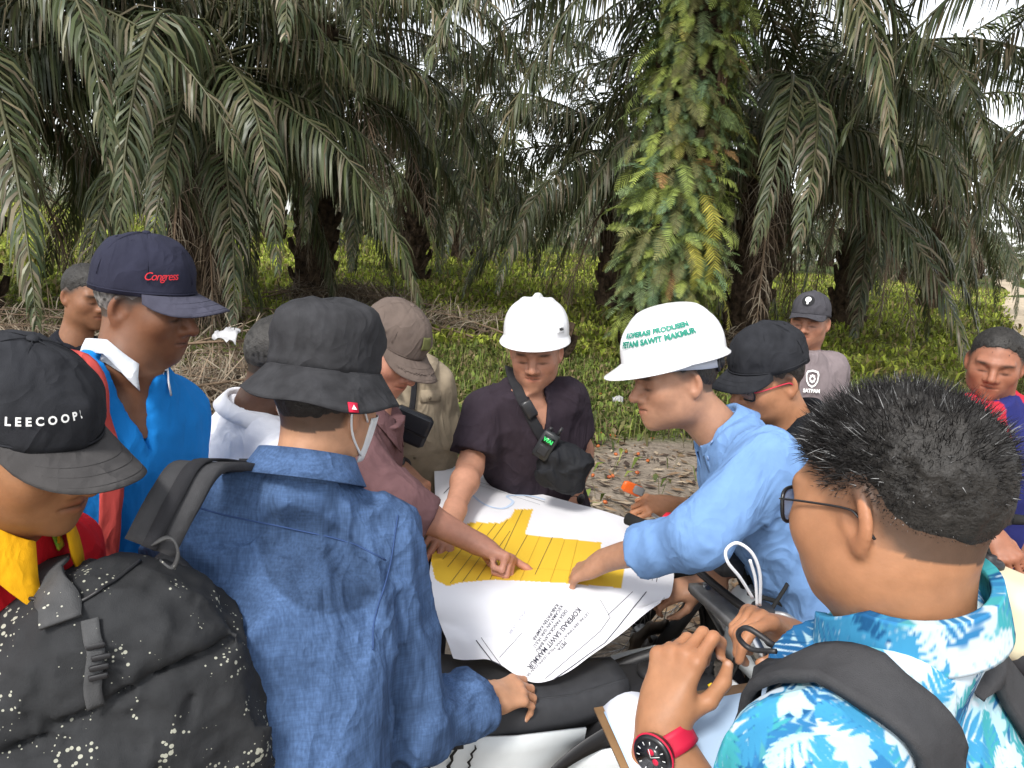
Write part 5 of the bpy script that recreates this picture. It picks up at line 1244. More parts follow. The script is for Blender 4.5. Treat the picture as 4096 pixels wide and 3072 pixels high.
# inner harness with the rear ratchet
STRAPB = mat('black_plastic', (.018, .018, .02), .45, .4); STRAPG = mat('grey_harness', (.45, .48, .55), .6)
c_, r_ = h_r.c, h_r.r
def hb(a, z): return on_head(h_r, V(c_[0]+.086*math.sin(a), c_[1]+.106*math.cos(a), z))
pth = [hb(a, .045-.020*np.clip((-math.cos(a)+.2)/1.2, 0, 1)) for a in np.linspace(R(60), R(300), 40)]
MB().slab(strip_pts(pth, h_r.H[2], .020, 3), .003).build('headband', STRAPG, h_r.root)
pth = [hb(a, .022)+h_r.H[2]*0 for a in np.linspace(R(150), R(215), 16)]; pth = np.array(pth)+np.array([nrm(k-np.mean(pth, 0)) for k in pth])*.003
MB().slab(strip_pts(pth, h_r.H[2], .030, 3), .006).build('ratchet_band', STRAPB, h_r.root)
MB().lathe(hb(R(180), .022)-h_r.H[1]*.004, -h_r.H[1], [(.016, 0), (.017, .004), (.017, .012), (.014, .015)], 18).build('ratchet_knob', STRAPB, h_r.root)

# ================================================================= GLASSES, MASK
GLENS = mat('smoky_lens', (.25, .27, .36), .08, .5, alpha=.75); BFRAME = mat('black_frame', (.012, .012, .014), .3, .5); REDF = mat('red_frame', (.62, .03, .07), .35, .5)
spectacles(p_leafy, 'black-framed glasses on the man in the palm-leaf shirt', BFRAME, GLENS, w=.07, y=.100)
spectacles(p_blackcap, 'glasses with thin red arms under the plain black cap', BFRAME, mat('clear_lens', (.4, .4, .42), .05, .5, alpha=.3), REDF, slim=1.35)
MASK = cloth('mask_white', (.72, .73, .74), var=.03)
mk = empty('face_mask', on_head(p_denim, V(0, .10, -.06)), 'white face mask with ear loop on the man in the bucket hat', 'face mask')
rows = []
for v in np.linspace(0, 1, 9):
    z = -.016-.085*v; rows.append(on_head(p_denim, [(.080*math.sin(a)*(1-.25*v), -.005+.128*math.cos(a)**.8*(1-.15*v**2) if math.cos(a) > 0 else -.005, z) for a in np.linspace(-R(74), R(74), 25)]))
MB().slab(rows, .002).build('panel', MASK, mk)
for s_ in (-1, 1):
    MB().tube(spline(on_head(p_denim, [(s_*.076, .030, -.022), (s_*.083, .0, .010), (s_*.086, -.024, .014), (s_*.084, -.032, -.008), (s_*.078, -.014, -.045), (s_*.070, .028, -.085)]), 24), .0022, 6).build('ear_loop', MASK, mk)

# ================================================================= COLLARS
shirt_collar(p_denim, cloth('denim_collar', (.060, .108, .218), var=.16, crease=.4, streak=.2), h=.040, leaf=.046, gap=20, rx=.074, ry=.078, lift=-.008, flare=.010)
WH_COL = cloth('grey_white_collar', (.55, .58, .62), var=.08)
shirt_collar(p_polo, WH_COL, h=.030, leaf=.026, gap=36, rx=.063, ry=.067, point=.020, lift=-.010, flare=.0, spread=.5)
YEL = cloth('yellow_cloth', (.80, .40, .01), var=.05)
shirt_collar(p_red, YEL, h=.034, leaf=.045, gap=24, rx=.066, ry=.070, point=.05, lift=-.006, flare=.008)
shirt_collar(p_white, WHITES, h=.022, leaf=.034, gap=20, rx=.070, ry=.072, flare=.004)
shirt_collar(p_mauve, MAUVE, h=.035, leaf=.045, gap=22)
shirt_collar(p_khaki, KHAKI, h=.035, leaf=.050, gap=24, flare=.02)
shirt_collar(p_centre, cloth('dark_polo_collar', (.040, .030, .038)), h=.028, leaf=.042, gap=30, point=.03, rx=.064, ry=.066, flare=.010)
shirt_collar(p_right, SKYB, h=.030, leaf=.048, gap=28, point=.030, rx=.060, ry=.063, flare=.010, nw=.55, lift=-.006)
shirt_collar(p_blackcap, BLACKP, h=.034, leaf=.045, gap=24, rx=.078, ry=.082)
lc = shirt_collar(p_leafy, LEAFY, h=.040, leaf=.052, gap=26, rx=.068, ry=.072, flare=.001, point=.02, spread=.5)
def subdivide_print(o, it=4):
    bm = bmesh.new(); bm.from_mesh(o.data); bmesh.ops.subdivide_edges(bm, edges=bm.edges[:], cuts=it, use_grid_fill=True); bm.to_mesh(o.data); bm.free()
    n = len(o.data.vertices); v = np.empty(n*3, np.float32); o.data.vertices.foreach_get('co', v); v = v.reshape(-1, 3).astype(float)
    a = o.data.color_attributes.new('Col', 'FLOAT_COLOR', 'POINT'); c = np.ones((n, 4), np.float32); c[:, :3] = leaf_cols(v+7); a.data.foreach_set('color', c.ravel())
subdivide_print(lc, 6)
strands(p_leafy, 13000, .032, 31, stand=.62, w=.0011, grey=.07, hairline=(.060, -.066, .016))
strands(p_jersey, 1200, .014, 32, stand=.3, w=.002, grey=0, hairline=(.074, -.06, .010))
strands(p_back, 1200, .012, 33, stand=.5, w=.002, grey=.12)
strands(p_polo, 900, .010, 34, stand=.2, w=.0016, grey=.55, hairline=(.062, -.070, .004))
strands(p_denim, 1500, .010, 35, stand=.15, w=.0012, grey=0, hairline=(.062, -.085, .0))

# ================================================================= HELPERS ON SURFACES
def hit(f, px, py, y0, y1, lift=.004):
    """first point where the line of sight meets surface f, lifted off it"""
    ys = np.linspace(y0, y1, 700); d = ray(px, py); p = cam_pos+d*(ys/d[1])[:, None]; v = f(p.astype(np.float32)); i = np.where(v < 0)[0]
    q = p[i[0]] if len(i) else p[np.argmin(v)]
    e = 4e-3; n = nrm([float(f((q+e*a).astype(np.float32)[None])[0]-f((q-e*a).astype(np.float32)[None])[0]) for a in np.eye(3)])
    return q+n*lift, n
def band_on(f, pix, y0, y1, w, th, lift=.006, n=26, wdir=None):
    """flat band laid over a surface through the photo points"""
    pp = spline([(a, b, 0) for a, b in pix], n); H_ = [hit(f, a[0], a[1], y0, y1, lift) for a in pp]; pts = np.array([h[0] for h in H_]); ns = np.array([h[1] for h in H_])
    for _ in range(3): pts[1:-1] = (pts[:-2]+2*pts[1:-1]+pts[2:])/4; ns[1:-1] = (ns[:-2]+2*ns[1:-1]+ns[2:])/4
    t = np.gradient(pts, axis=0); s = np.cross(t, ns); s /= np.linalg.norm(s, axis=1)[:, None]
    return MB().slab(strip_pts(pts, s, w, 5), th)
def band_world(f, pts, wdir, w, th, lift=.008, n=34, nc=7):
    """band draped over surface f along world points"""
    c = spline(pts, n); wd = np.broadcast_to(np.asarray(wdir, float), c.shape); g = strip_pts(c, wd, w, nc).reshape(-1, 3)
    for _ in range(6):
        v = f(g.astype(np.float32)); e = 4e-3; gr = np.stack([f((g+e*a).astype(np.float32))-f((g-e*a).astype(np.float32)) for a in np.eye(3)], 1); gr /= np.linalg.norm(gr, axis=1)[:, None]+1e-9
        g = g+gr*np.clip(lift-v, -.012, .03)[:, None]*.7
    return MB().slab(g.reshape(n, nc, 3), th)
def seam_on(f, pix, y0, y1, r=.0012, n=40, lift=.0015):
    pp = spline([(a, b, 0) for a, b in pix], n); pts = np.array([hit(f, a[0], a[1], y0, y1, lift)[0] for a in pp]); pts[1:-1] = (pts[:-2]+2*pts[1:-1]+pts[2:])/4
    return MB().tube(pts, r, 5)
STRAP = mat('black_webbing', (.022, .022, .025), .85, .2, var=.15, vscale=20, weave=.5, wscale=700)
PAD = mat('strap_padding', (.045, .045, .048), .8, .2, var=.12, vscale=20, bump=.3, bscale=90, weave=.4, wscale=900)
BLEATHER = mat('black_leather', (.016, .018, .024), .35, .45, bump=.15, bscale=120)

# ---- shirt details
DSEAM = mat('denim_seam', (.035, .07, .18), .9)
for pix in ([(720, 2010), (900, 2060), (1150, 2110), (1400, 2170), (1540, 2240)], [(1590, 2060), (1560, 2250), (1500, 2480), (1490, 2600)]):
    seam_on(p_denim.fshirt, pix, .9, 1.9, .0016).build('seam', DSEAM, p_denim.shirt)
SSEAM = mat('shirt_seam', (.20, .34, .62), .9)
BTN = mat('button_blue', (.20, .32, .55), .35, .5)
for px, py in ((2835, 1830), (2850, 1770)):
    q, n = hit(p_right.fshirt, px, py, 1.2, 2.4, .002); MB().lathe(q, n, [(.0055, 0), (.0058, .0015), (.004, .0025)], 14).build('button', BTN, p_right.shirt)
for px, py in ((1655, 1640), (1665, 1745), (1660, 1830), (1655, 1930)):
    q, n = hit(p_khaki.fshirt, px, py, 2.0, 3.2, .002); MB().lathe(q, n, [(.006, 0), (.006, .002), (.004, .003)], 12).build('button', mat('button_khaki', (.16, .13, .09), .5), p_khaki.shirt)
q0 = [hit(p_khaki.fshirt, px, py, 2.0, 3.2, .006)[0] for px, py in ((1680, 1560), (1760, 1560), (1680, 1610), (1760, 1605))]
MB().slab(np.array([[q0[0], q0[1]], [q0[2], q0[3]]]), .004).build('pocket_flap', KHAKI, p_khaki.shirt)
q, n = hit(p_khaki.fshirt, 1715, 1592, 2.0, 3.2, .009); MB().lathe(q, n, [(.006, 0), (.006, .002)], 12).build('button', MATS['button_khaki'], p_khaki.shirt)
# khaki man's black undersleeve on his left arm
sh, el, wr = p_khaki.arms[0]; MB().tube([sh+(el-sh)*.5, el, el+(wr-el)*.5, wr], [.050, .046, .042, .036], 12).build('undersleeve', cloth('black_sleeve', (.012, .012, .014)), p_khaki.root)
seam_on(p_centre.fshirt, [(2150, 1590), (2175, 1680), (2190, 1760)], 2.0, 3.2, .0012).build('placket', cloth('dark_seam', (.015, .011, .015)), p_centre.shirt)
# guard's emblem and lettering
em = MB(); _g = [(3222+k*0, 1505) for k in range(1)]
def onshirt(pr, cx, cy, y0, y1, lift=.005):
    q, n = hit(pr.fshirt, cx, cy, y0, y1, lift); r_ = nrm(np.cross(UP, n)); u_ = np.cross(n, r_)
    return lambda u, v: q+np.asarray(u)[..., None]*r_+np.asarray(v)[..., None]*u_+n*.004
fmg = onshirt(p_guard, 3245, 1515, 3.0, 4.2)
sx = np.array([0, .028, .034, .030, .018, 0, -.018, -.030, -.034, -.028]); sy = np.array([.042, .036, .020, -.012, -.032, -.042, -.032, -.012, .020, .036])
ring = fmg(np.append(sx, sx*.78), np.append(sy, sy*.78)); em.add(ring, [(k, (k+1) % 10, 10+(k+1) % 10, 10+k) for k in range(10)])
for a in np.linspace(0, 2*np.pi, 9)[:-1]:
    c = np.array([.012*math.cos(a), .014*math.sin(a)]); em.add(fmg(c[0]+np.array([-.004, .004, .004, -.004]), c[1]+np.array([-.006, -.006, .006, .006])), [(0, 1, 2, 3)])
em.build('emblem', WHTH, p_guard.shirt, smooth=False)
lettering('chest_lettering', [('SATPAM', 0, -.056, .023, 0, dict(bold=.0012))], fmg, WHTH, p_guard.shirt)

# ================================================================= STRAPS, BAGS, RADIO
def bag_sdf(label, name, cat, f, lo, hi, h, m, group=None, base=None, part='body'):
    v, fc = surface_net(f, lo, hi, h); root = empty(name, v.mean(0) if base is None else base, label, cat, group); mobj(part, v, fc, m, root); return root
# centre man's sling pouch
f0 = p_centre.fshirt; pc = P(2255, 1870, 2.36)
Xp, Zp = nrm(V(.9, 0, -.30)), nrm(V(.30, -.1, .9)); Yp = np.cross(Zp, Xp); Xp = np.cross(Yp, Zp)
def fpouch(p):
    d = s_box(p, pc, [Xp, Yp, Zp], (.080, .05, .076), .048); return d-fold_noise(p, .010, 3, 20, (1, 1, .6))
pouch = bag_sdf('black sling pouch hanging at the side of the man in the dark polo', 'sling_pouch', 'pouch', fpouch, pc-.17, pc+.17, .006, cloth('black_nylon', (.016, .017, .020), rough=.7))
band_on(f0, [(2030, 1480), (2070, 1560), (2110, 1640), (2150, 1720), (2200, 1800)], 2.0, 3.2, .034, .004, .012).build('strap', STRAP, pouch)
qb, nb_ = hit(f0, 2113, 1630, 2.0, 3.2, .018); tb = nrm(P(2160, 1720, 2.4)-P(2090, 1600, 2.4)); MB().box(qb, np.cross(nb_, tb)*.019, tb*.03, nb_*.006, .25).build('buckle', mat('buckle', (.02, .02, .022), .3, .5), pouch)
rc = P(2185, 1780, 2.33); rz_ = nrm(V(.42, .0, .9)); rn = nrm(V(-.2, -1, .15)); rx_ = nrm(np.cross(rz_, rn)); rn = np.cross(rx_, rz_)
radio = empty('handheld_radio', rc, 'small black handheld radio clipped to the sling strap', 'radio')
MB().box(rc, rx_*.027, rz_*.046, rn*.016, .18).build('body', mat('radio_black', (.02, .022, .024), .4, .4), radio)
MB().tube([rc+rz_*.045+rx_*.015, rc+rz_*.075+rx_*.015], [.006, .005], 8).build('antenna', STRAPB, radio); MB().lathe(rc+rz_*.044-rx_*.014, rz_, [(.007, 0), (.007, .012), (.005, .014)], 12).build('knob', STRAPB, radio)
sc_ = rc-rn*0+rn*.0; face = -rn if np.dot(rn, cam_pos-rc) < 0 else rn
MB().box(rc+face*.0165+rz_*.018, rx_*.018, rz_*.014, face*.0012).build('display', mat('display_dark', (.01, .015, .012), .2, .5), radio)
lettering('display_mark', [('WAI', 0, 0, .016, 0, dict(bold=.001))], lambda u, v: rc+face*.0185+rz_*.018+np.asarray(u)[..., None]*np.cross(rz_, face)+np.asarray(v)[..., None]*rz_, mat('display_green', (.05, .6, .15), .4), radio)
MB().box(rc+face*.0165-rz_*.018, rx_*.017, rz_*.016, face*.0014, .2).build('speaker_grille', STRAPB, radio)
# khaki man's phone bag
kc = P(1640, 1705, 2.42); kz = nrm(V(.35, 0, .94)); kn = nrm(V(.15, -1, .2)); kx = nrm(np.cross(kz, kn)); kn = np.cross(kx, kz); kn = kn if np.dot(kn, cam_pos-kc) > 0 else -kn
pb = empty('phone_bag', kc, 'black leather phone bag on the chest of the man in khaki', 'bag')
MB().box(kc, kx*.066, kz*.054, kn*.014, .2).build('body', BLEATHER, pb); MB().box(kc+kn*.016+kz*.020, kx*.064, kz*.030, kn*.003, .2).build('flap', BLEATHER, pb)
MB().tube([kc+kn*.014-kz*.013-kx*.06, kc+kn*.0155-kz*.013, kc+kn*.014-kz*.013+kx*.06], .0022, 6).build('zip', STRAPB, pb)
lettering('zip_mark', [('consina', -.035, -.004, .012, R(8), dict(shear=.2))], lambda u, v: kc+kn*.0197+kx*(np.asarray(u)[..., None]*np.sign(np.dot(kx, cam_right)))+kz*np.asarray(v)[..., None], WHTH, pb)
band_on(p_khaki.fshirt, [(1648, 1455), (1652, 1530), (1648, 1610), (1640, 1650)], 2.0, 3.2, .020, .003, .012).build('strap', STRAP, pb)
# mauve man's lanyard strap and pouch line
# blue polo man's coral strap
cst = empty('shoulder_bag_strap', P(300, 1400, 1.4), 'coral red padded strap over the shoulder of the blue polo', 'strap'); Mp = p_polo.nb*.18+p_polo.arms[1][0]*.82
band_world(p_polo.fshirt, [Mp+p_polo.fw*.12-p_polo.up*.48, Mp+p_polo.fw*.12-p_polo.up*.20, Mp+p_polo.fw*.10-p_polo.up*.04, Mp+p_polo.fw*.02+p_polo.up*.05, Mp-p_polo.fw*.09+p_polo.up*.0, Mp-p_polo.fw*.13-p_polo.up*.2], p_polo.rt, .044, .007, .007).build('webbing', cloth('coral_pad', (.50, .075, .065), var=.08), cst)
# red shirt man's lanyard
lay = empty('lanyard', P(180, 2080, 1.1), 'green and yellow lanyard on the red shirt', 'lanyard'); band_on(p_red.fshirt, [(165, 2010), (185, 2070), (205, 2130), (225, 2190)], .6, 1.8, .014, .003, .008).build('ribbon', mat('lanyard_green', (.10, .42, .04), .7, col2=(.75, .55, .03), vscale=40), lay)
# ---- dirty grey backpack on the denim man's left shoulder
bc = P(420, 2920, 1.05); bx = nrm(V(.93, .34, .22)); bz = nrm(V(-.16, -.05, 1)); by = np.cross(bz, bx); bx = np.cross(by, bz)
def fpack(p):
    q = (p-np.float32(bc))@np.float32(np.array([bx, by, bz])).T
    d = s_box(q, (0, 0, -.06), np.eye(3), (.20, .12, .27), .09)
    d = smin(d, s_ell(q, (.03, 0, .185), (.135, .105, .085)), .06)
    d = smin(d, s_box(q, (-.04, -.10, -.10), np.eye(3), (.125, .06, .17), .05), .03)
    d = smin(d, s_box(q, (.175, -.01, -.06), np.eye(3), (.045, .085, .21), .035), .025)
    d = smax(d, -(np.abs(q[:, 2]-.105-.10*q[:, 0]-.02*np.sin(q[:, 0]*14))-.006+np.maximum(0, q[:, 1]+.02)*2), .022)
    d = smax(d, -(np.abs(q[:, 0]-.125-.03*np.sin(q[:, 2]*9))-.003+np.maximum(0, q[:, 1]+.03)*2+np.maximum(0, q[:, 2]-.09)*2), .02)
    low = np.clip((.12-q[:, 2])/.12, 0, 1)
    return d-low*fold_noise(p, .019, 6, 10, (1, 1, .30))-fold_noise(p, .007, 9, 22, (1, .8, .8))
PACKM = mat('dirty_pack_cloth', (.027, .028, .030), .85, .2, var=.25, vscale=10, bump=.4, bscale=60, weave=.4, wscale=800, speck=((.34, .34, .28), 120, .50))
pack = bag_sdf('mud-splashed dark grey backpack slung on the denim man', 'backpack', 'backpack', fpack, bc-.40, bc+.40, .0065, PACKM)
STRAPG2 = mat('grey_webbing', (.065, .066, .068), .85, .2, var=.15, vscale=20, weave=.5, wscale=600, speck=((.45, .45, .38), 90, .3))
band_on(fpack, [(210, 2270), (222, 2340), (240, 2420), (255, 2500)], .6, 1.6, .052, .006, .012).build('handle', STRAPG2, pack)
band_on(fpack, [(365, 2480), (380, 2600), (375, 2720), (380, 2810)], .6, 1.6, .022, .004, .008).build('side_strap', STRAPG2, pack)
for k in range(4):
    q, n = hit(fpack, 388+6*(k % 2), 2590+34*k, .6, 1.6, .014); MB().box(q, bx*.012, bz*.004, n*.004, .2).build('buckle', STRAPB, pack)
zl = seam_on(fpack, [(120, 2400), (300, 2420), (450, 2330), (560, 2250)], .6, 1.6, .003, 40, .003).build('zip', STRAPB, pack)
pd = p_denim; Md = pd.nb*.42+pd.arms[0][0]*.58
c2 = spline([Md+pd.fw*.11-pd.up*.14, Md+pd.fw*.09-pd.up*.02, Md+pd.fw*.03+pd.up*.062, Md-pd.fw*.06+pd.up*.060, P(800, 1870, 1.14), P(700, 2000, 1.08), P(600, 2190, 1.05)], 40); tt = np.gradient(c2, axis=0); tt /= np.linalg.norm(tt, axis=1)[:, None]; sw = pd.rt-tt*(tt@pd.rt)[:, None]; sw /= np.linalg.norm(sw, axis=1)[:, None]; nn_ = np.cross(tt, sw); nn_ *= np.sign((nn_@nrm(V(-.2, -.6, .8))))[:, None]
MB().slab(strip_pts(c2, sw, .074, 7), .013).build('shoulder_strap', PAD, pack); MB().slab(strip_pts(c2+nn_*.010, sw, .022, 3), .004).build('strap_webbing', STRAP, pack)
lp = spline([P(600, 2180, 1.05), P(680, 2150, 1.03), P(712, 2210, 1.03), P(690, 2270, 1.04), P(640, 2240, 1.06)], 24); MB().slab(strip_pts(lp, nrm(V(.5, -.8, .2)), .020, 3), .003).build('strap_loop', STRAPG2, pack)
sp2 = spline([P(590, 2260, 1.10), P(700, 2360, 1.11), P(770, 2560, 1.13), P(800, 2800, 1.14), P(780, 3080, 1.14)], 24); tt = np.gradient(sp2, axis=0); sw = np.cross(tt, nrm(V(.2, -1, .1))); sw /= np.linalg.norm(sw, axis=1)[:, None]
MB().slab(strip_pts(sp2, sw, .075, 7), .022).build('back_pad', PAD, pack)
# ---- palm-leaf shirt man's black backpack
f1 = p_leafy.fshirt; shL_, shR_ = p_leafy.arms[0][0], p_leafy.arms[1][0]; back = -p_leafy.fw; mids = (shL_+shR_)/2
pk2c = mids+back*.23-UP*.26; Bx, Bz = p_leafy.rt, nrm(p_leafy.up); By = np.cross(Bz, Bx); Bx = np.cross(By, Bz)
def fpack2(p):
    d = s_box(p, pk2c, [Bx, By, Bz], (.14, .075, .20), .06); return d-fold_noise(p, .006, 4, 12)
pack2 = bag_sdf('black backpack on the man in the palm-leaf shirt', 'backpack', 'backpack', fpack2, pk2c-.32, pk2c+.32, .009, PAD)
pl_ = p_leafy
for sh0 in (shL_, shR_):
    Ml = pl_.nb*.40+sh0*.60
    band_world(f1, [Ml+pl_.fw*.13-pl_.up*.20, Ml+pl_.fw*.115-pl_.up*.06, Ml+pl_.fw*.05+pl_.up*.05, Ml-pl_.fw*.05+pl_.up*.04, Ml-pl_.fw*.12-pl_.up*.07, Ml-pl_.fw*.15-pl_.up*.20], pl_.rt, .058, .011, .010, 40).build('shoulder_strap', PAD, pack2)
Ml = pl_.nb*.40+shL_*.60; lp_ = [Ml+pl_.fw*.06+pl_.up*.070, Ml+pl_.fw*.085+pl_.up*.085, Ml+pl_.fw*.10+pl_.up*.070, Ml+pl_.fw*.09+pl_.up*.055, Ml+pl_.fw*.06+pl_.up*.062]; MB().tube(spline(lp_, 20), .003, 6).build('strap_loop', STRAPB, pack2)
# ---- watches
WRED = mat('red_rubber', (.50, .012, .045), .55, .3); WBLK = mat('watch_black', (.012, .012, .014), .3, .5)
wrL = p_leafy.arms[0][2]; fa = nrm(wrL-p_leafy.arms[0][1]); wc = wrL-fa*.022
face_c = P(2560, 2985, float(wc[1])-.035); wn2 = nrm(face_c-wc-fa*np.dot(face_c-wc, fa)); ws = np.cross(fa, wn2)
watch = empty('wristwatch', wc, 'large black watch on red rubber strap on the nearest wrist', 'watch')
ring = np.array([[wc+wn2*(.0335*math.cos(a))+ws*(.036*math.sin(a))+fa*k for k in np.linspace(-.0145, .0145, 5)] for a in np.linspace(R(20), R(340), 40)]); MB().slab(ring, .004).build('strap', WRED, watch)
fc = wc+wn2*.037; MB().lathe(fc, wn2, [(.026, -.006), (.0285, 0), (.0285, .006), (.026, .009), (.023, .0092)], 36).build('case', WBLK, watch)
MB().torus(fc+wn2*.004, wn2, .0285, .0018, 36, 6).build('bezel_ring', WRED, watch); MB().lathe(fc+wn2*.0094, wn2, [(.023, 0), (.001, .0002)], 30).build('dial', mat('dial', (.02, .02, .022), .25, .5), watch)
mk_ = MB()
for k in range(12):
    a = k*math.pi/6; d = fa*math.cos(a)+ws*math.sin(a); mk_.box(fc+wn2*.0102+d*.0190, d*.0022, np.cross(wn2, d)*.0006, wn2*.0003)
mk_.build('hour_marks', mat('mark_white', (.7, .7, .7), .4), watch)
for o_ in ((.006, .004), (-.007, .003)): MB().lathe(fc+wn2*.0101+fa*o_[0]+ws*o_[1], wn2, [(.0045, 0), (.0045, .0004), (.001, .0005)], 16).build('subdial', WRED, watch)
MB().tube([fc+wn2*.0106, fc+wn2*.0106+(fa+ws*.3)*.011], .0006, 4).build('hand', MATS['mark_white'], watch); MB().tube([fc+wn2*.0108, fc+wn2*.0108+(ws-fa*.2)*.014], .0005, 4).build('hand', MATS['mark_white'], watch)
MB().lathe(fc+fa*.0245+wn2*.002, fa, [(.0035, 0), (.0035, .004)], 10).build('crown', WBLK, watch)
sh, el, wr = p_khaki.arms[1]; fa = nrm(wr-el); w2 = empty('wristwatch', wr-fa*.02, 'small black watch on the wrist of the man in khaki', 'watch'); MB().torus(wr-fa*.02, fa, .034, .007, 28, 6).build('strap', WBLK, w2); MB().lathe(wr-fa*.02+V(0, -.6, .8)*.032, V(0, -.6, .8), [(.018, 0), (.018, .008), (.015, .01)], 20).build('case', WBLK, w2)
sh, el, wr = p_centre.arms[0]; fa = nrm(wr-el); w3 = empty('wristwatch', wr-fa*.02, 'dark watch on the hanging wrist of the man in the dark polo', 'watch'); MB().torus(wr-fa*.02, fa, .032, .007, 28, 6).build('strap', WBLK, w3); MB().lathe(wr-fa*.02+V(.7, -.7, .1)*.03, V(.7, -.7, .1), [(.019, 0), (.019, .008), (.016, .01)], 20).build('case', WBLK, w3)
# ---- white cable, clipboard, orange gadget
cb = empty('charging_cable', P(2990, 2330, 1.04), 'looped white cable held in the pinching hand', 'cable')
MB().tube(spline([P(3040, 2420, 1.05), P(3040, 2300, 1.03), P(3010, 2215, 1.02), P(2950, 2172, 1.02), P(2905, 2200, 1.02), P(2912, 2250, 1.02), P(2960, 2310, 1.03), P(3010, 2390, 1.05)], 60), .0024, 8).build('wire', mat('cable_white', (.80, .80, .82), .4, .4), cb)
MB().tube(spline([P(3028, 2420, 1.045), P(3022, 2320, 1.03), P(3000, 2240, 1.02)], 20), .0022, 8).build('wire', MATS['cable_white'], cb)
c0, c1 = P(2375, 2835, 1.02), P(3180, 2705, 1.10); dn = nrm(P(2450, 3200, .86)-c0); ed = nrm(c1-c0); dn = nrm(dn-ed*np.dot(dn, ed)); cn = np.cross(ed, dn); cn = cn if np.dot(cn, cam_pos-c0) > 0 else -cn; wl_ = np.linalg.norm(c1-c0)/2; cc = (c0+c1)/2+dn*.16
clip = empty('clipboard', cc, 'brown clipboard with pale blue papers under the nearest wrist', 'clipboard')
MB().box(cc, ed*wl_, dn*.16, cn*.002, .0).build('board', mat('hardboard', (.26, .15, .07), .6, .3, var=.15, vscale=20), clip)
xs = np.linspace(-1, 1, 20); pg = np.array([[cc+ed*wl_*(.97*x+.02)+dn*(.155*y+.004)+cn*(.006+.004*math.sin(x*3+y*2)) for y in np.linspace(-.93, 1, 10)] for x in xs]); MB().slab(pg, .0015).build('paper', mat('pale_blue_paper', (.42, .56, .74), .8, .2, var=.04), clip)
pg = np.array([[c0+ed*(.01+.075*x)+dn*(.012+.20*y)+cn*(.012+.02*x*(1-x)*4*(1-y)) for y in np.linspace(0, 1, 8)] for x in np.linspace(0, 1, 8)]); MB().slab(pg, .001).build('paper', mat('white_paper', (.75, .77, .84), .8), clip)
MB().add([c0+ed*.045+cn*.005+dn*.004, c0+ed*.078+cn*.005+dn*.002, c0+ed*.074+cn*.005+dn*.016, c0+ed*.045+cn*.005+dn*.024], [(0, 1, 2, 3)]).build('orange_sticker', mat('orange_sticker', (.8, .35, .02), .6), clip)
og = P(2530, 1955, 2.22); gd = empty('orange_gadget', og, 'small orange and grey gadget held above the map', 'gadget'); MB().box(og, nrm(V(.9, .2, -.35))*.035, nrm(V(.35, 0, .9))*.017, nrm(V(.1, -1, 0))*.006, .3).build('case', mat('orange_plastic', (.75, .13, .02), .4, .4), gd); MB().box(og+V(.018, -.007, -.002), V(.016, 0, -.006), V(.004, 0, .012), V(0, .004, 0), .3).build('grip', mat('grey_plastic', (.2, .2, .2), .5), gd)

# ================================================================= THE MAP
CTRL = np.array([
    [P(1735, 1815, 2.74), P(1985, 1915, 2.64), P(2200, 1985, 2.52), P(2400, 2045, 2.44), P(2625, 2120, 2.36)],
    [P(1740, 2110, 2.18), P(1985, 2140, 2.15), P(2200, 2165, 2.13), P(2440, 2190, 2.11), P(2690, 2235, 2.07)],
    [P(1715, 2355, 1.76), P(1950, 2345, 1.80), P(2170, 2342, 1.815), P(2420, 2350, 1.84), P(2690, 2350, 1.89)],
    [P(1765, 2500, 1.69), P(1960, 2505, 1.69), P(2160, 2530, 1.69), P(2400, 2490, 1.74), P(2660, 2395, 1.84)],
    [P(1815, 2615, 1.64), P(1965, 2655, 1.63), P(2150, 2738, 1.615), P(2400, 2590, 1.69), P(2640, 2415, 1.82)]])
NU, NV = 200, 200
def cr_rows(a, n): return np.stack([spline(a[:, j], n) for j in range(a.shape[1])], 1)
MAPG = cr_rows(CTRL, NV).transpose(1, 0, 2); MAPG = cr_rows(MAPG, NU)      # [u across, v back->front]
_un, _vn = np.linspace(0, 1, NU), np.linspace(0, 1, NV); UU, VV = np.meshgrid(_un, _vn, indexing='ij')
MAPG[..., 2] += .008*np.sin(UU*9+VV*5)*np.clip((VV-.05)*4, 0, 1)+.005*np.sin(VV*17-UU*6)+.004*(noise3(np.stack([UU*14, VV*14, 0*UU], -1).astype(np.float32))-.5)
_du = np.gradient(MAPG, axis=0); _dv = np.gradient(MAPG, axis=1); MAPN = np.cross(_dv, _du); MAPN /= np.linalg.norm(MAPN, axis=2)[..., None]
MAPN[(MAPN[..., 2] < 0)] *= -1
def proj(p):
    d = p-cam_pos; z = d@cam_fwd; return np.stack([CX+F_PX*(d@cam_right)/z, CY-F_PX*(d@cam_up)/z], -1)
MAPPX = proj(MAPG)
def map_pt(px, py, lift=.0012):
    """points of the sheet for print positions (px,py), bilinear between the nearest grid nodes"""
    px, py = np.atleast_1d(np.asarray(px, float)), np.atleast_1d(np.asarray(py, float)); out = []
    for a, b in zip(px, py):
        d = (MAPPX[..., 0]-a)**2+(MAPPX[..., 1]-b)**2; i, j = np.unravel_index(np.argmin(d), d.shape); i = min(max(i, 1), NU-2); j = min(max(j, 1), NV-2)
        J = np.stack([(MAPPX[i+1, j]-MAPPX[i-1, j])/2, (MAPPX[i, j+1]-MAPPX[i, j-1])/2], 1); t = np.linalg.lstsq(J, np.array([a, b])-MAPPX[i, j], rcond=None)[0]; t = np.clip(t, -1.5, 1.5)
        out.append(MAPG[i, j]+t[0]*_du[i, j]+t[1]*_dv[i, j]+MAPN[i, j]*lift)
    return np.array(out)
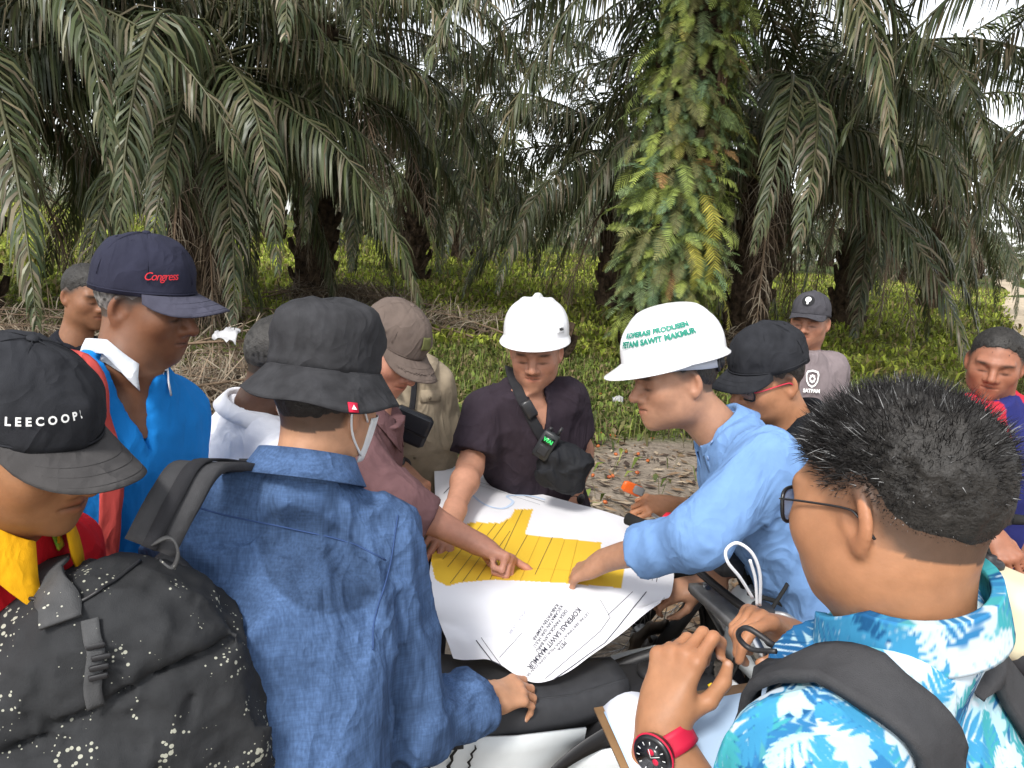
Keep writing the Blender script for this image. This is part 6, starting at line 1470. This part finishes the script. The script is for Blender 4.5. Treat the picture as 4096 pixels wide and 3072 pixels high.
POLY = [(1886, 2088), (2001, 2092), (2045, 2066), (2059, 2037), (2132, 2037), (2100, 2137), (2406, 2170), (2402, 2219), (2505, 2250), (2484, 2352), (2250, 2332), (1982, 2318), (1840, 2330), (1789, 2345), (1741, 2318), (1715, 2209), (1800, 2130)]
def inpoly(x, y, poly):
    c = np.zeros(x.shape, bool); n = len(poly)
    for k in range(n):
        (x0, y0), (x1, y1) = poly[k], poly[(k+1) % n]; t = ((y0 > y) != (y1 > y)) & (x < (x1-x0)*(y-y0)/(y1-y0+1e-9)+x0); c ^= t
    return c
mc = np.tile(np.array([.80, .80, .84]), (NU, NV, 1)); yel = inpoly(MAPPX[..., 0], MAPPX[..., 1], POLY); mc[yel] = (.78, .50, .045)
PAPER = mat('map_paper', vcol=True, rough=.75, spec=.2, trans=.12)
mp = empty('map_sheet', MAPG[100, 100], 'large white printed map with a yellow parcel area spread among the men', 'map')
i, j = np.meshgrid(np.arange(NU-1), np.arange(NV-1), indexing='ij'); fcs = np.stack([i*NV+j, i*NV+j+1, (i+1)*NV+j+1, (i+1)*NV+j], -1).reshape(-1, 4)
sheet = mobj('sheet', MAPG.reshape(-1, 3), fcs, PAPER, mp, cols=mc.reshape(-1, 3))
INK = mat('map_ink', (.03, .03, .045), .7); INKG = mat('map_ink_grey', (.25, .25, .32), .7); RIVER = mat('map_river', (.52, .63, .80), .7)
def mline(mb, pts, w, n=14):
    pts = np.asarray(pts, float); q = np.concatenate([np.linspace(pts[k], pts[k+1], n) for k in range(len(pts)-1)]); W = map_pt(q[:, 0], q[:, 1], .0016); t = np.gradient(W, axis=0); t /= np.linalg.norm(t, axis=1)[:, None]+1e-9; nn = map_pt(q[:, 0], q[:, 1], .02)-W; s = np.cross(t, nn); s /= np.linalg.norm(s, axis=1)[:, None]+1e-9
    mb.grid(strip_pts(W, s, w, 2))
mb = MB()
for k, (x0, y0, x1, y1) in enumerate([(1930, 2095, 1790, 2270), (1985, 2095, 1800, 2335), (2030, 2080, 1850, 2328), (2040, 2125, 1905, 2322), (2090, 2040, 1960, 2320), (2110, 2140, 2010, 2318), (1880, 2100, 1770, 2240), (2210, 2150, 2140, 2300)]):
    mb = MB(); mline(mb, [(x0, y0), (x1, y1)], .0012); mb.build('parcel_line', INK, mp, smooth=False)
mb = MB()
for k, (x0, y0, x1, y1) in enumerate([(2160, 2145, 2080, 2325), (2260, 2158, 2200, 2328), (2310, 2162, 2270, 2330), (1850, 2125, 1760, 2200), (1750, 2230, 2050, 2262), (2060, 2270, 2380, 2290)]):
    mb = MB(); mline(mb, [(x0, y0), (x1, y1)], .0009); mb.build('faint_parcel_line', mat('map_ink_ochre', (.45, .27, .03), .7), mp, smooth=False)
mb = MB()
for pts, w in (([(1775, 1975), (1840, 1905), (2000, 1955), (2180, 2010)], .0022), ([(1795, 1985), (1848, 1922), (1990, 1965), (2160, 2020)], .0012), ([(1905, 2562), (1998, 2684)], .0022), ([(1925, 2552), (2012, 2672)], .0012), ([(2215, 2718), (2420, 2572), (2585, 2368)], .0022), ([(2180, 2715), (2400, 2525), (2440, 2470), (2400, 2400)], .0012), ([(2430, 2462), (2530, 2368)], .0012), ([(1998, 2630), (2090, 2530)], .0010), ([(2640, 2250), (2625, 2330)], .0018), ([(2618, 2260), (2608, 2325)], .0012)):
    mb = MB(); mline(mb, pts, w); mb.build('border_line', INK, mp, smooth=False)
mb = MB(); mline(mb, spline([(1880, 1975, 0), (1940, 2020, 0), (2010, 2035, 0), (2052, 2010, 0), (2030, 1985, 0), (2120, 1985, 0), (2180, 2000, 0)], 40)[:, :2], .010, 3); mb.build('river', RIVER, mp, smooth=False)
def map_text(lines, m, name):
    mb = MB()
    for t, a, b, h, bold in lines:
        a, b = np.array(a, float), np.array(b, float); d = b-a; L_ = np.linalg.norm(d); d /= L_; up = np.array([d[1], -d[0]]); v, f = text_mesh(t, 1.0, bold=bold); w = v[:, 0].max()-v[:, 0].min(); hh = v[:, 1].max()-v[:, 1].min()
        q = (a+b)/2+np.outer(v[:, 0]/w*L_, d)+np.outer((v[:, 1]-v[:, 1].mean()*0)/hh*h, up); mb.add(map_pt(q[:, 0], q[:, 1], .0016), f)
    mb.build(name, m, mp, smooth=False)
map_text([('KOPERASI SAWIT MAKMUR', (2317, 2435), (2114, 2672), 22, .015), ('LETAK SERTIPIKAT HAK MILIK (SHM) DAN SKT', (2352, 2452), (2099, 2712), 14, .0), ('PETA', (2261, 2568), (2231, 2600), 15, .01), ('DESA PANGKALAN BARU', (2264, 2441), (2146, 2606), 14, .01), ('KECAMATAN SIAK HULU', (2246, 2424), (2136, 2588), 14, .01), ('KABUPATEN KAMPAR', (2229, 2418), (2132, 2560), 14, .015)], INK, 'title_lettering')
map_text([('SKALA 1 : 25.000', (2102, 2444), (2038, 2535), 12, 0)], INKG, 'scale_lettering')

# ================================================================= MOTORBIKES
TYRE = mat('tyre_rubber', (.018, .018, .018), .85, .2, bump=.4, bscale=60, var=.2); RIM = mat('rim_dark', (.03, .03, .032), .35, .5, metal=.6); STEEL = mat('steel', (.45, .45, .46), .3, .5, metal=1); CAST = mat('cast_alloy', (.30, .30, .30), .5, .5, metal=.7, var=.2, vscale=20)
BPLAST = mat('bike_black_plastic', (.020, .020, .022), .5, .4, bump=.15, bscale=150, var=.15); SEATM = mat('seat_vinyl', (.035, .036, .040), .62, .35, bump=.35, bscale=420, var=.18, vscale=18, bdist=.001)
def motorbike(label, origin, heading, body_m, accent_m, tank_m, seed=0, steer=0, claw=False, tanklift=0.0):
    """origin = ground point under the rear axle; local x forward, y left, z up"""
    a = R(heading); fx = V(math.cos(a), math.sin(a), 0); fy = V(-math.sin(a), math.cos(a), 0); o0 = np.asarray(origin, float)
    W = lambda x, y, z: o0+fx*x+fy*y+UP*z
    root = empty('motorbike', o0, label, 'motorbike', 'parked trail motorbikes')
    def wheel(c, axis, Rr, wdt, disc):
        t = MB().torus(c, axis, Rr-wdt*.5, wdt*.5, 48, 10); 
        ax = nrm(axis); u = nrm(np.cross(ax, UP)); w_ = np.cross(ax, u); ty = t.build('tyre', TYRE, root); kn = MB()
        for k in range(40):
            an = k*2*math.pi/40
            for s in (-1, 1):
                rd = u*math.cos(an+s*.03)+w_*math.sin(an+s*.03); kn.box(c+rd*(Rr-.004)+ax*s*wdt*.22, rd*.010, np.cross(ax, rd)*.012, ax*wdt*.14)
        kb = kn.build('tread_knobs', TYRE, ty); tag(kb, kind='stuff')
        MB().torus(c, axis, Rr-wdt-.006, .012, 48, 8).build('rim', RIM, root); MB().lathe(c-ax*.05, ax, [(.03, 0), (.045, .004), (.032, .02), (.030, .08), (.045, .096), (.03, .10)], 20).build('hub', CAST, root)
        sp = MB()
        for k in range(36):
            an = k*2*math.pi/36; s = 1 if k % 2 else -1; rd = u*math.cos(an)+w_*math.sin(an); an2 = an+(.5 if (k//2) % 2 else -.5); r2 = u*math.cos(an2)+w_*math.sin(an2); sp.tube([c+r2*.042+ax*s*.042, c+rd*(Rr-wdt-.008)], .0018, 4)
        so = sp.build('spokes', STEEL, root); tag(so, kind='stuff')
        if disc:
            d0 = c+ax*.062; b = MB(); n = 48; an = np.arange(n)/n*2*np.pi; ro = .118+.006*np.sign(np.sin(an*9)); 
            for h in (-.002, .002): pass
            vs_ = np.concatenate([d0+ax*h+(np.outer(np.cos(an)*rr, u)+np.outer(np.sin(an)*rr, w_)) for h in (-.002, .002) for rr in (ro, np.full(n, .062))])
            q = lambda blk, k: blk*n+k % n
            fs = [f for k in range(n) for f in ((q(0, k), q(0, k+1), q(1, k+1), q(1, k)), (q(2, k), q(3, k), q(3, k+1), q(2, k+1)), (q(0, k), q(2, k), q(2, k+1), q(0, k+1)), (q(1, k), q(1, k+1), q(3, k+1), q(3, k)))]
            b.add(vs_, fs)
            for k in range(6): an_ = k*math.pi/3; r3 = u*math.cos(an_)+w_*math.sin(an_); b.box(d0+r3*.05, r3*.018, np.cross(ax, r3)*.007, ax*.002)
            b.build('brake_disc', mat('disc_steel', (.10, .085, .07), .4, .5, metal=.8), root)
    sa = R(steer); axf = fy*math.cos(sa)-fx*math.sin(sa); fwf = fx*math.cos(sa)+fy*math.sin(sa)
    rearc, frontc = W(0, 0, .31), W(1.02, 0, .34)+fwf*.36
    wheel(rearc, fy, .31, .10, False); wheel(frontc, axf, .345, .08, True)
    # fork and bars
    head = W(.93, 0, .90); tp = nrm(head-W(1.10, 0, .55))
    for s in (-1, 1):
        b0 = frontc+axf*s*.085; t0 = head+axf*s*.085+UP*.06; m = b0+(t0-b0)*.48; MB().tube([b0, m], .030, 12).build('fork_leg', BPLAST, root); MB().tube([m, t0], .021, 12).build('fork_tube', STEEL, root)
    MB().box(head+UP*.05, fwf*.03, axf*.115, UP*.012, .2).build('triple_clamp', CAST, root)
    bc_ = head+UP*.13-fwf*.02; bar = spline([bc_+axf*.34-fwf*.09+UP*.03, bc_+axf*.24-fwf*.045+UP*.03, bc_+axf*.11-UP*.02, bc_-axf*.11-UP*.02, bc_-axf*.24-fwf*.045+UP*.03, bc_-axf*.34-fwf*.09+UP*.03], 40)
    MB().tube(bar, .011, 10).build('handlebar', RIM, root)
    for s in (-1, 1):
        e0 = bc_+axf*s*.34-fwf*.09+UP*.03; e1 = bc_+axf*s*.26-fwf*.05+UP*.03; MB().tube([e0, (e0+e1)/2, e1], [.018, .0165, .019], 12).build('grip', TYRE, root)
        p1 = bc_+axf*s*.235-fwf*.04+UP*.03; MB().box(p1, axf*.022, fwf*.022, UP*.020, .3).build('switch_box', BPLAST, root); MB().tube(spline([p1+fwf*.02, p1+fwf*.055+axf*s*.03, p1+fwf*.06+axf*s*.15-UP*.01], 12), [.007]*6+[.006]*6, 8).build('lever', CAST, root)
        MB().tube(spline([p1+fwf*.02, p1+fwf*.10+UP*.05-axf*s*.05, head+fwf*.10+UP*.02, head+fwf*.06-UP*.2], 16), .005, 6).build('cable', TYRE, root)
    MB().box(bc_+UP*.045+fwf*.01, axf*.055, fwf*.035, UP*.022, .3).build('speedometer', BPLAST, root)
    lamp = head+fwf*.11-UP*.03; MB().box(lamp, fwf*.035, axf*.085, UP*.105, .35).build('headlight_cowl', body_m, root); MB().lathe(lamp+fwf*.034, fwf, [(.055, 0), (.06, .006), (.045, .014), (.001, .018)], 22).build('headlight', mat('lamp_glass', (.6, .6, .6), .1, .5), root)
    for s in (-1, 1): MB().tube([lamp+axf*s*.09, lamp+axf*s*.15], [.006, .006], 6).build('indicator_stem', TYRE, root); MB().lathe(lamp+axf*s*.16, axf*s, [(.002, -.02), (.02, -.012), (.022, 0), (.016, .012), (.002, .018)], 12).build('indicator', mat('amber', (.8, .28, .01), .2, .5), root)
    fp = [[frontc+fwf*(.36*math.cos(t)+.02)+axf*y+UP*(.40*math.sin(t)+.02*(1-(y/.07)**2)+.03) for y in np.linspace(-.065, .065, 5)] for t in np.linspace(R(35), R(125), 14)]; MB().slab(fp, .004).build('front_fender', body_m, root)
    # seat: long, firm, sides rolled
    rows = []
    for x in np.linspace(-.30, .66, 26):
        w = np.interp(x, [-.30, -.1, .2, .5, .66], [.085, .115, .125, .085, .055]); z = np.interp(x, [-.30, 0, .25, .5, .66], [.90, .860, .815, .790, .800]); hgt = np.interp(x, [-.30, .1, .66], [.06, .085, .07])
        rows.append([W(x, y*w*(1 if abs(y) < .99 else 1.02), z+q*hgt) for y, q in ((1.04, -1), (1.06, -.6), (1.0, -.16), (.86, 0), (.45, .06), (0, .09), (-.45, .06), (-.86, 0), (-1.0, -.16), (-1.06, -.6), (-1.04, -1))])
    st = MB().slab(rows, .01).build('seat', SEATM, root)
    for s in (-1, 1): MB().tube([r_[3 if s > 0 else 7]+UP*.004 for r_ in rows], .0025, 5).build('piping', SEATM, st)
    # tank and shrouds
    def ftank(p):
        q = (p-np.float32(W(.76, 0, .655+tanklift)))@np.float32(np.array([fx, fy, UP])).T; return s_box(q, (0, 0, 0), np.eye(3), (.20, .105, .12), .07)
    v, f = surface_net(ftank, W(.76, 0, .68)-.32, W(.76, 0, .68)+.32, .012); mobj('tank', v, f, tank_m, root)
    cp = W(.76, 0, .773+tanklift); MB().lathe(cp, UP, [(.042, 0), (.042, .014), (.036, .02), (.018, .022), (.018, .034), (.012, .036)], 20).build('filler_cap', BPLAST, root); MB().tube(spline([cp+UP*.03, cp+UP*.09+fx*.05, cp+UP*.07+fx*.14, cp-UP*.02+fx*.18], 16), .006, 6).build('breather_hose', TYRE, root)
    for s in (-1, 1):
        sh_ = [[W(x, s*(.125+.05*math.sin(math.pi*t)*(1-k*.4)), z0+(z1-z0)*k) for k in np.linspace(0, 1, 6)] for t, x, z0, z1 in ((0, .48, .68, .54), (.2, .60, .70, .48), (.45, .74, .73, .46), (.7, .86, .75, .48), (.9, .96, .74, .54), (1, 1.02, .70, .60))]
        so = MB().slab(sh_, .006).build('tank_shroud', body_m, root)
        gr = [[W(x, s*(.134+.05*math.sin(math.pi*t)*(1-k*.4)), z0+(z1-z0)*k) for k in np.linspace(.25, .72, 4)] for t, x, z0, z1 in ((.25, .62, .705, .48), (.45, .74, .73, .46), (.7, .86, .75, .48), (.88, .95, .742, .54))]; MB().slab(gr, .003).build('shroud_graphic', accent_m, so)
        sp = [[W(x, s*np.interp(k, [0, 1], [.135, .115])*np.interp(x, [-.35, .1, .55], [.72, 1.0, .95]), z0+(z1-z0)*k) for k in np.linspace(0, 1, 6)] for x, z0, z1 in ((-.42, .885, .80), (-.25, .855, .70), (-.05, .815, .60), (.15, .775, .53), (.35, .75, .51), (.52, .745, .56))]
        pn = MB().slab(sp, .006).build('side_panel', body_m, root)
        if claw:
            for k, xk in enumerate((.16, .205, .25)):      # three clawed stripes
                zz = np.linspace(.765-.006*k, .655+.012*abs(k-1), 9); yy = [s*(.142-.02*(.775-z_)/.25) for z_ in zz]; ww = .006*np.array([.3, .9, 1, .6, 1.1, .7, .9, .5, .1])*(1.4 if k == 1 else 1.0)
                pts = np.array([W(xk-.012*math.sin(q*2.2)+(.004 if i_ % 2 else -.002), y_+s*.006, z_) for i_, (q, y_, z_) in enumerate(zip(np.linspace(0, 1, 9), yy, zz))]); MB().slab(strip_pts(pts, fx, ww, 2), .001).build('claw_mark', DARKINK, pn)
            sw = [W(x, s*.150, z) for x, z in ((.34, .54), (.40, .62), (.48, .69), (.58, .74))]; MB().slab(strip_pts(spline(sw, 14), UP, np.linspace(.01, .06, 14), 3), .002).build('panel_graphic', accent_m, pn)
    rf = [[W(x, y, z+.03*(1-(y/.11)**2)) for y in np.linspace(-.10, .10, 6)] for x, z in ((-.62, .86), (-.48, .865), (-.3, .81), (-.1, .74))]; MB().slab(rf, .006).build('rear_fender', body_m, root)
    MB().box(W(-.60, 0, .82), fx*.02, fy*.05, UP*.03, .3).build('tail_light', mat('tail_red', (.45, .01, .01), .2, .5), root)
    # frame, engine, exhaust, swingarm
    for s in (-1, 1):
        MB().tube(spline([W(.90, s*.03, .84), W(.62, s*.11, .70), W(.36, s*.13, .50), W(.30, s*.12, .34)], 20), .018, 8).build('frame_tube', BPLAST, root); MB().tube([W(.38, s*.10, .68), W(-.30, s*.09, .77)], .012, 8).build('subframe', BPLAST, root); MB().tube([W(.32, s*.12, .40), W(0, s*.11, .31)], .022, 8).build('swingarm', CAST, root)
    MB().tube(spline([W(.92, 0, .82), W(.88, 0, .6), W(.72, 0, .28), W(.36, 0, .26)], 20), .020, 8).build('frame_tube', BPLAST, root)
    MB().box(W(.52, 0, .38), fx*.17, fy*.12, UP*.11, .3).build('engine_case', CAST, root); cy = MB()
    for k in range(9): cy.box(W(.66, 0, .50+.024*k), fx*.075, fy*.075, UP*.006, .1)
    cy.build('cylinder_fins', CAST, root); MB().tube(spline([W(.74, -.02, .60), W(.82, -.12, .48), W(.60, -.15, .36), W(.2, -.14, .52), W(-.1, -.14, .66), W(-.38, -.15, .76)], 30), np.interp(np.linspace(0, 1, 30), [0, .5, .62, 1], [.018, .02, .045, .045]), 12).build('exhaust', RIM, root)
    MB().tube([W(.40, .10, .30), W(.40, .22, .30)], .012, 8).build('foot_peg', CAST, root); MB().tube([W(.40, -.10, .30), W(.40, -.22, .30)], .012, 8).build('foot_peg', CAST, root); MB().tube(spline([W(.34, .14, .28), W(.26, .26, .14), W(.24, .34, .012)], 8), .011, 8).build('kick_stand', BPLAST, root)
    return W, root
WPL = mat('bike_white', (.62, .65, .66), .35, .45, var=.10, vscale=5); ORG = mat('bike_orange', (.72, .085, .01), .3, .5); CREAM = mat('cream_tank', (.66, .60, .42), .4, .4, var=.06); GRA = mat('bike_graphic_black', (.02, .02, .022), .4, .4)
# white trail bike in front: seat front end near (2440,2720)
sf = P(2440, 2735, 1.74); hd = 19.0; rear = V(sf[0], sf[1], 0)-V(math.cos(R(hd)), math.sin(R(hd)), 0)*.64
W1, bike1 = motorbike('white trail motorbike with black seat under the denim man\'s hand', rear, hd, WPL, GRA, BPLAST, claw=True)
MB().tube([W1(.88, .25, 1.07), W1(.88, .21, 1.11)], [.016, .019], 10).build('red_switch', mat('red_plastic', (.55, .01, .03), .35, .5), bike1)
MB().box(W1(.90, .10, 1.13), V(.045, .02, 0), V(-.014, .03, 0), V(0, 0, .028), .12).build('phone_mount', BPLAST, bike1)
# dark bike whose front wheel shows past the map's right edge
fw_ = P(2600, 2620, 2.70); h2 = 207.0; ax2 = V(math.cos(R(h2)), math.sin(R(h2)), 0)
W2, bike2 = motorbike('dark trail motorbike whose spoked front wheel shows past the map', V(fw_[0], fw_[1], 0)-ax2*1.38, h2, BPLAST, GRA, BPLAST, steer=-6)
# orange bike at the right edge
tk = P(3930, 2370, 2.22); h3 = 118.0; ax3 = V(math.cos(R(h3)), math.sin(R(h3)), 0)
W3, bike3 = motorbike('orange motorbike with cream tank at the right edge', V(tk[0], tk[1], 0)-ax3*.76, h3, ORG, GRA, CREAM, tanklift=.20)
lettering('side_lettering', [('TRACK', 0, 0, .07, 0, dict(shear=.3, bold=.002))], lambda u, v: W3(.30, .155, .72)+np.asarray(u)[..., None]*(-ax3)+np.asarray(v)[..., None]*UP, mat('decal_white', (.75, .75, .75), .4), bike3)

# ================================================================= BARS AND CABLES OF THE FRONT BIKE
def tubeP(name, pts, r, m, par, n=20): return MB().tube(spline(pts, n), r, 8).build(name, m, par)
tubeP('yellow_cable', [W1(.86, -.10, .80), W1(.90, -.16, .72), W1(.92, -.14, .62)], .006, mat('yellow_cable', (.75, .50, .02), .4), bike1)
MB().box(W1(.93, -.06, .70), V(.05, .02, .02), V(-.01, .025, 0), V(0, 0, .05), .3).build('radiator_guard', mat('silver_plastic', (.55, .56, .57), .35, .5), bike1)
tubeP('brake_hose', [W1(.90, .14, 1.08), W1(1.02, .12, 1.06), W1(1.06, .04, .92), W1(1.10, .05, .6)], .006, TYRE, bike1)
tubeP('brake_hose', [W1(.90, -.14, 1.06), W1(1.00, -.16, 1.02), W1(1.04, -.06, .86), W1(1.08, -.05, .6)], .006, TYRE, bike1)
MB().lathe(W1(.88, -.22, 1.04), UP, [(.022, 0), (.024, .004), (.024, .030), (.020, .034)], 16).build('fluid_reservoir', BPLAST, bike1)
